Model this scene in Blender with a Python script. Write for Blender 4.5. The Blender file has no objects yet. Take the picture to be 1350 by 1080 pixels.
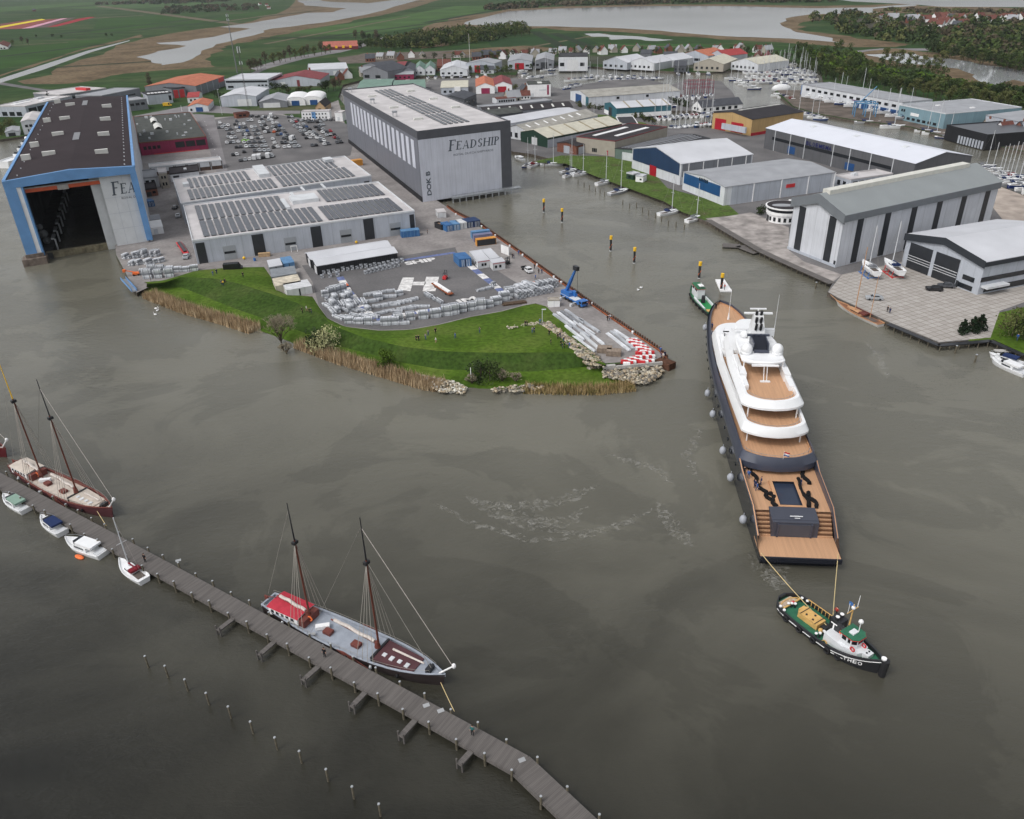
import bpy, math, random
from mathutils import Vector, Matrix
random.seed(7)
PI = math.pi; R = math.radians
S = bpy.context.scene; C = S.collection
# ---------------- camera (100 m up, looking 29 degrees down) ----------------
F = 1040.0; CX, CY, CH = 675.0, 540.0, 100.0
dn = Vector((730-CX, 2400-CY, F)).normalized(); up = -dn
fw = Vector((0, 0, 1)); Yv = (fw - up*fw.dot(up)).normalized(); Xv = Yv.cross(up)
if Xv.x < 0: Xv = -Xv
RM = Matrix((Xv, Yv, up))                       # world = RM @ camera(x right, y down, z forward)
def P(px, py, z=0.0):
    d = RM @ Vector((px-CX, py-CY, F)); t = (CH-z)/-d.z
    return Vector((d.x*t, d.y*t, z))
def HT(base, top, zb=0.0):                      # height of a point seen at top, standing over base
    b = P(base[0], base[1], zb); d = RM @ Vector((top[0]-CX, top[1]-CY, F))
    return CH + d.z*math.hypot(b.x, b.y)/math.hypot(d.x, d.y)
cam = bpy.data.cameras.new('camera'); co = bpy.data.objects.new('camera', cam); C.objects.link(co)
cam.sensor_width = 36; cam.lens = 36*F/1350; cam.clip_end = 40000; cam.clip_start = 1
m3 = Matrix((RM @ Vector((1,0,0)), RM @ Vector((0,-1,0)), RM @ Vector((0,0,-1)))).transposed()
co.matrix_world = Matrix.Translation((0,0,CH)) @ m3.to_4x4(); S.camera = co
# ---------------- sky and sun: overcast ----------------
SUN_EL, SUN_AZ = 52, 235
w = bpy.data.worlds.new('World'); S.world = w; w.use_nodes = True
nt = w.node_tree; nt.nodes.clear()
sk = nt.nodes.new('ShaderNodeTexSky'); sk.sky_type = 'NISHITA'; sk.sun_disc = False
sk.sun_elevation = R(SUN_EL); sk.sun_rotation = R(SUN_AZ); sk.air_density = 1.0; sk.dust_density = 4.0; sk.ozone_density = 1.0
hs = nt.nodes.new('ShaderNodeHueSaturation'); hs.inputs['Saturation'].default_value = 0.22
bg = nt.nodes.new('ShaderNodeBackground'); bg.inputs['Strength'].default_value = 0.15
ow = nt.nodes.new('ShaderNodeOutputWorld')
nt.links.new(sk.outputs[0], hs.inputs['Color']); nt.links.new(hs.outputs[0], bg.inputs[0]); nt.links.new(bg.outputs[0], ow.inputs[0])
sl = bpy.data.lights.new('sun', 'SUN'); sl.energy = 0.7; sl.angle = R(14); sl.color = (1, .97, .93)
so = bpy.data.objects.new('sun', sl); C.objects.link(so)
az = R(SUN_AZ); sd = Vector((math.sin(az)*math.cos(R(SUN_EL)), math.cos(az)*math.cos(R(SUN_EL)), math.sin(R(SUN_EL))))
so.rotation_euler = sd.to_track_quat('Z', 'Y').to_euler()
S.view_settings.view_transform = 'Standard'; S.view_settings.look = 'None'; S.view_settings.exposure = 0.25; S.view_settings.gamma = 1
S.cycles.max_bounces = 5; S.cycles.diffuse_bounces = 2; S.cycles.glossy_bounces = 3; S.cycles.caustics_reflective = False; S.cycles.caustics_refractive = False
# ---------------- materials ----------------
MATS = {}
def M(name, col, rough=.7, var=.12, scale=.3, bump=0, bscale=2.0, metal=0, corr=0, corr_dir='X', det=4, ior=None, spec=None):
    if name in MATS: return MATS[name]
    m = bpy.data.materials.new(name); m.use_nodes = True; n = m.node_tree; b = n.nodes['Principled BSDF']
    b.inputs['Roughness'].default_value = rough; b.inputs['Metallic'].default_value = metal
    b.inputs['Specular IOR Level'].default_value = spec if spec is not None else (.12 if rough >= .8 else .3 if rough >= .5 else .5)
    tc = n.nodes.new('ShaderNodeTexCoord')
    if var > 0:
        no = n.nodes.new('ShaderNodeTexNoise'); no.inputs['Scale'].default_value = scale; no.inputs['Detail'].default_value = det
        n.links.new(tc.outputs['Object'], no.inputs['Vector'])
        cr = n.nodes.new('ShaderNodeValToRGB'); cr.color_ramp.elements[0].position = .3; cr.color_ramp.elements[1].position = .7
        cr.color_ramp.elements[0].color = [max(0, c*(1-var)) for c in col]+[1]; cr.color_ramp.elements[1].color = [min(1, c*(1+var)) for c in col]+[1]
        n.links.new(no.outputs[0], cr.inputs[0]); oc = cr.outputs[0]
        if corr:                                    # panel joints every three metres, faint rib shading, grime streaks
            w2 = n.nodes.new('ShaderNodeTexWave'); w2.bands_direction = corr_dir; w2.wave_profile = 'SAW'; w2.inputs['Scale'].default_value = .105; mz = n.nodes.new('ShaderNodeMapping'); mz.inputs['Scale'].default_value = (1,1,0); n.links.new(tc.outputs['Object'], mz.inputs[0]); n.links.new(mz.outputs[0], w2.inputs['Vector'])
            m2 = n.nodes.new('ShaderNodeMapRange'); m2.inputs[1].default_value = 0; m2.inputs[2].default_value = .10; m2.inputs[3].default_value = .80; m2.inputs[4].default_value = 1; n.links.new(w2.outputs['Fac'], m2.inputs[0])
            mp_ = n.nodes.new('ShaderNodeMapping'); mp_.inputs['Scale'].default_value = (.9,.9,.07); n.links.new(tc.outputs['Object'], mp_.inputs[0])
            n3 = n.nodes.new('ShaderNodeTexNoise'); n3.inputs['Scale'].default_value = 1.2; n3.inputs['Detail'].default_value = 4; n.links.new(mp_.outputs[0], n3.inputs['Vector'])
            m3_ = n.nodes.new('ShaderNodeMapRange'); m3_.inputs[1].default_value = .35; m3_.inputs[2].default_value = .65; m3_.inputs[3].default_value = .93; m3_.inputs[4].default_value = 1.03; n.links.new(n3.outputs[0], m3_.inputs[0])
            mm = n.nodes.new('ShaderNodeMath'); mm.operation = 'MULTIPLY'; n.links.new(m2.outputs[0], mm.inputs[0]); n.links.new(m3_.outputs[0], mm.inputs[1])
            vs = n.nodes.new('ShaderNodeVectorMath'); vs.operation = 'SCALE'; n.links.new(oc, vs.inputs[0]); n.links.new(mm.outputs[0], vs.inputs['Scale']); oc = vs.outputs[0]
        n.links.new(oc, b.inputs['Base Color'])
    else: b.inputs['Base Color'].default_value = list(col)+[1]
    if bump or corr:
        bp = n.nodes.new('ShaderNodeBump')
        if corr:
            wv = n.nodes.new('ShaderNodeTexWave'); wv.bands_direction = corr_dir; wv.inputs['Scale'].default_value = corr; wv.inputs['Distortion'].default_value = 0; mq = n.nodes.new('ShaderNodeMapping'); mq.inputs['Scale'].default_value = (1,1,0); n.links.new(tc.outputs['Object'], mq.inputs[0])
            n.links.new(mq.outputs[0], wv.inputs['Vector']); n.links.new(wv.outputs['Fac'], bp.inputs['Height']); bp.inputs['Strength'].default_value = .35; bp.inputs['Distance'].default_value = .1
        else:
            nb = n.nodes.new('ShaderNodeTexNoise'); nb.inputs['Scale'].default_value = bscale; nb.inputs['Detail'].default_value = 5
            n.links.new(tc.outputs['Object'], nb.inputs['Vector']); n.links.new(nb.outputs[0], bp.inputs['Height']); bp.inputs['Strength'].default_value = .6; bp.inputs['Distance'].default_value = bump
        n.links.new(bp.outputs[0], b.inputs['Normal'])
    MATS[name] = m; return m
def ramp_mat(name, stops, scale, det=6, rough=.9, stretch=None, scale2=None, var2=.3, bump=0, world=True, dist=0):
    """base colour from one broad noise through a ramp, multiplied by a fine noise"""
    m = bpy.data.materials.new(name); m.use_nodes = True; n = m.node_tree; b = n.nodes['Principled BSDF']; b.inputs['Roughness'].default_value = rough; b.inputs['Specular IOR Level'].default_value = .08
    tc = n.nodes.new('ShaderNodeTexCoord'); mp = n.nodes.new('ShaderNodeMapping')
    if stretch: mp.inputs['Scale'].default_value = stretch[:3]; mp.inputs['Rotation'].default_value = (0,0,stretch[3] if len(stretch) > 3 else 0)
    n.links.new(tc.outputs['Object'], mp.inputs[0])
    no = n.nodes.new('ShaderNodeTexNoise'); no.inputs['Scale'].default_value = scale; no.inputs['Detail'].default_value = det; no.inputs['Distortion'].default_value = dist
    n.links.new(mp.outputs[0], no.inputs['Vector'])
    cr = n.nodes.new('ShaderNodeValToRGB'); e = cr.color_ramp.elements
    while len(e) < len(stops): e.new(.5)
    for k, (p, c) in enumerate(stops): e[k].position = p; e[k].color = list(c)+[1]
    n.links.new(no.outputs[0], cr.inputs[0]); out = cr.outputs[0]
    if scale2:
        n2 = n.nodes.new('ShaderNodeTexNoise'); n2.inputs['Scale'].default_value = scale2; n2.inputs['Detail'].default_value = 6
        n.links.new(tc.outputs['Object'], n2.inputs['Vector'])
        mr = n.nodes.new('ShaderNodeMapRange'); mr.inputs[1].default_value = .3; mr.inputs[2].default_value = .7; mr.inputs[3].default_value = 1-var2; mr.inputs[4].default_value = 1+var2
        n.links.new(n2.outputs[0], mr.inputs[0]); mx = n.nodes.new('ShaderNodeVectorMath'); mx.operation = 'SCALE'
        n.links.new(out, mx.inputs[0]); n.links.new(mr.outputs[0], mx.inputs['Scale']); out = mx.outputs[0]
        if bump:
            bp = n.nodes.new('ShaderNodeBump'); bp.inputs['Distance'].default_value = bump; bp.inputs['Strength'].default_value = .7
            n.links.new(n2.outputs[0], bp.inputs['Height']); n.links.new(bp.outputs[0], b.inputs['Normal'])
    n.links.new(out, b.inputs['Base Color']); MATS[name] = m; return m
def plank_mat(name, col, dirn='Y', scale=3.0, var=.25, rough=.7, dark=.5):
    m = bpy.data.materials.new(name); m.use_nodes = True; n = m.node_tree; b = n.nodes['Principled BSDF']; b.inputs['Roughness'].default_value = rough
    tc = n.nodes.new('ShaderNodeTexCoord'); mp = n.nodes.new('ShaderNodeMapping'); n.links.new(tc.outputs['Object'], mp.inputs[0])
    mp.inputs['Scale'].default_value = (.12, scale, 1) if dirn == 'X' else (scale, .12, 1)
    no = n.nodes.new('ShaderNodeTexNoise'); no.inputs['Scale'].default_value = 1; no.inputs['Detail'].default_value = 3; n.links.new(mp.outputs[0], no.inputs[0])
    cr = n.nodes.new('ShaderNodeValToRGB'); e = cr.color_ramp.elements; e[0].position = .3; e[1].position = .7
    e[0].color = [c*(1-var) for c in col]+[1]; e[1].color = [min(1,c*(1+var)) for c in col]+[1]
    n.links.new(no.outputs[0], cr.inputs[0])
    wv = n.nodes.new('ShaderNodeTexWave'); wv.bands_direction = 'Y' if dirn == 'X' else 'X'; wv.wave_profile = 'SAW'; wv.inputs['Scale'].default_value = scale*.5; n.links.new(tc.outputs['Object'], wv.inputs[0])
    mr = n.nodes.new('ShaderNodeMapRange'); mr.inputs[1].default_value = 0; mr.inputs[2].default_value = .15; mr.inputs[3].default_value = dark; mr.inputs[4].default_value = 1
    n.links.new(wv.outputs['Fac'], mr.inputs[0]); mx = n.nodes.new('ShaderNodeVectorMath'); mx.operation = 'SCALE'
    n.links.new(cr.outputs[0], mx.inputs[0]); n.links.new(mr.outputs[0], mx.inputs['Scale']); n.links.new(mx.outputs[0], b.inputs['Base Color']); MATS[name] = m; return m
# ---------------- mesh building ----------------
def rot2(x, y, a): c, s = math.cos(a), math.sin(a); return x*c-y*s, x*s+y*c
class MB:
    def __init__(s): s.v = []; s.f = []; s.m = []
    def add(s, vs, fs, m=0):
        o = len(s.v); s.v += [tuple(v) for v in vs]; s.f += [tuple(i+o for i in f) for f in fs]; s.m += [m]*len(fs); return s
    def box(s, x0, x1, y0, y1, z0, z1, m=0):
        if x0 > x1: x0, x1 = x1, x0
        if y0 > y1: y0, y1 = y1, y0
        return s.add([(x0,y0,z0),(x1,y0,z0),(x1,y1,z0),(x0,y1,z0),(x0,y0,z1),(x1,y0,z1),(x1,y1,z1),(x0,y1,z1)],
                     [(0,3,2,1),(4,5,6,7),(0,1,5,4),(1,2,6,5),(2,3,7,6),(3,0,4,7)], m)
    def obox(s, c, L, W, H, a=0, m=0, tilt=0):     # centre of base, rotated
        vs = []
        for z in (0, H):
            for x, y in ((-L/2,-W/2),(L/2,-W/2),(L/2,W/2),(-L/2,W/2)):
                X, Y = rot2(x, y, a); vs.append((c[0]+X, c[1]+Y, c[2]+z+tilt*x))
        return s.add(vs, [(0,3,2,1),(4,5,6,7),(0,1,5,4),(1,2,6,5),(2,3,7,6),(3,0,4,7)], m)
    def tube(s, p0, p1, r0, r1=None, n=6, m=0):
        r1 = r0 if r1 is None else r1
        p0 = Vector(p0); p1 = Vector(p1); d = (p1-p0)
        if d.length < 1e-6: return s
        d.normalize(); a = d.orthogonal().normalized(); b = d.cross(a); vs = []
        for p, r in ((p0, r0), (p1, r1)):
            for k in range(n): t = 2*PI*k/n; vs.append(p+a*(r*math.cos(t))+b*(r*math.sin(t)))
        fs = [(k, (k+1) % n, n+(k+1) % n, n+k) for k in range(n)]+[tuple(range(n-1, -1, -1)), tuple(range(n, 2*n))]
        return s.add(vs, fs, m)
    def path(s, pts, r, n=5, m=0):
        for a, b in zip(pts, pts[1:]): s.tube(a, b, r, r, n, m)
        return s
    def prism(s, poly, z0, z1, m=0, mtop=None):
        n = len(poly); vs = [(p[0],p[1],z0) for p in poly]+[(p[0],p[1],z1) for p in poly]
        A = sum(poly[i][0]*poly[(i+1) % n][1]-poly[(i+1) % n][0]*poly[i][1] for i in range(n))
        if A < 0: vs = [(p[0],p[1],z0) for p in poly[::-1]]+[(p[0],p[1],z1) for p in poly[::-1]]
        s.add(vs, [tuple(range(n-1,-1,-1))]+[(i, (i+1) % n, n+(i+1) % n, n+i) for i in range(n)], m)
        o = len(s.v)-2*n; s.f.append(tuple(o+n+i for i in range(n))); s.m.append(m if mtop is None else mtop); return s
    def loft(s, rows, m=0, close=False):
        n = len(rows[0]); o = [v for r in rows for v in r]; fs = []
        for i in range(len(rows)-1):
            for j in range(n if close else n-1):
                k = (j+1) % n; fs.append((i*n+j, i*n+k, (i+1)*n+k, (i+1)*n+j))
        return s.add(o, fs, m)
    def ring(s, out, inn, z0, z1, m=0, flare=0):   # closed ring with rectangular section; out/inn same length lists
        r = [[(p[0],p[1],z0) for p in out], [(p[0],p[1],z1) for p in out], [(p[0],p[1],z1) for p in inn], [(p[0],p[1],z0) for p in inn]]
        r.append(r[0]); return s.loft(r, m, True)
    def sphere(s, c, r, m=0, nu=8, nv=6, sz=1.0):
        rows = []
        for i in range(nv+1):
            t = PI*i/nv; rows.append([(c[0]+r*math.sin(t)*math.cos(2*PI*k/nu), c[1]+r*math.sin(t)*math.sin(2*PI*k/nu), c[2]-r*sz*math.cos(t)) for k in range(nu)])
        return s.loft(rows, m, True)
    def build(s, name, mats, parent=None, smooth=False, loc=None, rz=0):
        pr = parent
        while pr is not None:                       # plan of a building slightly out of square
            if pr.get('_k'): s.v = [(v[0]+pr['_k']*v[1], v[1], v[2]) for v in s.v]; break
            pr = pr.parent
        me = bpy.data.meshes.new(name); me.from_pydata(s.v, [], s.f)
        if not isinstance(mats, (list, tuple)): mats = [mats]
        for m in mats: me.materials.append(m)
        me.polygons.foreach_set('material_index', s.m)
        if smooth: me.polygons.foreach_set('use_smooth', [True]*len(s.f))
        me.update(); o = bpy.data.objects.new(name, me); C.objects.link(o)
        if parent: o.parent = parent
        if loc is not None: o.location = loc
        if rz: o.rotation_euler = (0,0,rz)
        return o
def smooth_by_angle(o, ang=40):
    me = o.data; me.polygons.foreach_set('use_smooth', [True]*len(me.polygons))
    import bmesh
    bm = bmesh.new(); bm.from_mesh(me)
    for e in bm.edges:
        if len(e.link_faces) == 2 and e.calc_face_angle(0) > R(ang): e.smooth = False
    bm.to_mesh(me); bm.free(); return o
def tag(o, label=None, cat=None, group=None, kind=None):
    if label: o['label'] = label
    if cat: o['category'] = cat
    if group: o['group'] = group
    if kind: o['kind'] = kind
    return o
def thing(name, label, cat, loc=(0,0,0), rz=0, group=None):
    o = bpy.data.objects.new(name, None); C.objects.link(o); o.location = loc; o.rotation_euler = (0,0,rz); o.empty_display_size = .5
    return tag(o, label, cat, group)
def dup(root, loc, rz=0, label=None, group=None, sc=None):
    r = root.copy(); C.objects.link(r); r.location = loc; r.rotation_euler = (0,0,rz)
    if label: r['label'] = label
    if group: r['group'] = group
    if sc: r.scale = (sc,sc,sc) if not isinstance(sc, tuple) else sc
    for ch in KIDS.get(root.name) or list(root.children):
        c = ch.copy(); C.objects.link(c); c.parent = r
        for g in list(ch.children):
            d = g.copy(); C.objects.link(d); d.parent = c
    return r
KIDS = {}
class Proto:                                        # first use moves the thing itself, later uses copy it
    def __init__(s, root, k=None): s.r = root; s.used = False; s.k = k
    def place(s, loc, rz=0, label=None, group=None, sc=None):
        sc = sc or s.k
        if not s.used:
            s.used = True; r = s.r; r.location = loc; r.rotation_euler = (0,0,rz)
            if label: r['label'] = label
            if group: r['group'] = group
            if sc: r.scale = (sc,sc,sc) if not isinstance(sc, tuple) else sc
            return r
        r = dup(s.r, loc, rz, label, group, sc)
        if not sc: r.scale = (1,1,1)
        return r
ORD = ['first','second','third','fourth','fifth','sixth','seventh','eighth','ninth','tenth','eleventh','twelfth','thirteenth','fourteenth','fifteenth','sixteenth','seventeenth','eighteenth','nineteenth','twentieth']
def nth(i): return ORD[i] if i < 20 else 'twenty-'+ORD[i-20]
def struct(name, o): o.name = name; o['kind'] = 'structure'; return o
_Z = [0]
def sheet(name, pts, z, mat, kind='structure'):      # flat polygon laid on the ground, from pixel or world points
    _Z[0] += 1; z += _Z[0]*.0006
    ps = [W(p, z) for p in pts]; mb = MB(); n = len(ps)
    A = sum(ps[i].x*ps[(i+1) % n].y-ps[(i+1) % n].x*ps[i].y for i in range(n))
    if A < 0: ps = ps[::-1]
    mb.add([(p.x,p.y,z) for p in ps], [tuple(range(n))]); o = mb.build(name, mat); o['kind'] = kind; return o
def W(p, z): return Vector((p[1], p[2], z)) if p[0] == 'w' else P(p[0], p[1], z)
def wiggle(pts, amp, n=4, seed=1, z=0):              # natural shoreline: subdivide a pixel outline, displace in world
    rn = random.Random(seed); ps = [W(p, z) for p in pts]; out = []
    for i, a in enumerate(ps):
        b = ps[(i+1) % len(ps)]; L = (b-a).length
        for k in range(n):
            t = k/n; q = a.lerp(b, t); A = min(amp, L*.08) if k else 0; out.append(('w', q.x+rn.uniform(-A,A), q.y+rn.uniform(-A,A)))
    return out
def resample(pts, n):
    if n < 2: return [(Vector(pts[0])+Vector(pts[-1]))/2]
    d = [0]
    for a, b in zip(pts, pts[1:]): d.append(d[-1]+(Vector(b)-Vector(a)).length)
    out = []; j = 0
    for k in range(n):
        t = d[-1]*k/(n-1)
        while j < len(d)-2 and d[j+1] < t: j += 1
        u = (t-d[j])/max(1e-9, d[j+1]-d[j]); out.append(Vector(pts[j]).lerp(Vector(pts[j+1]), min(1,u)))
    return out
def ang(a, b): return math.atan2(b.y-a.y, b.x-a.x)
_tc = {}
def text_geo(s, size=1, shear=0, bold=0):
    k = (s, size, shear, bold)
    if k not in _tc:
        cu = bpy.data.curves.new('t', 'FONT'); cu.body = s; cu.size = size; cu.shear = shear; cu.offset = bold
        o = bpy.data.objects.new('t', cu); C.objects.link(o); bpy.context.view_layer.update()
        me = bpy.data.meshes.new_from_object(o.evaluated_get(bpy.context.evaluated_depsgraph_get()))
        _tc[k] = ([tuple(v.co) for v in me.vertices], [tuple(p.vertices) for p in me.polygons])
        bpy.data.objects.remove(o); bpy.data.meshes.remove(me)
    return _tc[k]
def add_text(mb, s, size, origin, ux, uy, m=0, shear=0, bold=0, width=None):
    """flat lettering: origin lower-left, ux/uy unit vectors of the writing plane"""
    vs, fs = text_geo(s, size, shear, bold); ux = Vector(ux); uy = Vector(uy); o = Vector(origin)
    x0 = min(v[0] for v in vs); x1 = max(v[0] for v in vs); k = (width/(x1-x0)) if width else 1
    mb.add([o+ux*((v[0]-x0)*k)+uy*v[1] for v in vs], fs, m)
# ================= SETTING =================
ZL = 1.6
# water
def water_mat():
    m = bpy.data.materials.new('water'); m.use_nodes = True; n = m.node_tree; b = n.nodes['Principled BSDF']
    b.inputs['IOR'].default_value = 1.42; b.inputs['Roughness'].default_value = .12
    tc = n.nodes.new('ShaderNodeTexCoord'); L = n.links.new
    def noise(sc, det, st=(1,1,1), rz=0, dist=0, rough=.5):
        mp = n.nodes.new('ShaderNodeMapping'); mp.inputs['Scale'].default_value = st; mp.inputs['Rotation'].default_value = (0,0,rz); L(tc.outputs['Object'], mp.inputs[0])
        x = n.nodes.new('ShaderNodeTexNoise'); x.inputs['Scale'].default_value = sc; x.inputs['Detail'].default_value = det; x.inputs['Distortion'].default_value = dist; x.inputs['Roughness'].default_value = rough
        L(mp.outputs[0], x.inputs['Vector']); return x.outputs[0]
    def mr(x, a, b_, c, d):
        q = n.nodes.new('ShaderNodeMapRange'); q.inputs[1].default_value = a; q.inputs[2].default_value = b_; q.inputs[3].default_value = c; q.inputs[4].default_value = d; L(x, q.inputs[0]); return q.outputs[0]
    sx = n.nodes.new('ShaderNodeSeparateXYZ'); L(tc.outputs['Object'], sx.inputs[0])            # silt over the mid basin; southward ramp also paints in the light falloff
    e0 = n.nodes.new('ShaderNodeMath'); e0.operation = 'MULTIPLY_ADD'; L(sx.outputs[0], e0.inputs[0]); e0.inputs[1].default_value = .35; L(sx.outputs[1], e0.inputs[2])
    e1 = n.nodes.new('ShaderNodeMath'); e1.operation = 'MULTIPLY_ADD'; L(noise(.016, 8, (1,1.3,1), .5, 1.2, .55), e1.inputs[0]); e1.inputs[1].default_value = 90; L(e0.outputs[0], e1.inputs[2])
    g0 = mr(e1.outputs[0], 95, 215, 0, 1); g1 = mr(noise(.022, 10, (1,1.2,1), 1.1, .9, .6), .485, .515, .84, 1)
    pm = n.nodes.new('ShaderNodeMath'); pm.operation = 'MULTIPLY'; L(g0, pm.inputs[0]); L(g1, pm.inputs[1]); silt_falloff = pm.outputs[0]
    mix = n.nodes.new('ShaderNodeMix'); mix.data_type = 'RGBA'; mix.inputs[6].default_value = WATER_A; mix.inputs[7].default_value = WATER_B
    L(silt_falloff, mix.inputs[0]); L(mix.outputs[2], b.inputs['Base Color'])
    calm = mr(noise(.03, 7, (1,1.8,1), -.4, .4), .40, .62, .55, 1)
    r1 = noise(.42, 4, (1,2.0,1), -.25, .3, .6); r2 = noise(1.7, 4, (1,1.8,1), .3, .2, .65)
    a1 = n.nodes.new('ShaderNodeMath'); a1.operation = 'MULTIPLY_ADD'; L(r2, a1.inputs[0]); a1.inputs[1].default_value = .42; L(r1, a1.inputs[2])
    a2 = n.nodes.new('ShaderNodeMath'); a2.operation = 'MULTIPLY'; L(a1.outputs[0], a2.inputs[0]); L(calm, a2.inputs[1])
    bp = n.nodes.new('ShaderNodeBump'); bp.inputs['Distance'].default_value = .24; bp.inputs['Strength'].default_value = .8; L(a2.outputs[0], bp.inputs['Height']); L(bp.outputs[0], b.inputs['Normal'])
    return m
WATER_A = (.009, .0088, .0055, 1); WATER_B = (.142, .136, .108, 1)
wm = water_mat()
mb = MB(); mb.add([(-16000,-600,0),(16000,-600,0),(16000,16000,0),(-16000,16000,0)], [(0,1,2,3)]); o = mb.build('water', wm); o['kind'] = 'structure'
lakem = M('lake_water', (.30,.31,.32), rough=.10, var=.25, scale=.004, bump=.02, bscale=.3, spec=.8)
# grounds
grass = ramp_mat('grass', [(.3,(.042,.080,.009)),(.5,(.064,.114,.013)),(.7,(.098,.138,.026))], .06, scale2=.8, var2=.28, bump=.12)
field = ramp_mat('field', [(.30,(.018,.042,.012)),(.48,(.027,.058,.016)),(.6,(.044,.070,.024)),(.75,(.075,.072,.040))], .0045, scale2=.06, var2=.25, stretch=(1,3,1,.4), dist=.5)
asph = ramp_mat('asphalt', [(.3,(.110,.108,.110)),(.5,(.140,.136,.138)),(.7,(.175,.168,.168))], .05, scale2=1.2, var2=.12, rough=.85)
pave = ramp_mat('block_paving', [(.3,(.20,.185,.18)),(.5,(.245,.228,.222)),(.7,(.29,.272,.26))], .09, scale2=.9, var2=.14, rough=.85)
road = ramp_mat('road', [(.3,(.17,.16,.165)),(.7,(.24,.23,.235))], .05, scale2=1.2, var2=.12)
reedland = ramp_mat('reed_land', [(.3,(.085,.062,.035)),(.5,(.135,.098,.060)),(.7,(.165,.125,.075))], .02, scale2=.22, var2=.35, bump=.6)
mud = ramp_mat('mud_bank', [(.3,(.05,.045,.03)),(.7,(.10,.085,.06))], .3, scale2=2, var2=.3)
quaym = M('quay_wall', (.10,.085,.07), rough=.9, var=.4, scale=.8, bump=.1)
rust = M('rusty_steel', (.24,.075,.035), rough=.85, var=.35, scale=1.2)
conc = M('concrete', (.42,.41,.39), rough=.85, var=.18, scale=.5)
dirt = M('dirt', (.12,.10,.085), rough=.95, var=.35, scale=.1)
white = M('white_paint', (.80,.80,.80), rough=.5, var=.06, scale=.4)
black = M('black_rubber', (.018,.018,.02), rough=.7, var=.2)
blackm = M('black_paint', (.02,.021,.024), rough=.35, var=.1)
glass = M('dark_glass', (.015,.018,.022), rough=.08, var=0)
steel = M('galvanised_steel', (.40,.42,.44), rough=.45, var=.2, scale=.6, metal=.6)
wood = M('bare_timber', (.42,.29,.17), rough=.8, var=.25, scale=2)
orange = M('orange_paint', (.75,.16,.04), rough=.5, var=.12)
yellow = M('yellow_paint', (.80,.48,.03), rough=.5, var=.08)
redp = M('red_paint', (.55,.03,.035), rough=.45, var=.1)
bluep = M('blue_paint', (.045,.15,.40), rough=.45, var=.12)
greenp = M('green_paint', (.02,.13,.055), rough=.5, var=.15, scale=1)

A_ = [(190,372),(215,370),(258,357),(300,353),(348,352),(362,372),(374,388),(412,391),(420,404),(432,420),(455,431),(500,436),(540,435),(580,428),(620,418),(660,411),(690,403),(706,400),(720,404),(742,425),(772,455),(797,479)]
B_ = [(194,374),(215,373),(240,365),(280,367),(308,372),(353,386),(391,399),(420,413),(440,430),(480,445),(530,457),(580,463),(640,465),(700,465),(750,464),(768,469),(785,477),(799,482)]
C_ = [(193,380),(215,380),(240,379),(275,393),(310,407),(350,421),(385,433),(420,445),(450,457),(480,465),(530,478),(580,487),(640,489),(700,490),(750,486),(770,484),(785,483),(800,484)]
D_ = [(188,388),(210,398),(235,407),(290,424),(330,437),(365,448),(400,462),(440,478),(480,490),(520,502),(560,513),(600,517),(650,518),(700,519),(760,520),(830,516),(866,505),(878,490)]
# land: one sheet with the harbour cut out by its outline
quay_e = [(879,474),(869,463),(782,404),(731,367),(717,357),(688,336),(655,313),(634,298),(600,281),(589,273)]
land1 = [(-500,190),(-60,186),(0,184),(28,180),(60,172),(120,200),(150,300),(153,338),(170,368),(180,386),(188,374)]+A_[1:-1]+[(800,481)]+quay_e+ \
    [(570,262),(520,215),(470,160),(446,128),(452,112),(475,106),(540,101),(600,99),(680,99),(688,84),(700,80),(720,90),(740,84),(780,88),(850,92),(880,94),(930,96),(970,92),(985,82),(1050,80),(1082,92),(1086,112),(1058,119),(1022,120),(1030,128),(1045,141),(1075,150),(1121,158),(1161,163),(1201,168),(1236,178),(1312,192),(1360,202),(1700,245),('w',4000,900),('w',15000,2000),('w',15000,15500),('w',-15000,15500),('w',-15000,600)]
land2 = [(676,200),(700,203),(720,208),(746,214),(784,230),(810,240),(838,250),(876,264),(900,278),(940,296),(1000,329),(1034,345),(1098,373),(1091,385),(1106,394),(1171,425),(1238,452),(1262,450),(1306,446),(1350,464),(1420,490),(1700,560),('w',900,300),('w',1200,900),(1700,290),(1420,268),(1350,262),(1296,240),(1276,218),(1160,180),(1078,160),(1040,150),(1000,146),(945,150),(938,169),(862,169),(848,160),(852,148),(880,146),(940,146),(975,138),(966,122),(950,107),(905,106),(885,112),(850,104),(800,106),(760,113),(742,118),(715,112),(700,104),(640,103),(600,103),(566,106),(556,118),(590,150),(640,180)]
def land(name, outline, z, mats, depth=2.5):
    ps = [W(p, z) for p in outline]; n = len(ps); mb = MB()
    A = sum(ps[i].x*ps[(i+1) % n].y-ps[(i+1) % n].x*ps[i].y for i in range(n))
    if A < 0: ps = ps[::-1]
    from mathutils.geometry import tessellate_polygon
    tris = tessellate_polygon([[Vector((p.x,p.y,0)) for p in ps]])
    fs = []
    for a, b, c in tris:
        A = (ps[b].x-ps[a].x)*(ps[c].y-ps[a].y)-(ps[c].x-ps[a].x)*(ps[b].y-ps[a].y)
        fs.append((a,b,c) if A > 0 else (a,c,b))
    mb.add([(p.x,p.y,z) for p in ps], fs, 0)
    mb.add([(p.x,p.y,z) for p in ps]+[(p.x,p.y,z-depth) for p in ps], [(i, n+i, n+(i+1) % n, (i+1) % n) for i in range(n)], 1)
    o = mb.build(name, mats); o['kind'] = 'structure'; return o
land('ground', land1, ZL, [field, quaym])
land('ground', land2, ZL, [asph, quaym])
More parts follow.
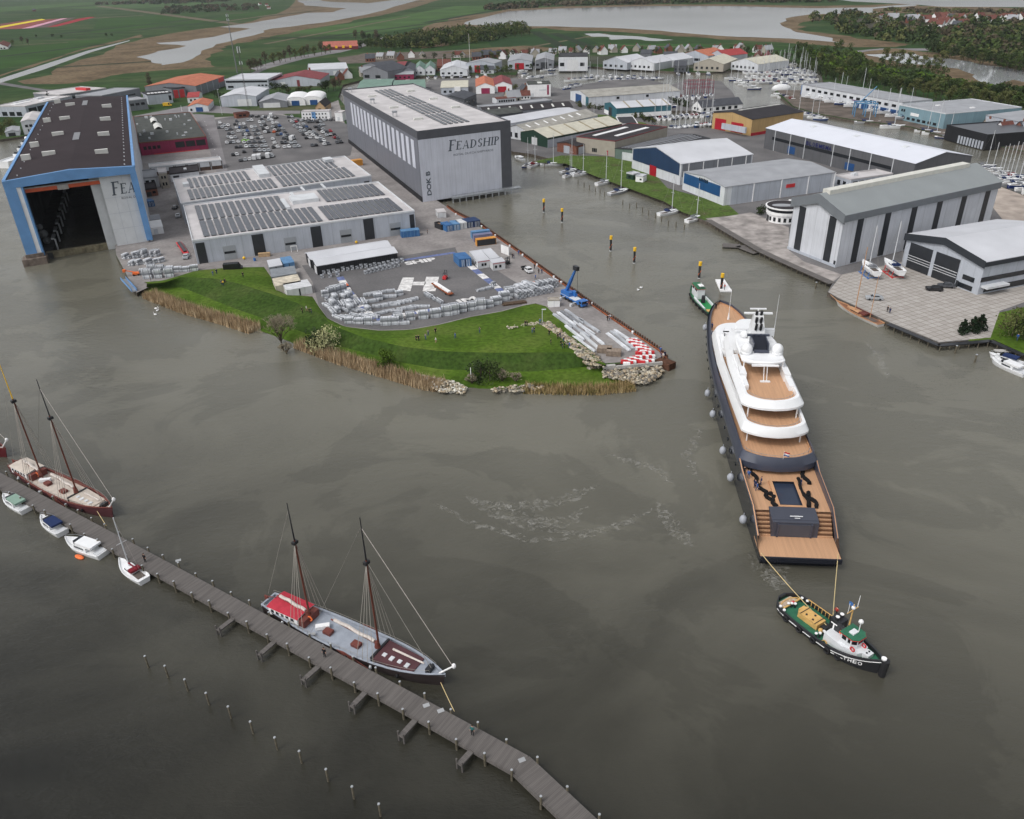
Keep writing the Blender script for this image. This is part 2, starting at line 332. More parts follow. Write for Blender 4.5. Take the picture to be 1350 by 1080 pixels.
# grassy bank of the headland, four level lines lofted
N = 90
rnd = random.Random(3)
lv = []
for pts, z in ((A_, ZL+.01), (B_, 4.0), (C_, 1.0), (D_, -.25)):
    r = resample([P(a, b, z) for a, b in pts], N); lv.append(r)
rows = []
for i in range(4):
    rows.append(lv[i])
    if i < 3:
        for k in (1/3, 2/3): rows.append([a.lerp(b, k)+Vector((0,0,.25*math.sin(k*PI)*(1 if i == 0 else .3)+rnd.uniform(-.05,.05))) for a, b in zip(lv[i], lv[i+1])])
rows_bank_ = rows
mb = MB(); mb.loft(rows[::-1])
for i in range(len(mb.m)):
    if 3 <= i//(N-1) <= 5: mb.m[i] = 1  # steep middle strip takes the darker grass
o = mb.build('grass_bank', [grass, ramp_mat('slope_grass', [(.3,(.026,.052,.009)),(.5,(.038,.070,.013)),(.7,(.060,.085,.022))], .08, scale2=.9, var2=.35, bump=.25)], smooth=True); o['kind'] = 'structure'
# paving sheets on the yard
yard = [(153,336),(170,368),(180,386),(215,370),(258,357),(300,353),(348,352),(362,372),(374,388),(412,391),(420,404),(432,420),(455,431),(500,436),(540,435),(580,428),(620,418),(660,411),(690,403),(706,400),(720,404),(742,425),(772,455),(797,479),(879,474),(869,463),(782,404),(731,367),(655,313),(589,273),(555,250),(455,165),(446,132),(420,142),(396,160),(372,150),(262,156),(250,146),(205,150),(180,152),(150,165),(120,200),(150,300)]
def in_poly(p, poly):
    x, y = p; r = False; n = len(poly)
    for i in range(n):
        a, b = poly[i], poly[(i+1) % n]
        if (a[1] > y) != (b[1] > y) and x < (b[0]-a[0])*(y-a[1])/(b[1]-a[1])+a[0]: r = not r
    return r
sheet('pavement', yard, ZL+.02, pave)
sheet('asphalt_yard', [(412,372),(398,350),(525,338),(600,326),(608,345),(648,352),(700,385),(688,402),(660,410),(620,417),(580,427),(540,434),(500,435),(455,430),(432,419),(420,403)], ZL+.04, asph)
sheet('car_park', [(282,158),(300,225),(318,240),(462,205),(470,168),(440,158),(400,156),(340,148)], ZL+.04, asph)
sheet('road', [(256,150),(282,152),(300,225),(312,243),(292,246),(272,185)], ZL+.045, road)
sheet('road', [(176,153),(250,139),(262,136),(330,146),(396,146),(396,150),(340,151),(262,148),(176,158)], ZL+.05, road)
sheet('road', [(330,90),(372,78),(440,66),(470,60),(505,49),(520,47),(478,62),(450,69),(400,78),(340,94)], ZL+.05, road)
sheet('road', [(1120,68),(1160,64),(1224,64),(1224,67),(1160,67),(1124,71)], ZL+.05, road)
sheet('road', [(-50,100),(60,118),(180,122),(300,110),(350,88),(352,91),(303,113),(180,125),(60,121),(-50,104)], ZL+.05, asph)
# lakes, canals, reed land, bulb fields
sheet('reed_land', wiggle([(33,113),(75,92),(140,70),(190,52),(260,40),(330,30),(380,12),(392,-1),(470,-3),(600,-3),(570,3),(500,22),(440,34),(380,46),(345,53),(310,60),(290,66),(270,80),(285,90),(240,93),(165,99),(100,112)], 14, 4, 2), ZL+.06, reedland)
sheet('lake', wiggle([(180,77),(209,69),(246,62),(206,58),(250,55),(282,50),(330,39),(290,37),(335,31),(371,24),(403,18),(439,17),(457,12),(402,8),(392,1),(420,0),(434,3),(485,5),(548,-3),(570,-3),(537,5),(480,21),(426,31),(358,39),(338,47),(330,49),(285,60),(265,73),(242,84),(213,88),(200,84)], 8, 3, 5), ZL+.10, lakem)
sheet('canal', [(-40,119),(0,109.5),(60,91),(120,69),(171,54),(171,53),(115,67),(55,86),(0,104),(-40,112)], ZL+.10, lakem)
sheet('reed_land', wiggle([(-40,108),(0,101),(60,82),(120,63),(185,47),(190,50),(171,53),(115,66.5),(55,85.5),(0,103.5),(-40,111)], 5, 3, 6), ZL+.07, reedland)
sheet('reed_land', wiggle([(560,36),(612,22),(670,13),(740,9.5),(850,7),(950,6.5),(1080,9),(1140,8),(1206,5),(1212,8),(1156,13),(1200,17),(1120,24),(1060,30),(1050,40),(1090,46),(1150,54),(1200,60),(1180,64),(1110,64),(1020,57),(950,54),(870,47),(800,43),(745,42),(720,38),(690,40),(640,40),(590,62),(555,66)], 16, 4, 3), ZL+.06, reedland)
sheet('lake', wiggle([(612,33),(625,27),(670,16),(740,12),(850,9),(950,9),(1080,12),(1150,11),(1206,6.5),(1206,9),(1150,13),(1158,18),(1070,20),(1035,26),(1030,35),(1045,42),(1075,48),(1118,60),(1073,55),(1020,52),(950,49),(870,42),(800,38),(730,36),(700,36),(650,36)], 8, 3, 8), ZL+.10, lakem)
sheet('reed_land', wiggle([(1148,10),(1200,9),(1290,10),(1380,14),(1380,26),(1300,22),(1230,19),(1160,18)], 20, 3, 9), ZL+.07, reedland)
sheet('lake', [(800,-6),(850,2),(950,1),(1100,-1),(1123,2),(1206,6),(1240,9),(1350,9.5),(1450,12),(1500,-10),(800,-12)], ZL+.12, lakem)
sheet('reed_land', wiggle([(1120,72),(1180,66),(1260,74),(1300,82),(1350,88),(1420,92),(1420,120),(1350,116),(1310,118),(1290,110),(1270,115),(1245,105),(1220,92),(1180,90),(1150,82)], 12, 4, 4), ZL+.06, reedland)
sheet('lake', wiggle([(1141,74),(1171,73),(1206,73),(1224,78),(1249,79),(1287,86),(1335,93),(1420,100),(1420,114),(1350,111),(1335,108),(1312,115),(1287,108),(1284,101),(1262,93),(1224,88),(1186,86),(1161,79)], 6, 3, 12), ZL+.10, lakem)
sheet('pond', wiggle([(770,46),(790,45.5),(808,48),(840,49.5),(870,53),(888,54.5),(865,56),(830,53),(806,54),(800,50),(780,50)], 6, 3, 14), ZL+.10, lakem)
sheet('dirt_lot', wiggle([(445,78),(480,72),(560,70),(640,66),(680,70),(640,78),(560,80),(500,84),(450,86)], 8, 3, 15), ZL+.08, dirt)
sheet('reed_land', wiggle([(580,72),(640,65),(690,62),(740,66),(700,72),(640,74)], 8, 3, 16), ZL+.09, reedland)
_SZ=0
def strip(name, px, col): sheet(name, px, ZL+.09, M(name+str(len(MATS)), col, rough=.9, var=.2, scale=.05))
strip('tulip_field', [(-30,40),(55,25),(60,26),(-30,44)], (.62,.50,.03)); strip('tulip_field', [(-30,36),(40,26),(52,25.5),(-30,40)], (.16,.05,.05))
strip('tulip_field', [(-10,39),(60,26),(78,24.5),(28,38)], (.22,.06,.05)); strip('tulip_field', [(28,38),(80,24.5),(89,24),(42,37)], (.55,.28,.36))
strip('tulip_field', [(42,37),(89,24),(100,23),(62,36)], (.11,.07,.07)); strip('tulip_field', [(62,36),(102,25),(118,22.5),(126,22.5),(76,35)], (.28,.02,.03))
fd = [(.017,.045,.013),(.028,.078,.016),(.040,.062,.030),(.048,.095,.026),(.024,.062,.010),(.060,.055,.040)]
rnf = random.Random(11)
for px in ([(-40,12),(120,3),(132,5),(-40,19)], [(80,11),(190,4),(300,3),(250,8),(140,12)], [(0,66),(100,54),(160,50),(60,78),(-20,96)], [(300,20),(370,12),(380,18),(300,30),(210,34)], [(130,24),(280,16),(200,36),(120,44)], [(640,52),(760,44),(790,58),(700,66),(650,64)], [(800,58),(920,58),(1010,66),(1000,74),(880,70)], [(1120,24),(1240,26),(1260,34),(1150,40)], [(900,62),(1000,60),(1090,72),(1060,84)], [(360,44),(500,26),(600,8),(740,6),(620,26),(480,46)],[(1160,92),(1240,94),(1262,110),(1190,108)]):
    c = rnf.choice(fd); sheet('field', px, ZL+.03+.002*rnf.random(), M('field%d' % len(MATS), c, rough=.95, var=.25, scale=.01))
verge = ramp_mat('verge_grass', [(.3,(.085,.085,.040)),(.45,(.066,.108,.024)),(.7,(.095,.140,.036))], .12, scale2=.8, var2=.35)
sheet('grass_verge', [(700,214),(746,216),(784,232),(838,252),(876,266),(900,280),(960,300),(985,292),(960,270),(880,248),(850,215),(800,206),(740,205)], ZL+.03, verge)
sheet('grass_verge', [(905,281),(945,297),(1000,326),(985,298),(940,278)], ZL+.035, verge)
sheet('grass_verge', [(760,148),(800,152),(850,162),(862,169),(820,168),(780,160)], ZL+.03, verge)
sheet('grass_verge', [(1276,450),(1310,448),(1350,466),(1420,492),(1420,420),(1350,405),(1318,412)], ZL+.03, grass)
slab = bpy.data.materials.new('slab_paving'); slab.use_nodes = True
n = slab.node_tree; b = n.nodes['Principled BSDF']; b.inputs['Roughness'].default_value = .9
tc = n.nodes.new('ShaderNodeTexCoord'); mp = n.nodes.new('ShaderNodeMapping'); n.links.new(tc.outputs['Object'], mp.inputs[0])
_a = ang(P(1106,394,ZL), P(1238,452,ZL)); mp.inputs['Rotation'].default_value = (0,0,-_a)
br = n.nodes.new('ShaderNodeTexBrick'); br.inputs['Scale'].default_value = 1; br.inputs['Mortar Size'].default_value = .11; br.inputs['Brick Width'].default_value = 2.4; br.inputs['Row Height'].default_value = 2.4; br.offset = 0
br.inputs['Color1'].default_value = (.40,.375,.35,1); br.inputs['Color2'].default_value = (.33,.305,.28,1); br.inputs['Mortar'].default_value = (.19,.17,.145,1)
n.links.new(mp.outputs[0], br.inputs[0]); n.links.new(br.outputs[0], b.inputs['Base Color'])
sheet('pavement', [(1092,385),(1106,393),(1171,424),(1238,451),(1262,449),(1306,445),(1318,410),(1360,395),(1500,380),(1500,330),(1350,330),(1280,345),(1190,345),(1110,362)], ZL+.03, slab)
sheet('pavement', [(930,288),(1000,328),(1034,344),(1098,372),(1110,362),(1060,345),(1040,330),(1040,300),(990,280),(960,285)], ZL+.035, M('old_slabs', (.31,.285,.27), rough=.9, var=.35, scale=.25))
sheet('pavement', [(1290,235),(1350,258),(1500,275),(1500,330),(1330,300),(1300,262)], ZL+.035, M('sandy_slabs', (.36,.31,.27), rough=.9, var=.3, scale=.15))
# ground lettering of the helicopter deck and the blue/white border
mk = M('ground_paint_white', (.62,.61,.60), rough=.8, var=.3, scale=.6); mkb = M('ground_paint_blue', (.13,.16,.30), rough=.8, var=.3, scale=.6)
def on_ground(name, mb, mat): o = mb.build(name, mat); o['kind'] = 'structure'; return o
mb = MB(); z = ZL+.06
def gq(mb, pts, z=z): 
    ps = [P(a,b,z) for a, b in pts]; A = sum(ps[i].x*ps[(i+1) % len(ps)].y-ps[(i+1) % len(ps)].x*ps[i].y for i in range(len(ps)))
    if A < 0: ps = ps[::-1]
    mb.add(ps, [tuple(range(len(ps)))])
gq(mb, [(531,366),(546,366),(541,384),(524,382)]); gq(mb, [(545,371.5),(561.5,371.5),(560,376.2),(543.5,376.2)]); gq(mb, [(562,365),(579,365),(574,384),(557,384)])
on_ground('painted_marking', mb, mk)
mb = MB(); mb2 = MB(); k = 0
border = [(448,365),(460,385),(475,402),(492,418),(520,420),(545,416)]
def border_run(pts, wd, n, mb, mb2):
    r = resample([P(a,b,ZL+.055) for a, b in pts], n+1)
    for i in range(n):
        d = (r[i+1]-r[i]).normalized(); q = Vector((-d.y,d.x,0))*wd/2
        (mb if i % 2 else mb2).add([r[i]-q, r[i+1]-q, r[i+1]+q, r[i]+q], [(0,1,2,3)])
border_run([(448,365),(460,385),(475,402),(494,420)], 2.6, 11, mb, mb2); border_run([(496,421),(520,417),(560,410),(600,404)], 2.6, 10, mb, mb2)
border_run([(612,344),(634,362),(652,376),(672,394)], 2.6, 8, mb, mb2); border_run([(524,344),(560,338),(600,333)], 2.2, 1, mb2, mb2)
on_ground('painted_marking', mb, mk); on_ground('painted_marking', mb2, mkb)
mb = MB(); a = P(536,349.5,z); b_ = P(576,343,z); ux = (b_-a); wd = ux.length; ux.normalize(); uy = Vector((-ux.y,ux.x,0)); add_text(mb, 'SHIP', 5.2, a, ux, uy, bold=.25, width=wd)
a = P(602,400.5,z); b_ = P(630,394.5,z); ux = (b_-a); wd = ux.length; ux.normalize(); uy = Vector((-ux.y,ux.x,0)); add_text(mb, 'JM', 4.6, a, ux, uy, bold=.2, width=wd)
on_ground('painted_lettering', mb, mk)
sheet('hard_standing', [(1024,119),(1060,119),(1088,113),(1190,138),(1250,158),(1312,170),(1400,182),(1400,206),(1360,201),(1312,191),(1236,177),(1201,167),(1161,162),(1121,157),(1075,149),(1046,140)], ZL+.052, dirt)
sheet('hard_standing', [(478,100),(540,97),(600,95),(680,95),(695,82),(720,86),(740,82),(780,84),(850,88),(930,91),(968,88),(985,78),(1000,74),(900,72),(700,76),(600,80),(470,88)], ZL+.053, M('village_ground', (.055,.06,.042), rough=.95, var=.35, scale=.05))
# parking bay lines and lane marks
mb = MB()
for i in range(60):
    a = P(300+2.4*i, 170+.2*i, ZL+.06)
road_l = resample([P(270,160,ZL+.06), P(284,200,ZL+.06), P(300,236,ZL+.06)], 22)
for i in range(0, 21, 2): d = (road_l[i+1]-road_l[i]).normalized()*1.0; q = Vector((-d.y,d.x,0))*.2; p = road_l[i]; mb.add([p-d-q,p+d-q,p+d+q,p-d+q], [(0,1,2,3)])
on_ground('painted_marking', mb, mk)
for k_, (a_, b_) in enumerate([((0,33),(190,20)),((0,52),(170,42)),((60,47),(290,22)),((130,8),(330,34)),((0,18),(200,8)),((180,40),(420,14)),((300,28),(470,4)),((250,16),(560,2)),((60,90),(250,78)),((350,58),(540,22)),((420,50),(620,24)),((560,30),(700,6)),((700,62),(800,44)),((730,44),(790,66)),((705,42),(745,64)),((820,60),(960,64)),((900,70),(1060,66)),((0,75),(140,58)),((-20,62),(90,56)),((340,50),(470,50))]):
    A = P(*a_,ZL); B_ = P(*b_,ZL); d = (B_-A).normalized(); q = Vector((-d.y,d.x,0))*(.006*A.length if k_ % 3 else .004*A.length); z_ = ZL+.09+.001*k_
    mb = MB(); mb.add([(p.x,p.y,z_) for p in (A-q,B_-q*.8,B_+q*.8,A+q)], [(0,1,2,3)]); o = mb.build('ditch', M('ditch_dark', (.018,.030,.014), rough=.9, var=.3, scale=.05) if k_ % 3 else M('track', (.12,.10,.065), rough=.9, var=.3, scale=.05)); o['kind'] = 'structure'
# quay caps: rusty beam along the quay, bollards
def run_beam(name, pts, wd, h, mat, z=ZL, label=None, cat=None, off=0):
    mb = MB(); ps = [P(a,b,z) for a, b in pts]
    for a, b in zip(ps, ps[1:]):
        m_ = (a+b)/2; mb.obox((m_.x,m_.y,z-.02), (b-a).length+.1, wd, h, ang(a,b))
    o = mb.build(name, mat); 
    if label: tag(o, label, cat)
    else: o['kind'] = 'structure'
    return o
run_beam('quay_edge_beam', quay_e, .42, .35, rust, label='rust red steel beam capping the yard quay along the channel', cat='quay edge')
mb = MB(); ps = [P(a,b,0) for a, b in quay_e]
for a, b in zip(ps, ps[1:]):
    n_ = max(2, int((b-a).length/1.3))
    for k in range(n_): p = a.lerp(b, k/n_); mb.tube((p.x,p.y,-1),(p.x,p.y,ZL-.1),.3,.3,6)
tag(mb.build('sheet_piling', M('piling_steel', (.13,.07,.05), rough=.9, var=.4, scale=1)), 'rusty steel sheet piling below the yard quay edge', 'sheet piling')
bol = MB(); bol.tube((0,0,0),(0,0,.7),.35,.3,8); bol.sphere((0,0,.75),.42,0,8,5,.6)
bp = Proto(tag(bol.build('bollard', white, smooth=True), 'x', 'bollard'))
bw = ['just right of the dock with the slanted lettering','behind the row of blue containers','beside the stacked orange container','next to the standing white panel','behind the white pickup','beside the group by the white pickup','beyond the orange beams','behind the blue mobile crane','in front of the blue crane cab','midway between the crane and the quay tip','level with the red and white blocks']
for i, (a, b) in enumerate([(602,284),(636,300),(654,312),(673,326),(690,338),(709,351),(731,367),(741,374),(781,402),(805,419),(835,440)]):
    bp.place(P(a-1,b,ZL), 0, 'white mushroom bollard on the quay edge '+bw[i], 'white bollards along the yard quay')
# reeds: many blades along the shore
def reeds(name, label, runs, mat, seed):
    rn = random.Random(seed); mb = MB()
    for pts, wd, dens, h in runs:
        ps = [P(a,b,.1) for a, b in pts]
        for a, b in zip(ps, ps[1:]):
            L = (b-a).length; d = (b-a)/max(L,.1); q = Vector((-d.y,d.x,0))
            if q.y < 0: q = -q
            for k in range(int(L*wd*dens)):
                p = a+d*rn.uniform(0,L)+q*rn.uniform(-.5,wd); hh = h*rn.uniform(.6,1.15); th = rn.uniform(0,PI); ww = rn.uniform(.07,.2)
                lx, ly = rn.uniform(-.4,.4), rn.uniform(-.4,.4); cx_, cy_ = math.cos(th)*ww, math.sin(th)*ww
                mb.add([(p.x-cx_,p.y-cy_,-.1),(p.x+cx_,p.y+cy_,-.1),(p.x+lx,p.y+ly,hh)], [(0,1,2)])
    tag(mb.build(name, mat), label, 'reeds', kind='stuff')
reedm = ramp_mat('reed', [(.3,(.27,.19,.11)),(.5,(.42,.31,.19)),(.7,(.52,.41,.27))], .35, scale2=3, var2=.35)
reedg = ramp_mat('reed_mixed', [(.3,(.16,.15,.05)),(.5,(.34,.25,.12)),(.7,(.46,.36,.20))], .4, scale2=3, var2=.35)
reeds('reed_bed', 'tall dry brown reeds along the left shore of the grassy headland', [([(190,393),(235,411),(290,427),(330,440)], 4.8, 16, 3.0)], reedm, 1)
reeds('reed_bed', 'dry brown reeds between the flowering bush and the white stones', [([(388,458),(440,478),(480,490),(520,502),(560,514),(580,516)], 4.8, 16, 2.8)], reedm, 2)
reeds('reed_bed', 'low yellowish reeds below the stone slope at the headland tip', [([(690,518),(740,520),(790,520),(838,515)], 4.5, 15, 2.0)], reedg, 3)
# rocks
def bankz(px, py):                                  # height of the lawn under a pixel
    best = 1e9; zz = 2
    for zt in (.9,1.7,2.4,3.1,3.8):
        p = P(px,py,zt)
        for r in rows_bank_:
            for q in r:
                if abs(q.x-p.x) > 4: continue
                d = (q.x-p.x)**2+(q.y-p.y)**2+16*(q.z-zt)**2
                if d < best: best = d; zz = q.z
    return zz
def rocks(name, label, poly, n, mat, seed, r=(.35,.9), zf=None):
    rn = random.Random(seed); mb = MB(); xs = [p[0] for p in poly]; ys = [p[1] for p in poly]; c = 0
    while c < n:
        x = rn.uniform(min(xs),max(xs)); y = rn.uniform(min(ys),max(ys))
        if not in_poly((x,y), poly): continue
        c += 1; zz = (zf(x,y)+rn.uniform(-.1,.15)) if zf else rn.uniform(.2,1.3); p = P(x,y,zz); s = rn.uniform(*r); vs = []
        for dx, dy, dz in ((1,0,0),(-1,0,0),(0,1,0),(0,-1,0),(0,0,1),(0,0,-1),(.7,.7,.3),(-.7,.6,.4)):
            vs.append((p.x+s*(dx+rn.uniform(-.35,.35)), p.y+s*(dy+rn.uniform(-.35,.35)), p.z+s*.75*(dz+rn.uniform(-.3,.3))))
        mb.add(vs, [(4,0,6),(4,6,2),(4,2,7),(4,7,1),(4,1,3),(4,3,0),(0,2,6),(2,1,7),(1,5,3),(3,5,0),(0,5,2),(2,5,1)], c % 3)
    tag(mb.build(name, mat), label, 'rocks', kind='stuff')
rk = [M('rock_tan', (.33,.27,.19), rough=.9, var=.3, scale=1), M('rock_grey', (.20,.185,.16), rough=.9, var=.3, scale=1), M('rock_pale', (.42,.38,.30), rough=.9, var=.2, scale=1)]
rocks('rock_slope', 'tan boulders strewn down the grass beside the timber stacks', [(712,426),(722,424),(745,440),(765,455),(790,470),(798,484),(775,486),(768,474),(750,455),(735,442)], 480, rk, 4, (.3,.8), bankz)
rocks('rock_slope', 'boulders armouring the headland tip under the concrete kerb', [(795,488),(830,484),(870,482),(876,490),(862,502),(845,508),(815,500),(795,498)], 620, rk, 5, (.28,.68))
rocks('rock_slope', 'pale white stones beside the reeds at the grass foot', [(548,492),(565,497),(600,503),(616,512),(610,519),(580,517),(565,508)], 260, [rk[2], M('rock_white', (.6,.58,.52), rough=.9, var=.2, scale=1), rk[0]], 6, (.3,.6))
rocks('rock_slope', 'small stones at the muddy shore below the thorn bushes', [(650,511),(700,506),(720,510),(700,516),(650,517)], 100, rk, 7, (.3,.6))
rocks('stone_path', 'thin line of pale stones crossing the lawn', [(668,431),(710,424),(714,427),(672,434)], 60, [rk[2]]*3, 8, (.25,.5), bankz)
mb = MB(); a = P(799,486,ZL); b = P(873,479,ZL); m_ = (a+b)/2; mb.obox((m_.x,m_.y,ZL-.4), (b-a).length, .6, .9, ang(a,b)); p = P(803,485,ZL); mb.obox((p.x,p.y,ZL), 3.5, 1.2, .8, ang(a,b))
tag(mb.build('concrete_kerb', conc), 'pale concrete kerb at the tip of the yard above the boulders', 'kerb')
mb = MB(); mb.obox(tuple(P(877,484,0)), 3, 5, 2.0, .7); tag(mb.build('steel_dolphin', M('dark_rust', (.09,.045,.03), rough=.9, var=.4, scale=1)), 'rusty steel corner block at the quay tip', 'quay corner')
# ================= BUILDINGS =================
def cm(name, col, corr=1.2, d='DIAGONAL', rough=.5, var=.07, scale=.15): return M(name, col, rough=rough, var=var, scale=scale, corr=corr, corr_dir=d)
w_white = cm('white_cladding', (.62,.64,.67), 1.0); w_lgrey = cm('light_grey_cladding', (.43,.46,.51), 1.0); w_grey = cm('grey_cladding', (.19,.20,.22), 1.0)
w_dgrey = cm('dark_grey_cladding', (.075,.08,.09), 1.0); w_blue = cm('navy_cladding', (.020,.045,.10), 1.0); w_blue2 = cm('blue_cladding', (.015,.075,.20), 1.0)
w_teal = cm('teal_cladding', (.035,.13,.17), 1.0); w_lblue = cm('pale_blue_cladding', (.20,.31,.36), 1.0); w_tan = cm('tan_cladding', (.46,.31,.14), .8); w_mag = cm('crimson_cladding', (.26,.025,.075), .8)
w_brick = M('brick', (.20,.085,.06), rough=.9, var=.25, scale=1.5); w_beige = M('beige_render', (.36,.33,.28), rough=.8, var=.08); w_black = cm('black_cladding', (.018,.019,.022), .8)
w_dock = cm('slate_grey_cladding', (.16,.168,.195), .5, 'X', rough=.45, var=.05); w_dockl = cm('pale_panel_cladding', (.58,.60,.67), .35, 'X', rough=.45, var=.06)
r_white = M('white_roof', (.52,.53,.56), rough=.55, var=.09, scale=.08); r_pale = M('pale_membrane_roof', (.50,.48,.48), rough=.7, var=.16, scale=.12, det=8)
r_grey = M('grey_roof', (.30,.31,.33), rough=.7, var=.12, scale=.12); r_asb = M('fibre_cement_roof', (.33,.32,.29), rough=.9, var=.18, scale=.2, corr=.5, corr_dir='X')
r_dark = M('bitumen_roof', (.042,.038,.041), rough=.9, var=.2, scale=.1, det=7); r_black = M('black_roof', (.028,.028,.032), rough=.7, var=.2, scale=.2)
r_orange = M('orange_roof', (.42,.15,.09), rough=.8, var=.18, scale=.3); r_red = M('red_roof', (.32,.045,.045), rough=.7, var=.15, scale=.3); r_maroon = M('maroon_roof', (.20,.055,.06), rough=.8, var=.18, scale=.3)
r_green = M('pale_green_roof', (.16,.245,.205), rough=.8, var=.12, scale=.2); r_slate = M('slate_roof', (.06,.064,.075), rough=.7, var=.2, scale=.3); r_tile = M('brown_tile_roof', (.135,.055,.045), rough=.9, var=.25, scale=.6); r_grn = M('grey_green_roof', (.075,.08,.075), rough=.9, var=.25, scale=.25, det=8)
d_red = M('red_door', (.36,.012,.025), rough=.5, var=.12); d_blue = M('blue_door', (.018,.07,.20), rough=.5, var=.12); d_white = M('white_door', (.62,.63,.64), rough=.5, var=.06); d_black = M('dark_door', (.022,.025,.03), rough=.4, var=.2)
solar = M('solar_panel_glass', (.050,.055,.068), rough=.25, var=.25, scale=.5); skyl = M('skylight_plastic', (.62,.62,.58), rough=.4, var=.1)
lit = M('pale_trim', (.58,.60,.62), rough=.5, var=.1); bl_trim = M('light_blue_trim', (.13,.28,.52), rough=.5, var=.12, scale=.2)
def shed(name, label, cat, fl, fr, br, h, rise=0, axis='y', wall=w_lgrey, roof=r_grey, over=.3, base=ZL, els=(), roofs=(), side='r', L=None, group=None, par=.5, kindroof='roof', arch=False, pitch=None):
    zt = base+h
    a = P(fl[0],fl[1],zt); b = P(fr[0],fr[1],zt); c = P(br[0],br[1],zt)
    u = b-a; Wd = u.length; u.normalize(); v = Vector((-u.y,u.x,0))
    kk = 0
    if L is None:                       # square the plan up on whichever measured edge fixes the direction better
        e1 = b-a; e2 = c-(b if side == 'r' else a); D = a.length; sx_ = D/1040; sy_ = D*D/104000
        er = lambda e: math.hypot(e.x*sy_, e.y*sx_)/max(1,e.length_squared)
        if er(e2) < er(e1):
            v = e2.normalized(); dl = math.atan2(-(u.x*v.x+u.y*v.y), -u.y*v.x+u.x*v.y); dc = max(-.10, min(.10, dl)); th = math.atan2(v.y,v.x)-PI/2-dc; u = Vector((math.cos(th),math.sin(th),0)); kk = -math.tan(dc); v = Vector((-u.y,u.x,0))
            Wd = e1.length
            if side == 'r': a = b-u*Wd
    Ln = abs((c-(b if side == 'r' else a)).dot(v)) if L is None else L
    t = thing(name, label, cat, (a.x,a.y,base), math.atan2(u.y,u.x), group)
    if kk: t['_k'] = kk
    def zr(x, y):
        if rise == 0: return h
        if arch: q = (x/Wd if axis == 'y' else y/Ln)*2-1; return h+rise*math.sqrt(max(0,1-q*q))
        q = abs(x/Wd-.5)*2 if axis == 'y' else abs(y/Ln-.5)*2
        return h+rise*(1-q)
    wm_ = MB()
    if arch:
        k = [(-math.cos(PI*i/10)) for i in range(11)]; pr = [((q+1)/2, h+rise*math.sqrt(max(0,1-q*q))) for q in k]
        if axis == 'y':
            rows = [[(x*Wd, y, z) for x, z in pr] for y in (0, Ln)]
            wm_.box(0,Wd,0,Ln,0,h); wm_.add(rows[0], [tuple(range(11))[::-1]]); wm_.add(rows[1], [tuple(range(11))])
            rm = MB(); o_ = [[((x-.5)*(Wd+.3)+Wd/2, y, z+.12) for x, z in pr] for y in (-over, Ln+over)]; rm.loft(o_); 
            rm.loft([[(p[0],p[1],p[2]-.15) for p in r] for r in o_])
        wo = wm_.build('wall', wall, t); ro = rm.build('roof', roof, t, smooth=True)
    else:
        if rise == 0: wm_.box(0,Wd,0,Ln,0,h)
        elif axis == 'y': 
            pf = [(0,0),(Wd,0),(Wd,h),(Wd/2,h+rise),(0,h)]
            wm_.add([(x,0,z) for x, z in pf]+[(x,Ln,z) for x, z in pf], [(0,1,2,3,4),(9,8,7,6,5),(0,5,6,1)[::1],(1,6,7,2),(0,4,9,5)])
        else:
            pf = [(0,0),(Ln,0),(Ln,h),(Ln/2,h+rise),(0,h)]
            wm_.add([(0,y,z) for y, z in pf]+[(Wd,y,z) for y, z in pf], [(4,3,2,1,0),(5,6,7,8,9),(0,1,6,5),(0,5,9,4),(1,2,7,6)])
        wo = wm_.build('wall', wall, t); rm = MB()
        if rise == 0:
            rm.box(-.05,Wd+.05,-.05,Ln+.05,h,h+.2)
            if par:
                for x0,x1,y0,y1 in ((-.1,Wd+.1,-.1,.25),(-.1,Wd+.1,Ln-.25,Ln+.1),(-.1,.25,.25,Ln-.25),(Wd-.25,Wd+.1,.25,Ln-.25)): rm.box(x0,x1,y0,y1,h+.05,h+.2+par, 1)
        elif axis == 'y':
            s_ = rise/(Wd/2); 
            for sx in (0, 1):
                xe = -over if sx == 0 else Wd+over; ze = h-over*s_
                q = [(xe,-over,ze),(Wd/2,-over,h+rise),(Wd/2,Ln+over,h+rise),(xe,Ln+over,ze)]
                q2 = [(x,y,z+.22) for x,y,z in q]; vs = [(x,y,z+.02) for x,y,z in q]+q2
                rm.add(vs, [(4,5,6,7),(0,3,2,1),(0,1,5,4),(1,2,6,5),(2,3,7,6),(3,0,4,7)])
        else:
            s_ = rise/(Ln/2)
            for sy in (0, 1):
                ye = -over if sy == 0 else Ln+over; ze = h-over*s_
                q = [(-over,ye,ze),(Wd+over,ye,ze),(Wd+over,Ln/2,h+rise),(-over,Ln/2,h+rise)]
                q2 = [(x,y,z+.22) for x,y,z in q]; vs = [(x,y,z+.02) for x,y,z in q]+q2
                rm.add(vs, [(4,5,6,7),(0,3,2,1),(0,1,5,4),(1,2,6,5),(2,3,7,6),(3,0,4,7)])
        ro = rm.build(kindroof, roof if rise else ([roof, roof] if not isinstance(roof, tuple) else list(roof)), t)
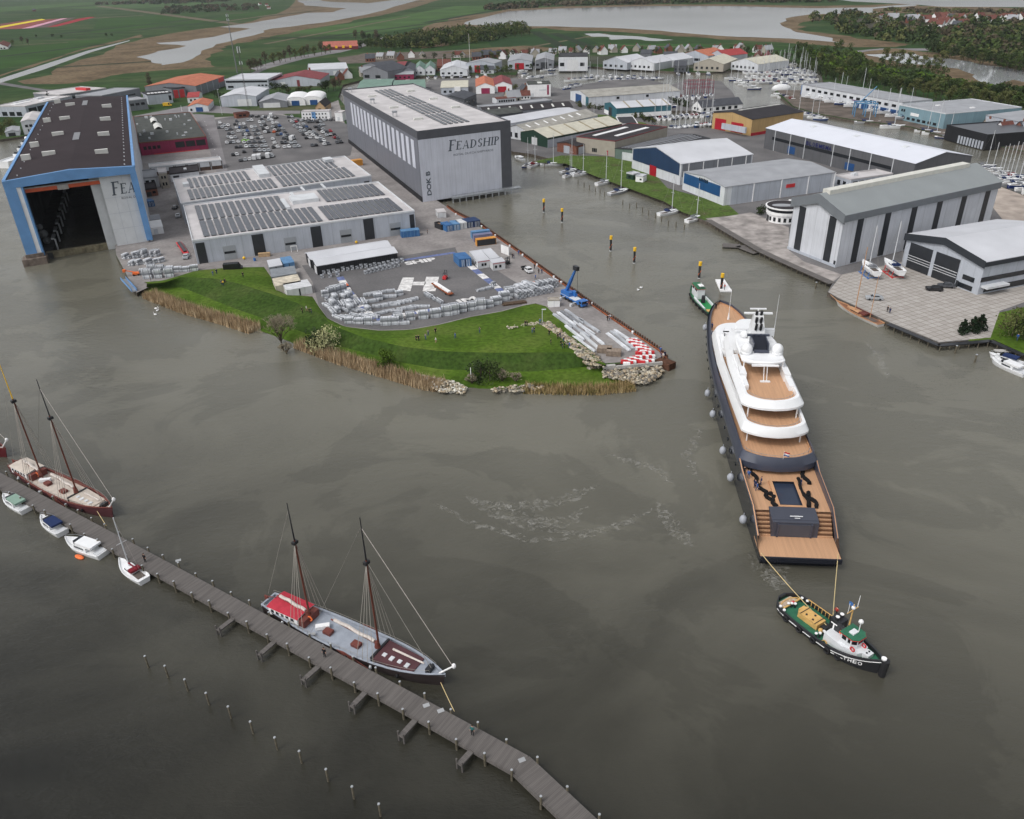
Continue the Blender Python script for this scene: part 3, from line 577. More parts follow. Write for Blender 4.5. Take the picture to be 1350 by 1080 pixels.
    for e in els:
        f, u0, u1, z0, z1, nm, mt = e[:7]; pr_ = e[7] if len(e) > 7 else .12
        x0, x1 = (u0*Wd, u1*Wd) if f in 'fb' else (u0*Ln, u1*Ln); q = MB()
        if f == 'f': q.box(x0,x1,-pr_,.05,z0*h,z1*h)
        elif f == 'b': q.box(x0,x1,Ln-.05,Ln+pr_,z0*h,z1*h)
        elif f == 'r': q.box(Wd-.05,Wd+pr_,x0,x1,z0*h,z1*h)
        else: q.box(-pr_,.05,x0,x1,z0*h,z1*h)
        q.build(nm, mt, t)
    for e in roofs:                                   # x0,x1,y0,y1 in fractions, height, name, material
        x0,x1,y0,y1,hh,nm,mt = e; x0*=Wd; x1*=Wd; y0*=Ln; y1*=Ln; q = MB(); o_ = .26
        vs = [(x,y,zr(x,y)+o_-.15) for x,y in ((x0,y0),(x1,y0),(x1,y1),(x0,y1))]; vs += [(x,y,z+hh+.15) for x,y,z in vs]
        q.add(vs, [(0,3,2,1),(4,5,6,7),(0,1,5,4),(1,2,6,5),(2,3,7,6),(3,0,4,7)]); q.build(nm, mt, ro)
    t['_w'] = Wd; t['_l'] = Ln
    return t, wo, ro, Wd, Ln
def wins(f, u0, u1, z0, z1, n, gap=.3, nm='window', mt=None):
    st = (u1-u0)/n; return [(f, u0+st*i, u0+st*(i+1-gap), z0, z1, nm, mt or glass) for i in range(n)]
# ---- lettering: upright capitals with slab serifs, sheared ----
def serif_word(mb, word, x0, z0, h, y, width, m=0, shear=.18, first=1.3):
    TH, TN, SF = .20, .075, .07
    def glyph(ch, w):
        q = []
        def bar(xa,xb,ya,yb): q.append([(xa,ya),(xb,ya),(xb,yb),(xa,yb)])
        def srf(x, yb): bar(x-.09,x+TH+.09, yb, yb+SF)
        def arc(cx,cy,rx,ry,a0,a1,t0,t1,n=10):
            for i in range(n):
                aa,ab = a0+(a1-a0)*i/n, a0+(a1-a0)*(i+1)/n; f = lambda a_: TN+(TH-TN)*abs(math.cos(a_))
                q.append([(cx+(rx-f(aa))*math.cos(aa),cy+(ry-TN)*math.sin(aa)),(cx+rx*math.cos(aa),cy+ry*math.sin(aa)),(cx+rx*math.cos(ab),cy+ry*math.sin(ab)),(cx+(rx-f(ab))*math.cos(ab),cy+(ry-TN)*math.sin(ab))])
        if ch in 'FEPDHI': bar(0,TH,0,1); srf(0,0); srf(0,1-SF)
        if ch in 'FE': bar(TH,w,1-TN,1); bar(w-TN,w,.80,1-TN); bar(TH,w*.75,.5,.5+TN)
        if ch == 'E': bar(TH,w,0,TN); bar(w-TN,w,TN,.2)
        if ch == 'H': bar(w-TH,w,0,1); srf(w-TH,0); srf(w-TH,1-SF); bar(TH,w-TH,.48,.48+TN)
        if ch == 'D': arc(TH,.5,w-TH,.5,-PI/2,PI/2,0,0)
        if ch == 'P': arc(TH,.74,w-TH,.26,-PI/2,PI/2,0,0)
        if ch == 'A':
            q.append([(0,0),(TN,0),(w*.5,1),(w*.45,1)]); q.append([(w-TH,0),(w,0),(w*.55,1),(w*.42,1)]); bar(w*.2,w*.75,.3,.3+TN); bar(-.07,TN+.08,0,SF); bar(w-TH-.07,w+.07,0,SF)
        if ch == 'S':
            arc(w/2,.74,w/2,.26,PI*.1,PI*1.5,0,0); arc(w/2,.26,w/2,.26,-PI*.9,PI*.5,0,0)
        return q
    ws = {'F':.62,'E':.66,'A':.85,'D':.8,'S':.6,'H':.9,'I':.2,'P':.62}; gap = .24
    tot = sum(ws[c]*(first if i == 0 else 1) for i, c in enumerate(word))+gap*(len(word)-1); k = width/(tot*h) if width else 1
    x = 0
    for i, c in enumerate(word):
        s_ = first if i == 0 else 1
        for q in glyph(c, ws[c]):
            pts = [(x0+k*h*(x+px*s_+shear*py*s_), y, z0+h*py*s_-(0 if i else h*.06)) for px, py in q]
            A = sum(pts[j][0]*pts[(j+1)%4][2]-pts[(j+1)%4][0]*pts[j][2] for j in range(4))
            mb.add(pts if A > 0 else pts[::-1], [(0,1,2,3)], m)
        x += ws[c]*s_+gap
letm = M('slate_lettering', (.075,.09,.11), rough=.5, var=0)
# ---- the big dock hall with the closed panel door ----
t, wo, ro, Wd, Ln = shed('dock_hall', 'huge slate grey dock hall with DOK B and slanted company lettering on its end', 'dock hall', (551,176), (672,161.5), (545,111.5), 32.2, 0, wall=w_dock, roof=(r_pale, M('slate_parapet', (.085,.088,.10), rough=.5, var=.08)), par=.6,
    els=[('l', .045+i*.0585*.92, .045+i*.0585*.92+.030, .45+.0*i, .86, 'wall_panel', w_dockl) for i in range(16)])
H_ = 32.2
q = MB(); q.box(-.3,Wd+.3,-.35,0,H_-3.0,H_+1.0); q.box(-.35,0,0,Ln,H_-2.6,H_+1.0); q.box(Wd-5.5,Wd+.3,-.35,0,0,H_-3.0); q.build('fascia', M('slate_parapet', (.085,.088,.10)), t)
q = MB(); q.box(0,Wd-5.5,-.3,.02,0,H_-3.0); dr = q.build('dock_door', w_dockl, t)
q = MB(); serif_word(q, 'FEADSHIP', Wd*.315, H_*.70, 3.9, -.33, Wd*.545); q.build('lettering', letm, dr); q = MB(); add_text(q, 'ROYAL DUTCH SHIPYARDS', 1.35, (Wd*.36,-.33,H_*.615), (1,0,0), (0,0,1), width=Wd*.44)
q.build('lettering', letm, dr)
q = MB(); add_text(q, 'DOK B', 3.0, (Wd*.095,-.33,2.8), (0,0,1), (-1,0,0), width=11.5, bold=.1); q.build('lettering', letm, dr)
q = MB(); q.box(-.5,0,0,Ln,0,2.2); q.build('plinth', M('dark_plinth', (.03,.03,.033), rough=.8), t)
q = MB(); q.box(Wd*.3,Wd+4,-4.2,-1.0,.1,.9)
for i in range(22): x = Wd*.3+i*1.6; q.tube((x,-4.1,.9),(x,-4.1,2.0),.08,.08,4)
q.tube((Wd*.3,-4.1,2.0),(Wd+3,-4.1,2.0),.08,.08,4)
for i in range(10): x = Wd*.3+i*3.6; q.tube((x,-4.1,-2.5),(x,-4.1,.1),.35,.35,6)
q.build('walkway', steel, t)
for i in range(5):                       # five rows of roof panels in four blocks
    for j in range(4):
        q = MB(); x = Wd*(.36+.062*i); y0 = Ln*(.07+.215*j); q.box(x,x+Wd*.036,y0,y0+Ln*.195,H_+.45,H_+.6)
        if not (j == 3 and i > 3): q.build('solar_panel_row', solar, ro)
for (fx, fy) in ((.22,.20),(.20,.46),(.20,.76),(.82,.34),(.80,.56),(.76,.8)):
    q = MB(); q.box(Wd*fx-2.5,Wd*fx+2.5,Ln*fy-.8,Ln*fy+.8,H_+.2,H_+1.2); q.build('skylight', skyl, ro)
for (fx, fy) in ((.06,.3),(.07,.6),(.05,.93)):
    q = MB(); x, y = Wd*fx, Ln*fy
    for a in (-1,1):
        for b in (-1,1): q.tube((x+a,y+b,H_+.2),(x+a,y+b,H_+3),.12,.12,4)
    q.box(x-1.2,x+1.2,y-1.2,y+1.2,H_+2.2,H_+3.0); q.build('roof_vent', steel, ro)
# ---- the open dock hall at left ----
a = P(5.5,240,33); b = P(175,220,33); c = P(166.7,126.5,33)
u = (b-a); Wd = u.length; u.normalize(); v = Vector((-u.y,u.x,0)); Ln = (c-b).dot(v); kk = (c-b).dot(u)/Ln
t = thing('dock_hall', 'huge open-ended dock hall with dark roof and sky blue frame over the water', 'dock hall', (a.x,a.y,0), math.atan2(u.y,u.x)); HA = 33.0; t['_k'] = kk
q = MB(); ap = 1.6
q.add([(-.6,-.6,HA),(Wd/2,-.6,HA+ap),(Wd+.6,-.6,HA),(Wd+.6,Ln,HA),(Wd/2,Ln,HA+ap),(-.6,Ln,HA)], [(0,1,4,5),(1,2,3,4)])
q.add([(-.6,-.6,HA-.5),(Wd/2,-.6,HA+ap-.5),(Wd+.6,-.6,HA-.5),(Wd+.6,Ln,HA-.5),(Wd/2,Ln,HA+ap-.5),(-.6,Ln,HA-.5)], [(0,5,4,1),(1,4,3,2)])
ro = q.build('roof', M('brown_bitumen', (.038,.030,.033), rough=.95, var=.12, scale=.06, det=8), t)
q = MB(); q.box(-.6,.6,0,Ln,0,HA); q.box(Wd-.6,Wd+.6,1,Ln,0,HA-.3); q.box(.6,Wd-.6,Ln-.6,Ln,0,HA); q.build('wall', M('dock_wall_white', (.55,.57,.60), rough=.6, var=.12, scale=.06), t)
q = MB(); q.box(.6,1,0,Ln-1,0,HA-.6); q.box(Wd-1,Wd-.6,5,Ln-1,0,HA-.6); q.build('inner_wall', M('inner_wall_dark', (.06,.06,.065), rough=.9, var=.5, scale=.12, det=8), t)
q = MB(); q.add([(-.7,-.8,HA-2.6),(Wd/2,-.8,HA-2.2),(Wd+.7,-.8,HA-2.6),(Wd+.7,-.8,HA+.3),(Wd/2,-.8,HA+ap+.3),(-.7,-.8,HA+.3)], [(0,1,4,5),(1,2,3,4)]); q.add([(-.7,.6,HA-2.6),(Wd/2,.6,HA-2.2),(Wd+.7,.6,HA-2.6),(Wd+.7,.6,HA+.3),(Wd/2,.6,HA+ap+.3),(-.7,.6,HA+.3)], [(5,4,1,0),(4,3,2,1)])
q.add([(-.7,-.8,HA-2.6),(Wd/2,-.8,HA-2.2),(Wd+.7,-.8,HA-2.6),(-.7,.6,HA-2.6),(Wd/2,.6,HA-2.2),(Wd+.7,.6,HA-2.6)], [(0,3,4,1),(1,4,5,2)])
q.add([(-.7,-.8,HA+.3),(Wd/2,-.8,HA+ap+.3),(Wd+.7,-.8,HA+.3),(-.7,.6,HA+.3),(Wd/2,.6,HA+ap+.3),(Wd+.7,.6,HA+.3)], [(0,1,4,3),(1,2,5,4)])
q.build('front_beam', bl_trim, t)
for x0_, x1_, z_ in ((-.7,3.3,2.5),(4.9,5.6,0),(Wd-1.7,Wd+.7,2.5)): q = MB(); q.box(x0_,x1_,-.8,2,z_,HA-2.6); q.build('front_post', bl_trim, t)
q = MB(); q.box(3.3,4.9,-.5,2,2.0,HA-2.6); q.build('front_post', white, t)
q = MB(); q.box(Wd-.2,Wd+.9,1,Ln,HA-.6,HA+.4); q.box(-.9,.2,1,Ln,HA-.6,HA+.4); q.build('roof_edge', bl_trim, t)
q = MB(); q.box(Wd-17.5,Wd-12.4,3.6,4.6,0,HA-2.4); dr = q.build('dock_door', M('pale_door_panel', (.50,.52,.53), rough=.5, var=.08), t)
q = MB(); q.box(Wd-13.6,Wd-1.2,1.4,2.4,1.5,HA-1.6); dr = q.build('dock_door', M('white_door_panel', (.60,.62,.63), rough=.5, var=.05), t)
q = MB(); serif_word(q, 'FEA', Wd-10.0, HA-10.4, 4.2, 1.33, 8.6); q.build('lettering', letm, dr); q = MB(); add_text(q, 'ROYAL D', 1.25, (Wd-7.2,1.33,HA-12.6), (1,0,0), (0,0,1), width=5.4); q.build('lettering', letm, dr)
q = MB(); 
for zz in (8.5,15,21.5): q.box(Wd-13.55,Wd-1.25,1.36,1.4,zz,zz+.1)
for xx in (4.1,8.2): q.box(Wd-13.6+xx,Wd-13.5+xx,1.36,1.4,1.6,HA-1.7)
q.build('panel_seam', w_lgrey, dr)
q = MB(); q.box(5.6,Wd-13,4,6,0,2.6); q.build('dock_gate', M('mossy_concrete', (.17,.15,.10), rough=.9, var=.45, scale=.6), t)
q = MB(); q.box(-2.5,6.2,-3,3,-1,2.8); q.box(-1,5.5,-1.5,2,2.8,4.2); q.build('pier_foot', M('stained_concrete', (.16,.13,.11), rough=.9, var=.4, scale=.6), t)
q = MB(); q.box(5,Wd-13,2.4,3.4,HA-5.6,HA-4.2); q.box(5,Wd-13,2.5,3.3,HA-4.2,HA-3.7,1); q.box(17,21,2.0,2.4,HA-5.9,HA-4.0,1); q.build('gantry_crane', [M('crane_red', (.62,.12,.05), rough=.5), conc], t)
for i in range(8): q = MB(); y = 10+i*13; q.box(8.2,9.4,y,y+7,6,6.6); q.box(9.3,9.9,y,y+.6,1.5,6.1); q.build('dock_scaffold', steel, t)
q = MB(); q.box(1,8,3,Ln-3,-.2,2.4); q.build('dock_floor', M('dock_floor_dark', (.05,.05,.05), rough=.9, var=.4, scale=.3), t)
q = MB()
for (x_, z_, r_) in ((5.5,8,1.8),(6,5,1.5),(5,11,1.3)): q.sphere((x_,14,z_), r_, 0, 8, 5)
q.build('tarpaulin', M('tarpaulin_grey', (.10,.105,.11), rough=.7), t)
for (fx, fy) in [(.22,.18),(.235,.40),(.245,.62),(.25,.86),(.68,.14),(.685,.34),(.69,.55),(.695,.77),(.03,.17),(.05,.30),(.055,.62),(.07,.95)]:
    q = MB(); s_ = 2.6 if fx > .1 else 1.8; x = Wd*fx+3; y = Ln*fy; q.box(x-s_,x+s_,y-.9,y+.9,HA+.3,HA+1.9+ap*.4); q.build('skylight', skyl, ro)
for (fy) in (.30,.82): q = MB(); q.box(Wd*.46,Wd*.52,Ln*fy,Ln*(fy+.09),HA+1.0,HA+1.75); q.build('skylight', M('grey_skylight', (.14,.14,.15), rough=.3), ro)
for i in range(26): q = MB(); q.box(Wd*.93,Wd*.93+.5,Ln*(.02+i*.037),Ln*(.02+i*.037)+.5,HA+.1,HA+.65); q.build('roof_fitting', lit, ro)
for i in range(16): q = MB(); q.box(Wd*.08,Wd*.08+.4,Ln*(.03+i*.06),Ln*(.03+i*.06)+.4,HA+.1,HA+.7); q.build('roof_fitting', lit, ro)
# ---- workshops with solar roofs ----
pd = M('workshop_door', (.30,.32,.34), rough=.5, var=.1)
e1 = [('f',.008,.045,0,.92,'glazed_door',d_black), ('f',.245,.295,0,.95,'glazed_door',d_black), ('f',.505,.552,0,.95,'glazed_door',d_black), ('f',.75,.797,0,.98,'glazed_door',d_black), ('f',.973,.995,.1,.9,'glazed_door',d_black)]
for k in (.115,.38,.635,.872): e1 += [('f',k,k+.055,0,.62,'roller_door',pd), ('f',k+.004,k+.051,.28,.38,'window',glass,.2)]
t, wo, ro, Wd, Ln = shed('workshop', 'long pale workshop with solar roof rows and tall dark doors, nearer of the two', 'workshop', (254,319), (546.5,279.5), (498.5,241), 9.0, 0, wall=w_lgrey, roof=(r_pale, lit), par=.5, els=e1)
def rows(x0, x1, n, y0, y1, Wd, Ln, ro, h, ft=.62, skip=()):
    st = (x1-x0)/n
    for i in range(n):
        if i in skip: continue
        q = MB(); q.box(Wd*(x0+st*i),Wd*(x0+st*(i+ft)),Ln*y0,Ln*y1,h+.45,h+.62); q.build('solar_panel_row', solar, ro)
rows(.05,.50,14,.50,.93,Wd,Ln,ro,9.0,.7,(13,)); rows(.05,.58,17,.06,.47,Wd,Ln,ro,9.0,.75); rows(.60,.96,13,.06,.45,Wd,Ln,ro,9.0,.85); rows(.66,.965,11,.56,.95,Wd,Ln,ro,9.0,.8)
for (x0,x1,y0,y1,hh) in ((.50,.63,.62,.80,1.6),(.455,.475,.5,.78,1.0),(.52,.535,.80,.95,1.0)): q = MB(); q.box(Wd*x0,Wd*x1,Ln*y0,Ln*y1,9.2,9.2+hh); q.build('roof_unit', lit, ro)
t, wo, ro, Wd, Ln = shed('workshop', 'long pale workshop with solar rows beside the car park, farther of the two', 'workshop', (239,270), (489.5,233), (454.5,207), 9.0, 0, wall=w_lgrey, roof=(r_pale, lit), par=.5, els=wins('f',.22,.62,.45,.75,4,.55)+[('f',.955,.985,.2,.8,'glazed_door',d_black),('f',.01,.05,.1,.6,'glazed_door',d_black)])
rows(.07,.40,11,.52,.92,Wd,Ln,ro,9.0,.62); rows(.05,.50,16,.08,.46,Wd,Ln,ro,9.0,.7); rows(.52,.90,13,.55,.97,Wd,Ln,ro,9.0,.62); rows(.52,.93,14,.08,.50,Wd,Ln,ro,9.0,.7)
for (x0,x1,y0,y1,hh) in ((.44,.50,.55,.98,1.8),(.85,.90,.80,.93,1.8),(.04,.07,.6,.7,1.5)): q = MB(); q.box(Wd*x0,Wd*x1,Ln*y0,Ln*y1,9.2,9.2+hh); q.build('roof_unit', lit, ro)
for i in range(2): q = MB(); q.box(Wd*(.60+.11*i),Wd*(.612+.11*i),-9,0,8.6,9.2); q.build('pipe_bridge', lit, ro)
# ---- tents with white roofs ----
tents = 'long white-roofed storage tents with black walls'
shed('storage_tent', 'white-roofed black-walled storage tent, the front one with grey bundles along it', 'tent', (417.5,351), (523.5,333.5), (518,325), 3.6, 1.0, 'x', w_black, r_white, base=ZL, group=tents, els=[('l',.1,.5,0,.8,'door',d_white)])
shed('storage_tent', 'white-roofed storage tent half hidden behind the one with the grey bundles', 'tent', (409,342), (515,325), (510,317), 3.6, 1.0, 'x', w_black, r_white, base=ZL, group=tents, els=[('l',.1,.5,0,.8,'door',d_white)])
# ---- crimson canteen and low buildings round it ----
t, wo, ro, Wd, Ln = shed('office_building', 'crimson building with grey-green flat roof beside the open dock hall', 'office', (183,189.5), (272,181), (250.5,148.5), 7.5, 0, wall=w_mag, roof=(r_grn, w_brick), par=.4, els=wins('f',.05,.32,.45,.72,4,.35)+wins('f',.52,.99,.38,.85,3,.12))
for (x0,x1,y0,y1) in ((.27,.38,.68,.84),(.29,.42,.42,.6)): q = MB(); q.loft([[(Wd*x0+(Wd*(x1-x0))*k/6,Ln*y,7.8+1.4*math.sin(PI*k/6)) for k in range(7)] for y in (y0,y1)]); q.build('skylight_dome', skyl, ro, smooth=True)
rn = random.Random(5)
for i in range(22): q = MB(); x, y = Wd*rn.uniform(.04,.95), Ln*rn.uniform(.05,.95); s_ = rn.uniform(.4,1.1); q.box(x-s_,x+s_,y-s_*.7,y+s_*.7,7.7,7.7+rn.uniform(.6,1.5)); q.build('roof_vent', lit, ro)
q = MB(); q.box(Wd*.18,Wd*.86,-.25,0,-.1,.5); q.build('red_edge', redp, t)
shed('low_hall', 'low white flat-roofed hall behind the crimson building', 'hall', (174,157), (247,154), (246,147), 5, 0, wall=w_white, roof=r_white, L=9)
shed('boiler_house', 'small dark hut with red pipes between the open hall and the crimson building', 'hut', (177,176), (188,175), (186,163), 3.5, 0, wall=M('red_pipes', (.30,.05,.03), rough=.7, var=.5, scale=1.5), roof=r_dark)
t, wo, ro, Wd, Ln = shed('covered_store', 'open steel framed store with brown floor in front of the crimson building', 'store', (197,222), (292,212), (286,203), 4.5, 0, wall=M('brown_store_wall', (.10,.065,.05), rough=.9, var=.2), roof=(r_pale, lit), L=11, els=[('f',i/6,i/6+.012,0,1.0,'post',steel,.3) for i in range(7)]+[('f',i/6+.02,i/6+.155,.45,.98,'wall_panel',lit,.15) for i in range(6)])
shed('store_annex', 'dark-roofed annex below the open steel framed store', 'store', (224,231), (262,226), (260,218), 4, 0, wall=w_white, roof=r_dark, els=[('f',.1,.3,0,.8,'door',d_black)], roofs=[(.5,.6,.4,.6,.6,'roof_vent',lit)])
shed('site_cabin', 'grey-roofed site cabin against the open dock hall', 'cabin', (189,236), (208,234), (205,224), 5, 0, wall=w_white, roof=r_grey, els=wins('f',.1,.9,.4,.8,2,.4)+[('r',.1,.3,0,.5,'door',d_black)])
shed('site_cabin', 'two-storey pale stair cabin with dark windows beside the grey-roofed cabin', 'cabin', (209,229), (220,228), (218,222), 8, 0, wall=w_beige, roof=r_pale, els=wins('f',.2,.9,.65,.82,2,.4)+wins('f',.2,.9,.2,.4,2,.4)+[('f',.05,.12,0,.2,'door',d_black)])
shed('site_cabin', 'brown flat-roofed hut with a dark door below the site cabins', 'hut', (191,252), (207,249), (205,241), 3.4, 0, wall=w_brick, roof=r_dark, els=[('f',.15,.5,0,.7,'door',d_black)]+wins('f',.6,.95,.4,.75,1))
shed('frame_tent', 'white peaked frame tent on the narrow yard beside the open hall', 'tent', (196,301.5), (214.5,299), (211.5,290), 3.0, 1.3, 'x', white, white, over=.1, els=[('f',.3,.6,0,.8,'door_flap',lit)])
shed('frame_tent', 'grey low store behind the white frame tent', 'store', (194,291), (211,289), (209,283), 3.0, .8, 'x', w_lgrey, r_grey, els=[('f',.3,.6,0,.8,'door',d_white)])
# ---- background works ----
shed('works_building', 'flat pale-roofed works with long skylights and dark glazed wall behind the left shore trees', 'factory', (-8,141), (33,141), (66,123), 8, 0, wall=w_lgrey, roof=r_pale, L=60, els=wins('f',.2,.9,.1,.5,3,.3)+wins('r',.05,.95,.05,.8,5,.15), roofs=[(.3,.45,.15,.5,.4,'skylight',white),(.55,.7,.55,.9,.4,'skylight',white),(.1,.2,.3,.6,.6,'roof_unit',lit),(.15,.3,.7,.85,.8,'roof_unit',lit)])
shed('office_building', 'three-storey pale office with rows of dark windows beside the far corner of the open hall', 'office', (27,161), (48,159), (54,148), 9, 1.2, 'y', w_white, r_pale, els=wins('f',.2,1.0,.55,.75,3,.3)+wins('f',.3,1.1,.2,.4,3,.3))
shed('boathouse', 'tiny white boathouse at the water beside the pale three-storey office', 'boathouse', (14,176), (25,173), (26,167), 3, 1, 'y', w_white, r_grey, els=[('f',.2,.7,0,.8,'door',d_black)])
shed('works_building', 'long low hall with white corrugated roof behind the open dock hall', 'factory', (78,126), (140,117), (138,110), 8, 0, wall=w_grey, roof=r_pale, L=40, els=wins('f',.05,.95,.3,.7,6,.3), roofs=[(.62,.72,.1,.5,2,'roof_unit',redp)])
shed('works_building', 'grey wedge-shaped office with long slit window behind the open dock hall', 'office', (134,127), (184,117), (180,107), 11, 0, wall=w_grey, roof=r_grey, L=28, els=[('f',.12,.85,.62,.72,'slit_window',glass),('f',.1,.9,.2,.35,'slit_window',glass)])
shed('works_building', 'grey two-storey office with open staircase at the bend of the works road', 'office', (168,134), (193,131), (194,121), 8, 0, wall=w_grey, roof=r_grey, L=22, els=wins('f',.1,.95,.5,.75,3,.3)+wins('r',.1,.9,.1,.8,4,.4))
shed('works_building', 'grey hall with black roof and a row of white skylights beside the red doors', 'factory', (194,126), (226,123), (236,116), 8, 0, wall=w_lgrey, roof=r_black, L=24, els=wins('f',.85,.97,.3,.8,1,.1)+[('r',.1,.3,0,.7,'door',d_black)], roofs=[(.1+.15*i,.2+.15*i,.3,.5,.5,'skylight',white) for i in range(6)])
shed('works_building', 'black-roofed link with two tall red doors beside the orange-roofed hall', 'factory', (226,118), (244,116), (241,111), 8, 0, wall=w_grey, roof=r_black, L=20, els=[('f',.1,.42,0,.9,'red_door',redp),('f',.52,.88,0,.9,'red_door',redp)])
shed('works_building', 'grey hall under a large orange roof at the edge of the meadow', 'factory', (214,110), (258,113.5), (296,100.5), 9, 3.0, 'y', w_grey, r_orange, els=wins('f',.6,.8,.2,.7,1,.2)+[('r',.15+.2*i,.16+.2*i,0,1,'wall_rib',w_lgrey) for i in range(4)]+[('r',.75,.95,.55,1.0,'red_panel',redp)])
shed('garage', 'little white workshop with orange roof and blue door by the car park entrance', 'workshop', (252,139), (274,139.5), (281,132), 4.5, 2.2, 'y', w_white, r_orange, els=[('f',.38,.72,0,.8,'blue_door',d_blue),('f',.1,.2,.2,.6,'window',glass)])
shed('house', 'white cottage with red tiled roof behind the little orange-roofed workshop', 'house', (250,130), (262,128), (266,122), 4.5, 2.5, 'x', white, r_red, els=wins('f',.2,.9,.3,.7,2,.5)+[('l',.4,.6,.2,.7,'window',glass)])
shed('warehouse', 'pale grey warehouse with white roof and wide white door by the lattice mast', 'warehouse', (297,126), (337,127), (354,116.5), 8, 2.2, 'y', w_lgrey, r_white, els=[('f',.47,.86,.05,.72,'white_door',d_white),('r',.1,.2,.1,.5,'window',glass)])
shed('warehouse', 'long two-storey warehouse with white roof and dark band behind the white-roofed warehouse', 'warehouse', (299,105), (353,105), (372,97), 9, 0, wall=w_lgrey, roof=r_white, els=[('f',.02,.98,.72,.92,'dark_band',glass),('f',.05,.18,.2,.4,'window',glass)]+wins('f',.75,1.0,.35,.5,3,.4)+[('r',.05,.95,.7,.9,'dark_band',glass)])
shed('warehouse', 'wide grey warehouse with maroon hipped roof beyond the dark hedge', 'warehouse', (366,104.5), (422,105), (434,97), 6, 4, 'y', w_lgrey, r_maroon, els=[('f',.5,.56,0,1,'maroon_strip',r_maroon),('f',.15,.25,.2,.7,'door',d_white)])
shed('warehouse', 'flat grey sheds with white doors beside a brick red tower, beyond the maroon-roofed warehouse', 'warehouse', (408,92), (459,91), (456,83), 6, 0, wall=w_lgrey, roof=r_white, els=[('f',.15,.35,0,.7,'door',d_white),('f',.62,.85,0,.75,'door',d_white),('f',.02,.07,0,1.5,'red_tower',w_brick,1.5)])
shed('shed', 'grey gabled shed with pale roof next to the arched sheds', 'shed', (352,132), (378,134), (385,126), 4.5, 3, 'y', w_grey, r_grey, els=[('f',.15,.75,.0,.85,'white_door',d_white),('l',.3,.5,.2,.7,'window',glass)])
ag = 'white arched-roof sheds with blue doors'
shed('arched_shed', 'white arched-roof shed with blue door, left one of the pair', 'shed', (382,131.5), (402,132.5), (407,125), 4, 3, 'y', white, white, arch=True, over=.1, group=ag, els=[('f',.3,.7,0,1.0,'blue_door',d_blue)])
shed('arched_shed', 'white arched-roof shed with blue door, right one of the pair', 'shed', (403,130.5), (424,131.5), (430,124), 4, 3, 'y', white, white, arch=True, over=.1, group=ag, els=[('f',.4,.78,0,1.0,'blue_door',d_blue)])
t, wo, ro, Wd, Ln = shed('cabin_block', 'two-storey block of white portable cabins with blue panel beyond the car park', 'cabins', (397,148), (434,147), (434,141), 5.6, 0, wall=white, roof=r_pale, L=7, els=wins('f',.05,.95,.62,.8,8,.6)+wins('f',.05,.95,.15,.35,8,.6)+[('f',.36,.5,.02,.98,'blue_panel',bl_trim)])
shed('cabin_block', 'single white portable cabin by the corner of the closed dock hall', 'cabins', (441,149), (451,149), (451,143), 6, 0, wall=white, roof=r_pale, L=9, els=[('f',.3,.6,.1,.5,'door',lit)])
shed('house', 'small wooden house with tan pointed gable behind the white cabins', 'house', (416,141), (428,141), (436,135), 4, 4, 'y', wood, r_dark, els=wins('f',.3,.7,.2,.7,1,.3)+[('r',.2,.4,0,.6,'door',d_black)])
shed('gatehouse', 'brown flat-roofed gatehouse at the top left of the car park', 'gatehouse', (311,151), (329,149), (328,146), 3.2, 0, wall=w_brick, roof=r_tile, L=7, els=wins('f',.2,.8,.4,.8,2,.3)+[('r',.3,.6,0,.7,'door',d_black)])
shed('farmhouse', 'farmhouse with brown tiled roof in the meadow at the left edge', 'house', (-2,62), (10,62), (14,57), 3.5, 5, 'y', white, r_tile, els=wins('f',.2,.9,.2,.8,3,.4)+[('r',.2,.3,0,.7,'door',d_black)])
shed('farmhouse', 'low red-roofed farm building with yellow gables among the meadows', 'farm', (438,60), (472,61), (470,54), 4, 4, 'x', M('maroon_wall', (.16,.03,.04)), M('coral_roof', (.36,.12,.09), rough=.9, var=.2), els=[('f',.15+.2*i,.22+.2*i,.6,1.4,'yellow_gable',yellow,1) for i in range(4)])
# village sheds north of the harbour
def v(lab, fl, fr, br, h, rise, axis, wl, rf, door=None, nw=3, nm='shed', cat='shed', L=None, ln=None):
    e = wins('f',.06,.94,.3,.62,nw,.55)
    if door: e = [('f',.3,.68,0,.8,'door',door)]+wins('f',.05,.26,.35,.6,1,.3)+wins('f',.74,.95,.35,.6,1,.3)
    return shed(nm, lab, cat, fl, fr, br, h, rise, axis, wl, rf, els=e, L=L)
v('dark slate-roofed boat shed, the rear one beside the grey boat shed', (478,86), (500,88), (510,81), 9, 3, 'y', w_grey, r_slate, d_black, L=30)
v('big plain grey boat shed with slate roof at the head of the harbour', (478,94), (511,95), (522,86), 9, 5, 'y', w_grey, r_slate, None, 2, L=40)
v('half open shed with red and white striped roof beside the plain grey boat shed', (520,90), (532,89), (542,81), 9, 3, 'x', w_dgrey, r_maroon, d_black)
v('grey gabled shed behind the white facade with crimson stairs', (531,93), (547,93), (550,86), 7, 3, 'y', w_grey, r_slate)
v('white crimson-trimmed yard office by the harbour head', (520,98), (545,98), (546,93), 5, 1.5, 'x', w_mag, r_grey, None, 4, 'office', 'office')
v('pale house with pale blue roof, left of the twin gables', (549,91), (560,91.5), (561,85), 6, 4, 'y', w_white, r_green, None, 2, 'house', 'house')
v('pale house with pale blue roof, right of the twin gables', (561,91), (573,91), (574,85), 6, 4, 'y', w_white, r_green, None, 2, 'house', 'house')
v('dark red tiled house between the twin gables and the white boat house', (577,87), (594,87), (595,81), 5, 5, 'x', w_brick, r_tile, None, 3, 'house', 'house')
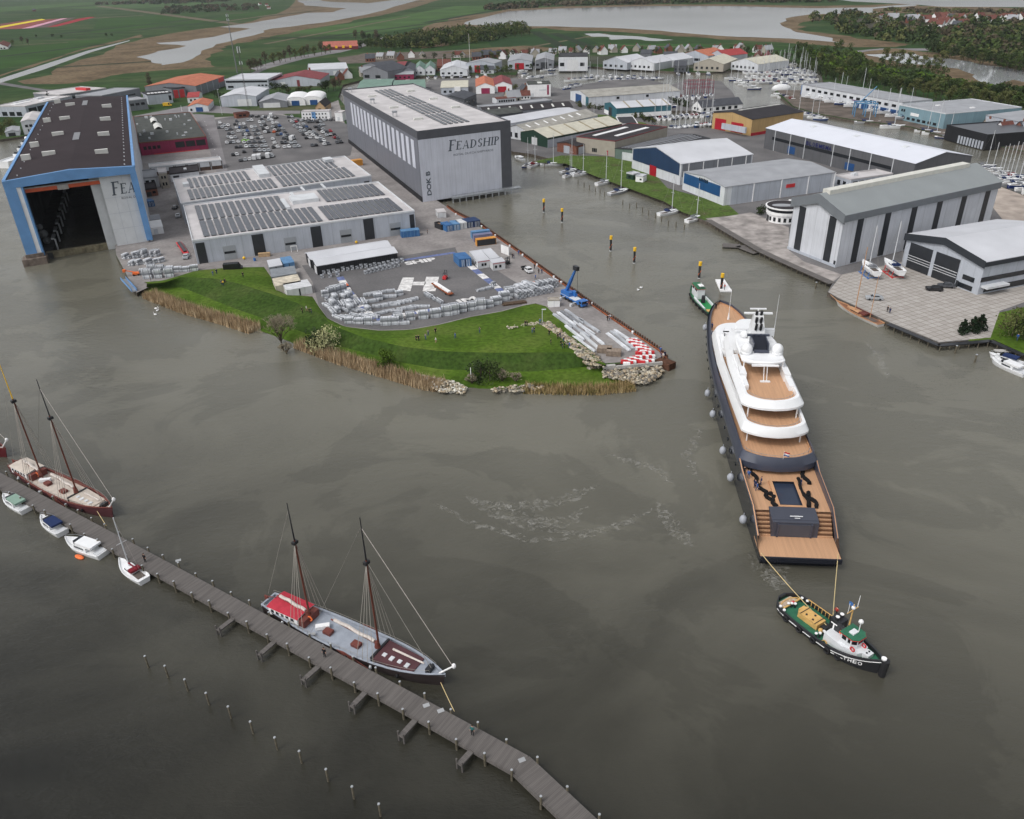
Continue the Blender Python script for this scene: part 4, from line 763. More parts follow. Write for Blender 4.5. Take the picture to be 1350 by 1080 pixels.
v('white wide-gabled boat house with blue base on the north bank', (591,90), (616,92), (620,84), 6, 4, 'y', w_white, r_white, None, 4, 'house', 'house')
v('large grey boat hall with pale ridge behind the round dark tree', (614,84), (652,84), (652,77), 9, 3, 'y', w_lgrey, r_grey, d_red, L=30)
v('low-eaved dark roofed house among willows on the north bank', (634,92), (651,92), (650,87), 4, 5, 'x', w_white, r_slate, None, 3, 'house', 'house')
v('grey hall with red shutters on the north bank', (670,81), (701,81), (703,73), 8, 2.6, 'y', w_lgrey, r_grey, d_red)
v('grey gabled hall with dark door and pale ridge beside the red-shuttered hall', (706,80), (730,80), (731,72), 8, 3, 'y', w_grey, r_grey, d_black)
v('tall pale flat hall with black roof edge on the north bank', (737,75), (775,75), (775,70), 14, 0, 'y', w_white, r_black, d_white)
wg = 'white-roofed gabled boat halls on the north bank'
v('white-roofed gabled boat hall, leftmost of the row of three', (795,81), (827,83), (800,73), 7, 5, 'y', w_lgrey, r_white, None, 4, L=40)
v('white-roofed gabled boat hall, middle of the row of three', (829,82), (862,84), (842,73), 7, 5, 'y', w_white, r_white, None, 5, L=40)
v('white-roofed gabled boat hall with open dark door, rightmost of the row of three', (859,78), (888,80), (862,73), 7, 4.5, 'y', w_white, r_white, d_black, L=36)
v('slate roof house peeping over the three white halls', (847,72), (858,71), (860,67), 6, 3, 'x', w_grey, r_slate, None, 2, 'house', 'house')
v('dark tiled house with pale dormer behind the white halls', (876,77), (893,76), (893,70), 6, 4, 'x', w_beige, r_slate, None, 2, 'house', 'house')
v('dark boarded harbour house with white windows beside the pale boat hall', (889,87), (905,87), (906,81), 6, 3, 'x', w_dgrey, r_slate, None, 3, 'house', 'house')
v('grey hall with coral red roof behind the cream-roofed hall', (898,72), (934,74), (905,66), 8, 5, 'y', w_lgrey, r_orange, None, 2, L=40)
v('cream-roofed gabled boat hall on the north bank', (915,84), (954,85), (905,74), 7, 5, 'y', w_beige, M('cream_roof', (.50,.48,.40), rough=.8, var=.1), None, 5, L=55)
v('grey hall with bright red roof beyond the cream-roofed hall', (934,72), (957,74), (940,68), 8, 5, 'y', w_lgrey, r_red, None, 2, L=35)
v('cream-roofed boat hall with striped front at the right end of the north bank', (964,82), (1000,85), (960,73), 7, 4.5, 'y', w_white, M('cream_roof', (.50,.48,.40)), None, 6, L=50)
v('gabled house with pinkish front behind the crowded pontoons', (993,76), (1004,76), (1006,71), 6, 4, 'y', w_beige, r_tile, None, 2, 'house', 'house')
v('maroon gabled house next to the pinkish house behind the pontoons', (1005,77), (1015,77), (1017,72), 6, 4, 'y', w_beige, r_maroon, None, 2, 'house', 'house')
# green-roofed sheds behind the closed dock hall
shed('shed', 'pale green roofed shed with cream skylight, left one of the green pair', 'shed', (473,117), (515,117), (520,104), 7, 2, 'x', w_lblue, r_green, roofs=[(.45,.58,.02,.98,.1,'skylight',skyl)], els=wins('f',.1,.9,.3,.6,4,.5))
shed('shed', 'pale green roofed shed with cream skylight, right one of the green pair', 'shed', (520,117), (561,117), (560,105), 7, 2, 'x', w_lblue, r_green, roofs=[(.36,.50,.02,.98,.1,'skylight',skyl)], els=wins('f',.1,.9,.3,.6,4,.5))
shed('shed', 'cream-roofed grey hall with a little white gable beside the orange-roofed boathouse', 'shed', (581,116), (617,115), (617,106), 6, 1.4, 'x', w_lgrey, M('cream_roof', (.50,.48,.40)), els=wins('f',.1,.9,.3,.6,4,.5)+[('f',.5,.72,.5,1.1,'gable',white,1.2)])
shed('boathouse', 'white boathouse with orange roof and crimson door', 'boathouse', (628,114), (652,114), (650,104), 6, 3, 'y', white, r_orange, els=[('f',.28,.74,0,.78,'crimson_door',w_mag)])
shed('boathouse', 'white boathouse with pink-red roof and bright red door beside the orange-roofed one', 'boathouse', (652,112), (675,112), (672,103), 6, 3, 'y', white, r_maroon, els=[('f',.2,.68,0,.8,'red_door',d_red)])
shed('house', 'low white bungalow with brown flat roof and ribbon windows below the two boathouses', 'house', (655,131), (680,129), (679,124), 4, .8, 'x', w_white, r_tile, els=wins('f',.1,.95,.35,.75,7,.25), L=12)
shed('shed', 'dark grey pitched shed close behind the roof edge of the closed dock hall', 'shed', (595,127), (612,131), (628,124), 8, 2.5, 'y', w_dgrey, r_slate, els=wins('f',.2,.8,.3,.6,2,.4)+wins('r',.1,.9,.3,.7,3,.4))
shed('shed', 'long low dark fibre-cement shed behind the bright white roof', 'shed', (655,155), (755,141), (745,134), 6, 2, 'x', w_grey, r_dark, els=wins('f',.1,.9,.3,.6,6,.5), roofs=[(.06+.12*i,.08+.12*i,.1,.35,.1,'skylight',skyl) for i in range(8)])
shed('shed', 'low pale grey flat shed between the bungalow and the long dark shed', 'shed', (640,143), (728,133), (722,128), 4, 0, wall=w_grey, roof=r_grey, L=14, els=wins('f',.1,.9,.3,.6,4,.5))
shed('shed', 'weathered dark shed beside the right roof edge of the closed dock hall', 'shed', (632,146), (650,152), (660,142), 6, 2, 'y', w_dgrey, r_grn, els=wins('f',.2,.8,.3,.6,2,.4), L=24)
shed('boat_hall', 'white box-shaped boat hall with dark roof and crimson vertical sign', 'boat hall', (696,112), (726,111), (722,105), 10, 0, wall=white, roof=r_grn, els=[('f',.84,.92,.15,.95,'crimson_sign',w_mag),('f',.1,.25,0,.3,'door',lit),('f',.5,.8,.5,.6,'slit_window',lit)], roofs=[(.45,.65,.3,.9,.2,'skylight',skyl)], L=18)
t, wo, ro, Wd, Ln = shed('boat_storage_hall', 'very long white hall with pale ribbed roof and blue door facing the marina', 'boat hall', (752,120), (776,128.5), (886,117), 7, 2.8, 'y', w_white, r_asb, els=[('f',.3,.62,0,.95,'blue_door',d_blue),('f',.86,1.0,0,1,'teal_panel',w_teal)]+[('r',.3,.33,.6,.85,'window',glass),('r',.62,.65,.6,.85,'window',glass)])
t, wo, ro, Wd, Ln = shed('boat_storage_hall', 'teal and white hall with striped translucent roof in front of the very long white hall', 'boat hall', (797,136), (813,143), (870,133), 7, 2.5, 'y', w_teal, r_white, els=[('f',.38,.62,0,.85,'door',d_black),('r',.0,1,0,.42,'white_base',white),('f',.0,.36,0,.4,'white_base',white)], roofs=[(.5,1.02,.24*i+.22,.24*i+.245,.12,'roof_rib',M('tan_rib', (.30,.26,.18))) for i in range(4)])
shed('boathouse', 'small white gabled house with dark roof among the masts on the marina spit', 'house', (913,139), (925,142), (955,134), 3.5, 4, 'y', white, r_slate, L=36, els=wins('f',.2,.8,.3,.8,2,.4)+wins('r',.05,.95,.2,.8,6,.5))
t, wo, ro, Wd, Ln = shed('boat_storage_hall', 'bright white roofed long shed just behind the grey-white ribbed roof', 'boat hall', (672,163), (765,147), (762,139), 6, 1.5, 'x', w_white, r_white, L=24, els=wins('f',.1,.9,.3,.6,6,.5))
shed('boat_storage_hall', 'pale ribbed roof shed with a row of small skylights, second from the bright white roof', 'boat hall', (678,167), (697,174), (788,152), 6, 3, 'y', w_white, r_asb, els=wins('f',.2,.9,.2,.7,3,.5)+[('f',.03,.1,0,.7,'door',d_black)], roofs=[(.62,.8,.08+.12*i,.10+.12*i,.1,'skylight',white) for i in range(7)])
shed('boat_storage_hall', 'green-gabled shed with broad cream translucent roof by the canal', 'boat hall', (702,172), (722,182), (820,163), 6, 3, 'y', cm('dark_green_cladding', (.02,.05,.035), 1), M('cream_roof', (.50,.48,.40)), els=[('f',.42,.62,0,.75,'door',d_white),('r',0,1,0,.8,'grey_side',w_lgrey)], roofs=[(.5,1.02,.2*i+.18,.2*i+.2,.15,'roof_rib',M('tan_rib', (.30,.26,.18))) for i in range(4)])
shed('solar_annex', 'small black-roofed block with white rim between the cream roof and the marina', 'annex', (820,166), (841,164), (834,154), 4, 0, wall=w_grey, roof=(r_black, white), par=.5, els=wins('f',.1,.9,.3,.7,2,.4))
shed('brick_store', 'low brick store with dark roof and grey doors beside the beige works', 'store', (745,187), (760,193), (812,179), 5, 1.2, 'y', w_brick, r_dark, els=[('f',.35,.65,0,.85,'grey_door',w_lgrey),('r',.05,.3,.0,.8,'grey_door',w_lgrey)])
t, wo, ro, Wd, Ln = shed('works_building', 'beige curved-corner works with flat dark roof edged in red by the canal', 'factory', (760,181), (811,187), (880,168), 8.5, 0, wall=w_beige, roof=(r_dark, r_maroon), par=.3, els=wins('f',.42,.55,.15,.4,3,.2)+[('f',.80,.83,.02,.35,'red_post',d_red)], roofs=[(.2,.3,.15,.75,.25,'skylight',white),(.62,.72,.25,.85,.25,'skylight',white)])
shed('works_building', 'low green-grey hall with ribbed black roof between the beige works and the navy hall', 'factory', (811,196), (851,203), (912,180), 5.5, 1.0, 'y', cm('green_grey_cladding', (.13,.18,.16), 1), r_black, els=[('f',.25,.6,0,.8,'door',lit)], roofs=[(.1+.1*i,.13+.1*i,.05,.95,.15,'roof_rib',r_grey) for i in range(8)], L=60)
# navy hall, blue hall
t, wo, ro, Wd, Ln = shed('yacht_hall', 'large hall with white roof and navy gable with a red door facing the canal', 'yacht hall', (834,196), (898,216.5), (1003,206.5), 10.5, 4.5, 'y', w_white, r_white, els=[('f',.395,.53,.0,.50,'red_door',d_red,.3),('r',.02,.98,.38,.98,'grey_strip',w_grey)]+[('r',.2*i+.1,.2*i+.11,.0,1,'downpipe',white,.3) for i in range(5)])
q = MB(); h=10.5; q.add([(.9,-.16,h*.45),(Wd-.9,-.16,h*.45),(Wd-.9,-.16,h-.1),(Wd/2,-.16,h+4.2),(.9,-.16,h-.1)], [(0,1,2,3,4)]); q.build('gable_panel', w_blue, t)
t, wo, ro, Wd, Ln = shed('yacht_hall', 'hall with shallow grey roof and bright blue panel facing the canal', 'yacht hall', (901,227), (956,247), (1096,226), 8.5, 1.6, 'y', w_white, r_grey, els=[('f',.03,.90,.40,.98,'blue_panel',w_blue2),('r',.06,.97,.0,.97,'grey_side',w_lgrey),('r',.55,.63,.5,.7,'red_sign',redp,.3)]+[('r',.25*i,.25*i+.008,0,1,'downpipe',white,.35) for i in range(1,5)]+wins('f',.40,.62,.86,1.04,6,.3))
# tan hall and the grey hall with the long name
t, wo, ro, Wd, Ln = shed('yacht_hall', 'tan hall with black roof and two big crimson doors', 'yacht hall', (940,149), (992,158), (1075,150), 10, 2.6, 'y', w_tan, M('black_membrane', (.035,.033,.037), rough=.8, var=.15, scale=.2), els=[('f',.08,.36,.02,.72,'crimson_door',d_red,.2),('f',.50,.80,.05,.66,'crimson_door',d_red,.2),('r',.0,.98,.0,.18,'red_base',d_red,.3)], roofs=[(.38,.48,.2,.95,.35,'skylight',skyl)])
q = MB(); q.box(Wd*.42,Wd*1.02,-6,-5,2.4,6.0); q.build('porch', w_lgrey, t)
t, wo, ro, Wd, Ln = shed('yacht_hall', 'long dark grey hall with bright white roof and BLOEMSMA lettering', 'yacht hall', (1010,169), (1207,216), (1279,205), 11.5, 3.6, 'x', cm('charcoal_cladding', (.105,.107,.115), 1.0), M('bright_white_roof', (.63,.65,.71), rough=.55, var=.03, scale=.1), els=[('f',.06,.88,.52,.66,'window_band',glass),('f',.19,.245,.08,.42,'blue_door',d_blue),('f',.60,.66,.05,.36,'blue_door',d_blue)]+[('f',q_,q_+.003,0,1,'downpipe',lit,.3) for q_ in (.08,.2,.31,.51,.62,.75,.88)]+[('r',.06+.28*i,.28+.28*i,.05,.62,'blue_door',d_blue,.2) for i in range(3)], roofs=[(.3*i+.2,.3*i+.225,.35,.42,.3,'roof_hatch',lit) for i in range(3)])
q = MB(); 
for i_, ch_ in enumerate('BLOEMSMA'): q = MB(); add_text(q, ch_, 3.0, (Wd*(.322+.0228*i_),-.35,11.5*.69), (1,0,0), (0,0,1), width=Wd*(.017 if ch_ != 'M' else .0195), bold=.07); q.build('letter', M('navy_letters', (.006,.010,.085)), t)
# small yard office behind the round pavilion
shed('yard_office', 'small grey flat-roofed office with round portholes between the halls', 'office', (1101,232), (1122,238), (1158,238), 5, 0, wall=w_lgrey, roof=r_pale, L=26, els=wins('f',.2,.9,.3,.75,2,.5)+wins('r',.05,.95,.2,.85,6,.25), roofs=[(.3,.5,.25,.35,1.2,'chimney',lit)])
# tall white hall with grey roof, dark strips
t, wo, ro, Wd, Ln = shed('yacht_hall', 'tall white hall with grey fascia and dark vertical glazed strips on the quay', 'yacht hall', (1048,262), (1114,283), (1319,239), 19.5, 4.6, 'y', cm('white_sheet_wall', (.56,.58,.62), .8), M('grey_green_sheet_roof', (.24,.26,.265), rough=.6, var=.06, scale=.1), over=.8, els=[('f',.13,.26,.02,.90,'glazed_strip',d_black),('f',.74,.87,.02,.90,'glazed_strip',d_black)]+[('r',.085+.165*i,.12+.165*i,.02,.92,'glazed_strip',d_black) for i in range(6)]+[('f',.95,.985,.0,.12,'door',d_black),('f',0,1,0,.05,'plinth',w_lgrey,.3)], roofs=[(.43,.57,.03,.93,1.5,'ridge_skylight',M('cream_skylight', (.62,.61,.55), rough=.4, var=.08, scale=.5))])
q = MB(); h = 19.5; fm = M('slate_fascia', (.16,.175,.19), rough=.5, var=.05)
q.add([(-.9,-.95,h-3.2),(Wd/2,-.95,h+1.2),(Wd+.9,-.95,h-3.2),(Wd+.9,-.95,h+.3),(Wd/2,-.95,h+4.7),(-.9,-.95,h+.3)], [(0,1,4,5),(1,2,3,4)]); q.box(Wd+.1,Wd+.9,-.9,Ln,h-2.6,h-.1); q.add([(-.9,-.95,h-3.2),(Wd/2,-.95,h+1.2),(Wd+.9,-.95,h-3.2),(-.9,.1,h-3.2),(Wd/2,.1,h+1.2),(Wd+.9,.1,h-3.2)], [(0,3,4,1),(1,4,5,2)]); q.build('fascia', fm, t)
# grey hall at the right edge with two big doors
t, wo, ro, Wd, Ln = shed('yacht_hall', 'pale grey hall with two large dark doors at the right edge of the quay', 'yacht hall', (1197,309), (1300,345), (1410,318), 11.5, 3.2, 'y', w_lgrey, r_white, over=.6, els=[('f',.07,.37,.0,.80,'large_door',d_black,.2),('f',.42,.72,.0,.80,'large_door',d_black,.2),('f',.79,.93,.30,.44,'window',glass),('f',.76,.93,.04,.18,'window',glass),('f',.73,.76,.0,.2,'door',d_black),('r',.0,.9,.38,.52,'window_band',glass),('r',.06,.7,.05,.22,'window_band',glass),('r',.02,.25,.22,.28,'balcony',lit,2.5)]+[('f',a,a+.30,z,z+.015,'door_rail',lit,.3) for a in (.07,.42) for z in (.25,.32,.40)])
q = MB(); h = 11.5; q.add([(-.7,-.75,h-2.2),(Wd/2,-.75,h+.9),(Wd+.7,-.75,h-2.2),(Wd+.7,-.75,h+.3),(Wd/2,-.75,h+3.4),(-.7,-.75,h+.3)], [(0,1,4,5),(1,2,3,4)]); q.box(Wd+.1,Wd+.7,-.7,Ln,h-1.6,h-.1); q.build('fascia', M('black_fascia', (.03,.035,.042), rough=.5, var=.05), t)
# round pavilion office
p = P(1032,290,ZL); t = thing('round_office', 'white round-fronted harbour office with ribbon windows and a flat dark roof', 'office', (p.x,p.y,ZL), -.15)
def disc(r0, n=24, sx=1.0): return [(r0*sx*math.cos(2*PI*k/n), r0*math.sin(2*PI*k/n)) for k in range(n)]
q = MB(); q.prism([(x,y) for x, y in disc(7)], 0, 3.4); q.prism([(x*1.07,y*1.07) for x, y in disc(7)], 3.4, 4.6); q.build('wall', white, t, False)
q = MB(); q.prism(disc(7.1), 4.6, 6.0); q.build('window_band', glass, t)
q = MB(); q.prism(disc(8.0), 6.0, 6.5); q.box(3,16,-4,9,6.0,6.6); ro = q.build('roof', [white], t); q = MB(); q.prism(disc(7.4), 6.5, 6.6); q.box(5,15.4,-2,8.4,6.6,6.7); q.build('roof_covering', r_dark, ro)
q = MB(); q.prism([(x*.9-1,y*.45-1) for x, y in disc(5)], 6.6, 6.7); q.build('roof_window', r_grey, ro)
q = MB(); q.box(3,16,-3.5,8.6,0,6.0); q.build('annex', white, t)
for i in range(7):
    a_ = -2.6+.32*i; q = MB(); q.obox((7.0*math.cos(a_),7.0*math.sin(a_),.8), .15, 1.1, 1.7, a_); q.build('window', glass, t)
q = MB(); q.obox((7.0*math.cos(-2.9),7.0*math.sin(-2.9),0), .2, 2, 2.6, -2.9); q.build('door', d_black, t)
# far right sheds beyond the channel
t, wo, ro, Wd, Ln = shed('works_building', 'long pale two-storey boatyard building with a row of paired windows and blue doors', 'factory', (1058,112), (1190,136), (1232,124), 9, 0, wall=w_white, roof=r_grey, L=26, els=wins('f',.05,.98,.60,.80,14,.45)+[('f',.55+.09*i,.62+.09*i,0,.42,'blue_door',d_blue) for i in range(5)])
q = MB(); q.box(Wd*.54,Wd*.62,-.16,-.1,4.6,5.2); q.build('purple_sign', M('purple_sign', (.10,.03,.12)), t)
shed('container_stack', 'blue container stack at the left end of the pale boatyard building', 'containers', (1057,113), (1073,115), (1075,110), 7, 0, wall=bluep, roof=bluep, L=8, els=[('f',.48,.52,0,1,'joint',d_black)])
t, wo, ro, Wd, Ln = shed('works_building', 'blue-green boatyard hall with flat grey roof beyond the channel', 'factory', (1186,139), (1247,151), (1322,138), 9, 0, wall=w_lblue, roof=(r_grey, lit), par=.4, els=wins('f',.1,.9,.12,.3,7,.4)+wins('f',.06,.16,.62,.8,2,.3)+[('f',.28,.46,.45,.66,'white_emblem',white)], roofs=[(.3,.34,.3,.35,.5,'roof_hatch',white),(.7,.74,.5,.55,.5,'roof_hatch',white)])
t, wo, ro, Wd, Ln = shed('boathouse', 'black boathouse with smooth grey roof standing in the channel', 'boathouse', (1248,166), (1302,179), (1335,160), 8, 0, wall=w_black, roof=(M('smooth_grey_roof', (.075,.08,.09), rough=.4, var=.05), w_black), par=.5, base=.5, els=[('f',.35+.07*i,.39+.07*i,0,.55,'curtain_strip',w_lgrey,.2) for i in range(9)])
shed('works_building', 'wide grey-roofed hall behind the black boathouse at the right edge', 'factory', (1300,152), (1390,170), (1420,140), 9, 1.5, 'x', w_lgrey, r_grey, els=wins('f',.1,.9,.2,.5,6,.5))
# ================= VESSELS =================
def lerp_tab(tab, x):
    if x <= tab[0][0]: return tab[0][1]
    for (a, b), (c, d) in zip(tab, tab[1:]):
        if x <= c: t = (x-a)/(c-a); return b+(d-b)*t
    return tab[-1][1]
navy = M('navy_hull_paint', (.012,.014,.022), rough=.12, var=.05); slate = M('slate_blue_paint', (.048,.055,.080), rough=.3, var=.06)
gel = M('white_gelcoat', (.78,.79,.80), rough=.3, var=.03, scale=.5); teak = plank_mat('teak_deck', (.50,.29,.165), 'X', 2.2, .10, .7, .72); teakr = M('teak_rail', (.50,.28,.15), rough=.5, var=.12)
teakx = M('teak_edge', (.33,.17,.09), rough=.7, var=.15, scale=2)
# ---- the superyacht ----
YA = math.atan2(.99426, .10701)
yt = thing('superyacht', 'very long navy and white superyacht with teak decks, towed stern first between two tugs', 'yacht', (53.27,116.07,0), YA)
HWT = [(-2,7.4),(8,7.8),(30,8.25),(60,8.5),(75,8.1),(85,7.25),(95,6.15),(100,5.3),(104.5,4.2),(108,2.9),(110.5,1.5),(111.5,.35)]
hw = lambda x: lerp_tab(HWT, x)
xs = [-2,-1,0,2,4,5,6,7,8,12,16,20,24,28,34,40,46,52,58,64,70,75,80,84,88,92,95,98,101,104,106,108,110,111.5]
def ztop(x): return lerp_tab([(-2,2.6),(.2,2.6),(.4,3.6),(8,7.1),(20,7.4),(24,8.3),(60,8.5),(111.5,9.4)], x)
rows = []
for x in xs:
    w_ = hw(x); fw_ = lerp_tab([(-2,.95),(60,.95),(85,.82),(100,.55),(111.5,.2)], x); zt = ztop(x); xb = min(x, 106+(x-106)*.35) if x > 106 else x
    prt = [(xb,0,-1.6),(xb,w_*fw_*.8,-1.4),(xb,w_*fw_,.1),((xb+x)/2,w_*(fw_*.55+.45),zt*.5),(x,w_,zt)]
    if x == -2: prt = [(a+1.6*(1-max(0,c)/2.6),b,c) for a,b,c in prt]
    rows.append([(a,-b,c) for a,b,c in prt[::-1]]+prt[1:])
q = MB(); q.loft(rows); q.add(rows[0], [tuple(range(len(rows[0])))]); hull = q.build('hull', navy, yt, smooth=True); smooth_by_angle(hull, 35)
for s_ in (1,-1): q = MB(); q.loft([[(x,s_*(hw(x)+.02),ztop(x)-.02),(x,s_*(hw(x)+.02),ztop(x)+.12),(x,s_*(hw(x)-.45),ztop(x)+.12),(x,s_*(hw(x)-.45),ztop(x)-1.0 if x < 8 else 5.9)] for x in xs if .3 < x < 25]); q.build('bulwark', slate, yt)
for s_ in (1,-1): q = MB(); q.loft([[(x,s_*(hw(x)-.1),ztop(x)+.15),(x,s_*(hw(x)-.3),ztop(x)+.22)] for x in xs if 1 < x < 25]); q.build('teak_rail', teakr, yt)
for s_ in (1,-1):
    for i in range(14): x = 26+i*5.2; q = MB(); q.box(x,x+.7,s_*hw(x)*.985-.1,s_*hw(x)*.985+.1,4.6,5.1); q.build('porthole', glass, hull)
def outl(xa, xf, wf, off=0, da=3.7, lf=6, nb=10, bow=False, n2=10):
    h = []
    for i in range(nb+1):
        t = PI/2*i/nb; sy_ = math.sin(t)**.5; x = xa+off+da*.6*sy_**2+da*.4*(1-max(0,math.cos(t))**.6); h.append((x, (wf(x)-off)*sy_))
    x0 = xa+off+da; x1 = (xf-off) if bow else xf-off-lf
    k = 22 if bow else 12
    for i in range(1, k+1): x = x0+(x1-x0)*i/k; h.append((x, max(.02, wf(x)-off)))
    if not bow:
        for i in range(1, n2+1): t = PI/2*i/n2; x = x1+lf*math.sin(t); h.append((x, max(.02,(wf(x1)-off)*max(0,math.cos(t))**.7)))
    return h+[(x,-y) for x, y in h[::-1][1:-1]]
def level(name, xa, xf, wf, prof, mat, **k):
    q = MB(); rows = []
    for off, z in prof: rows.append([(x,y,z) for x,y in outl(xa,xf,wf,off,**k)])
    q.loft(rows, 0, True); return smooth_by_angle(q.build(name, mat, yt), 30)
def floor(name, xa, xf, wf, off, z, mat, zb=.15, **k):
    q = MB(); q.prism(outl(xa,xf,wf,off,**k), z-zb, z); return q.build(name, mat, yt)
level('upper_bulwark', 20.4, 111.5, hw, [(0,6.9),(-.03,8.3),(.75,9.9),(.95,9.9),(1.0,8.8)], slate, bow=True)
floor('bow_deck', 20.4, 111.5, hw, .98, 8.95, teak, bow=True)
level('teak_rail', 20.4, 111.5, hw, [(1.0,9.3),(1.15,9.3),(1.15,8.96)], teakr, bow=True)
w3 = lambda x: lerp_tab([(20,6.8),(30,7.15),(61,8.0),(75,7.4),(90,6.2)], x)
level('lower_white_rim', 26.2, 84.8, w3, [(.9,11.2),(0,11.6),(0,12.1),(.75,13.6),(1.35,13.6),(1.4,12.5)], gel, lf=7)
floor('main_upper_deck', 26.2, 84.8, w3, 1.38, 12.6, teak, lf=7)
w4 = lambda x: lerp_tab([(25,6.5),(33,6.75),(54,6.9),(66,6.0),(80,5)], x)
level('upper_white_rim', 31.6, 74, w4, [(.9,14.8),(0,15.2),(0,15.7),(.95,17.1),(1.5,17.1),(1.55,16.0)], gel, lf=9)
floor('sun_deck', 31.6, 74, w4, 1.52, 16.1, teak, lf=9)
floor('roof_plate', 57, 73.5, w4, .8, 17.12, gel, .9, lf=9, da=2); floor('foredeck_roof', 70, 84.6, w3, .7, 13.64, gel, .9, lf=7, da=2)
# superstructure bodies
wS = lambda x: lerp_tab([(20,5.4),(60,6.1),(80,5.4)], x)
floor('saloon_house', 33, 82, wS, 0, 11.4, glass, 2.5, lf=8); floor('saloon_house_top', 33.2, 81.8, wS, -.1, 11.8, gel, .5, lf=8)
floor('bridge_house', 39, 80, lambda x: wS(x)-.6, 0, 15.0, glass, 2.5, lf=8)
floor('bridge_visor', 62, 81.5, lambda x: wS(x)+.5, 0, 14.6, gel, 2.0, lf=9)
floor('bridge_roof', 70, 79, lambda x: wS(x)-.4, 0, 15.6, gel, 1.6, lf=9)
floor('sun_deck_house', 52, 70, lambda x: 3.2, 0, 19.2, M('white_house_wall', (.6,.61,.62), rough=.4, var=.04), 3.2, lf=4, da=3)
w5 = lambda x: lerp_tab([(46,4.9),(58,4.9),(66,3.6),(74,2.8)], x)
level('hard_top', 46.2, 72, w5, [(.5,19.1),(0,19.3),(0,19.6),(.4,19.9),(4,20.0)], gel, lf=6, da=2); floor('hard_top_skin', 46.2, 72, w5, .35, 19.92, gel, .3, lf=6, da=2)
for s_ in (1,-1):
    q = MB(); q.box(39.5,56,s_*4.9-.5,s_*4.9+.5,16.1,17.3); q.box(44,48,s_*4.9-.7,s_*4.9+.7,16.1,18.0); q.build('sun_deck_cabinet', gel, yt)
    for (x, z0, z1, y) in ((33.6,12.6,15.1,5.2),(29.5,8.95,11.4,5.6),(47.5,16.1,19.3,4.4)): q = MB(); q.tube((x,s_*y,z0),(x,s_*y,z1),.16,.16,6); q.build('deck_post', gel, yt)
    q = MB(); q.sphere((50.8,s_*3.5,21.0),1.35,0,14,10,1.1); q.tube((50.8,s_*3.55,19.8),(50.8,s_*3.55,20.6),1.3,1.3,12); q.build('satellite_dome', M('dome_white', (.76,.77,.78), rough=.35, var=0), yt, smooth=True)
q = MB(); q.sphere((60,2.6,20.7),1.0,0,12,8); q.build('satellite_dome', MATS['dome_white'], yt, smooth=True)
q = MB(); q.add([(51.2,-1.55,20),(51.2,1.55,20),(56.3,1.55,22.2),(56.3,-1.55,22.2),(57.2,-1.55,20),(57.2,1.55,20)], [(0,3,2,1),(0,4,3),(1,2,5),(2,3,4,5),(0,1,5,4)]); fu = q.build('funnel', navy, yt)
q = MB(); q.box(50.8,51.2,-1.7,1.7,20,20.7); q.box(52,57,-1.8,-1.55,20,21.9); q.box(52,57,1.55,1.8,20,21.9); q.box(56.2,56.8,-2.6,2.6,21.9,22.3); q.build('funnel_frame', slate, fu)
q = MB(); q.add([(56.8,-2,20),(61.5,-1.7,20),(61.5,1.7,20),(56.8,2,20),(58.4,-1.1,26.3),(60.6,-.9,26.3),(60.6,.9,26.3),(58.4,1.1,26.3)], [(0,3,2,1),(4,5,6,7),(0,1,5,4),(1,2,6,5),(2,3,7,6),(3,0,4,7)])
q.box(59.2,59.9,-3.3,3.3,26.3,26.6); q.box(60,60.4,-1.9,1.9,27.2,27.45); q.tube((60,0,26.3),(60,0,27.3),.2,.2); mt = q.build('mast', gel, yt)
for x_, y_ in ((57.5,.55),(57.5,-.55),(58.2,.55),(58.2,-.55),(58.9,.55),(58.9,-.55)): q = MB(); q.tube((x_,y_,23.0+(x_-57.5)*2),(x_-.5,y_,24.6+(x_-57.5)*2),.3,.34,8); q.build('exhaust_pipe', black, mt)
q = MB(); q.box(61,62,-4.8,-2.2,19.9,21.6); q.build('flag_locker', gel, yt)
q = MB(); q.box(62.2,62.7,1.2,5.2,20.9,21.2); q.tube((62.4,1.6,19.9),(62.4,1.6,21),.12,.12); q.build('searchlight_bar', gel, yt)
q = MB(); q.tube((60,-4.4,20),(60,-4.4,31),.09,.03,5); q.build('whip_antenna', gel, yt)
q = MB(); q.tube((97.5,-.2,8.9),(97.5,-.2,18.5),.11,.04,5); q.tube((97.5,-.2,8.9),(97.5,-.2,11),.35,.15,6); q.build('fore_mast', gel, yt)
q = MB(); q.box(43.4,44.0,-1.1,1.1,16.1,16.35); q.tube((43.7,-.35,16.1),(45.0,-.35,19.3),.09,.09,5); q.tube((43.7,.35,16.1),(45.0,.35,19.3),.09,.09,5); q.box(45.2,45.9,-3,3,19.2,19.5); q.build('shower_post', gel, yt)
for (xa, wf, z, off) in ((31.6,w4,16.1,2.0),(26.2,w3,12.6,1.8),(20.4,hw,8.95,1.5)):
    pts = [p for p in outl(xa, 74 if xa > 30 else 84.8, wf, off) if p[0] < xa+8]; pts.sort(key=lambda p: p[1]); q = MB(); q.path([(x,y,z+1.0) for x, y in pts], .04, 4)
    for x, y in pts[::3]: q.tube((x,y,z),(x,y,z+1.0),.04,.04,4)
    q.build('guard_rail', steel, yt)
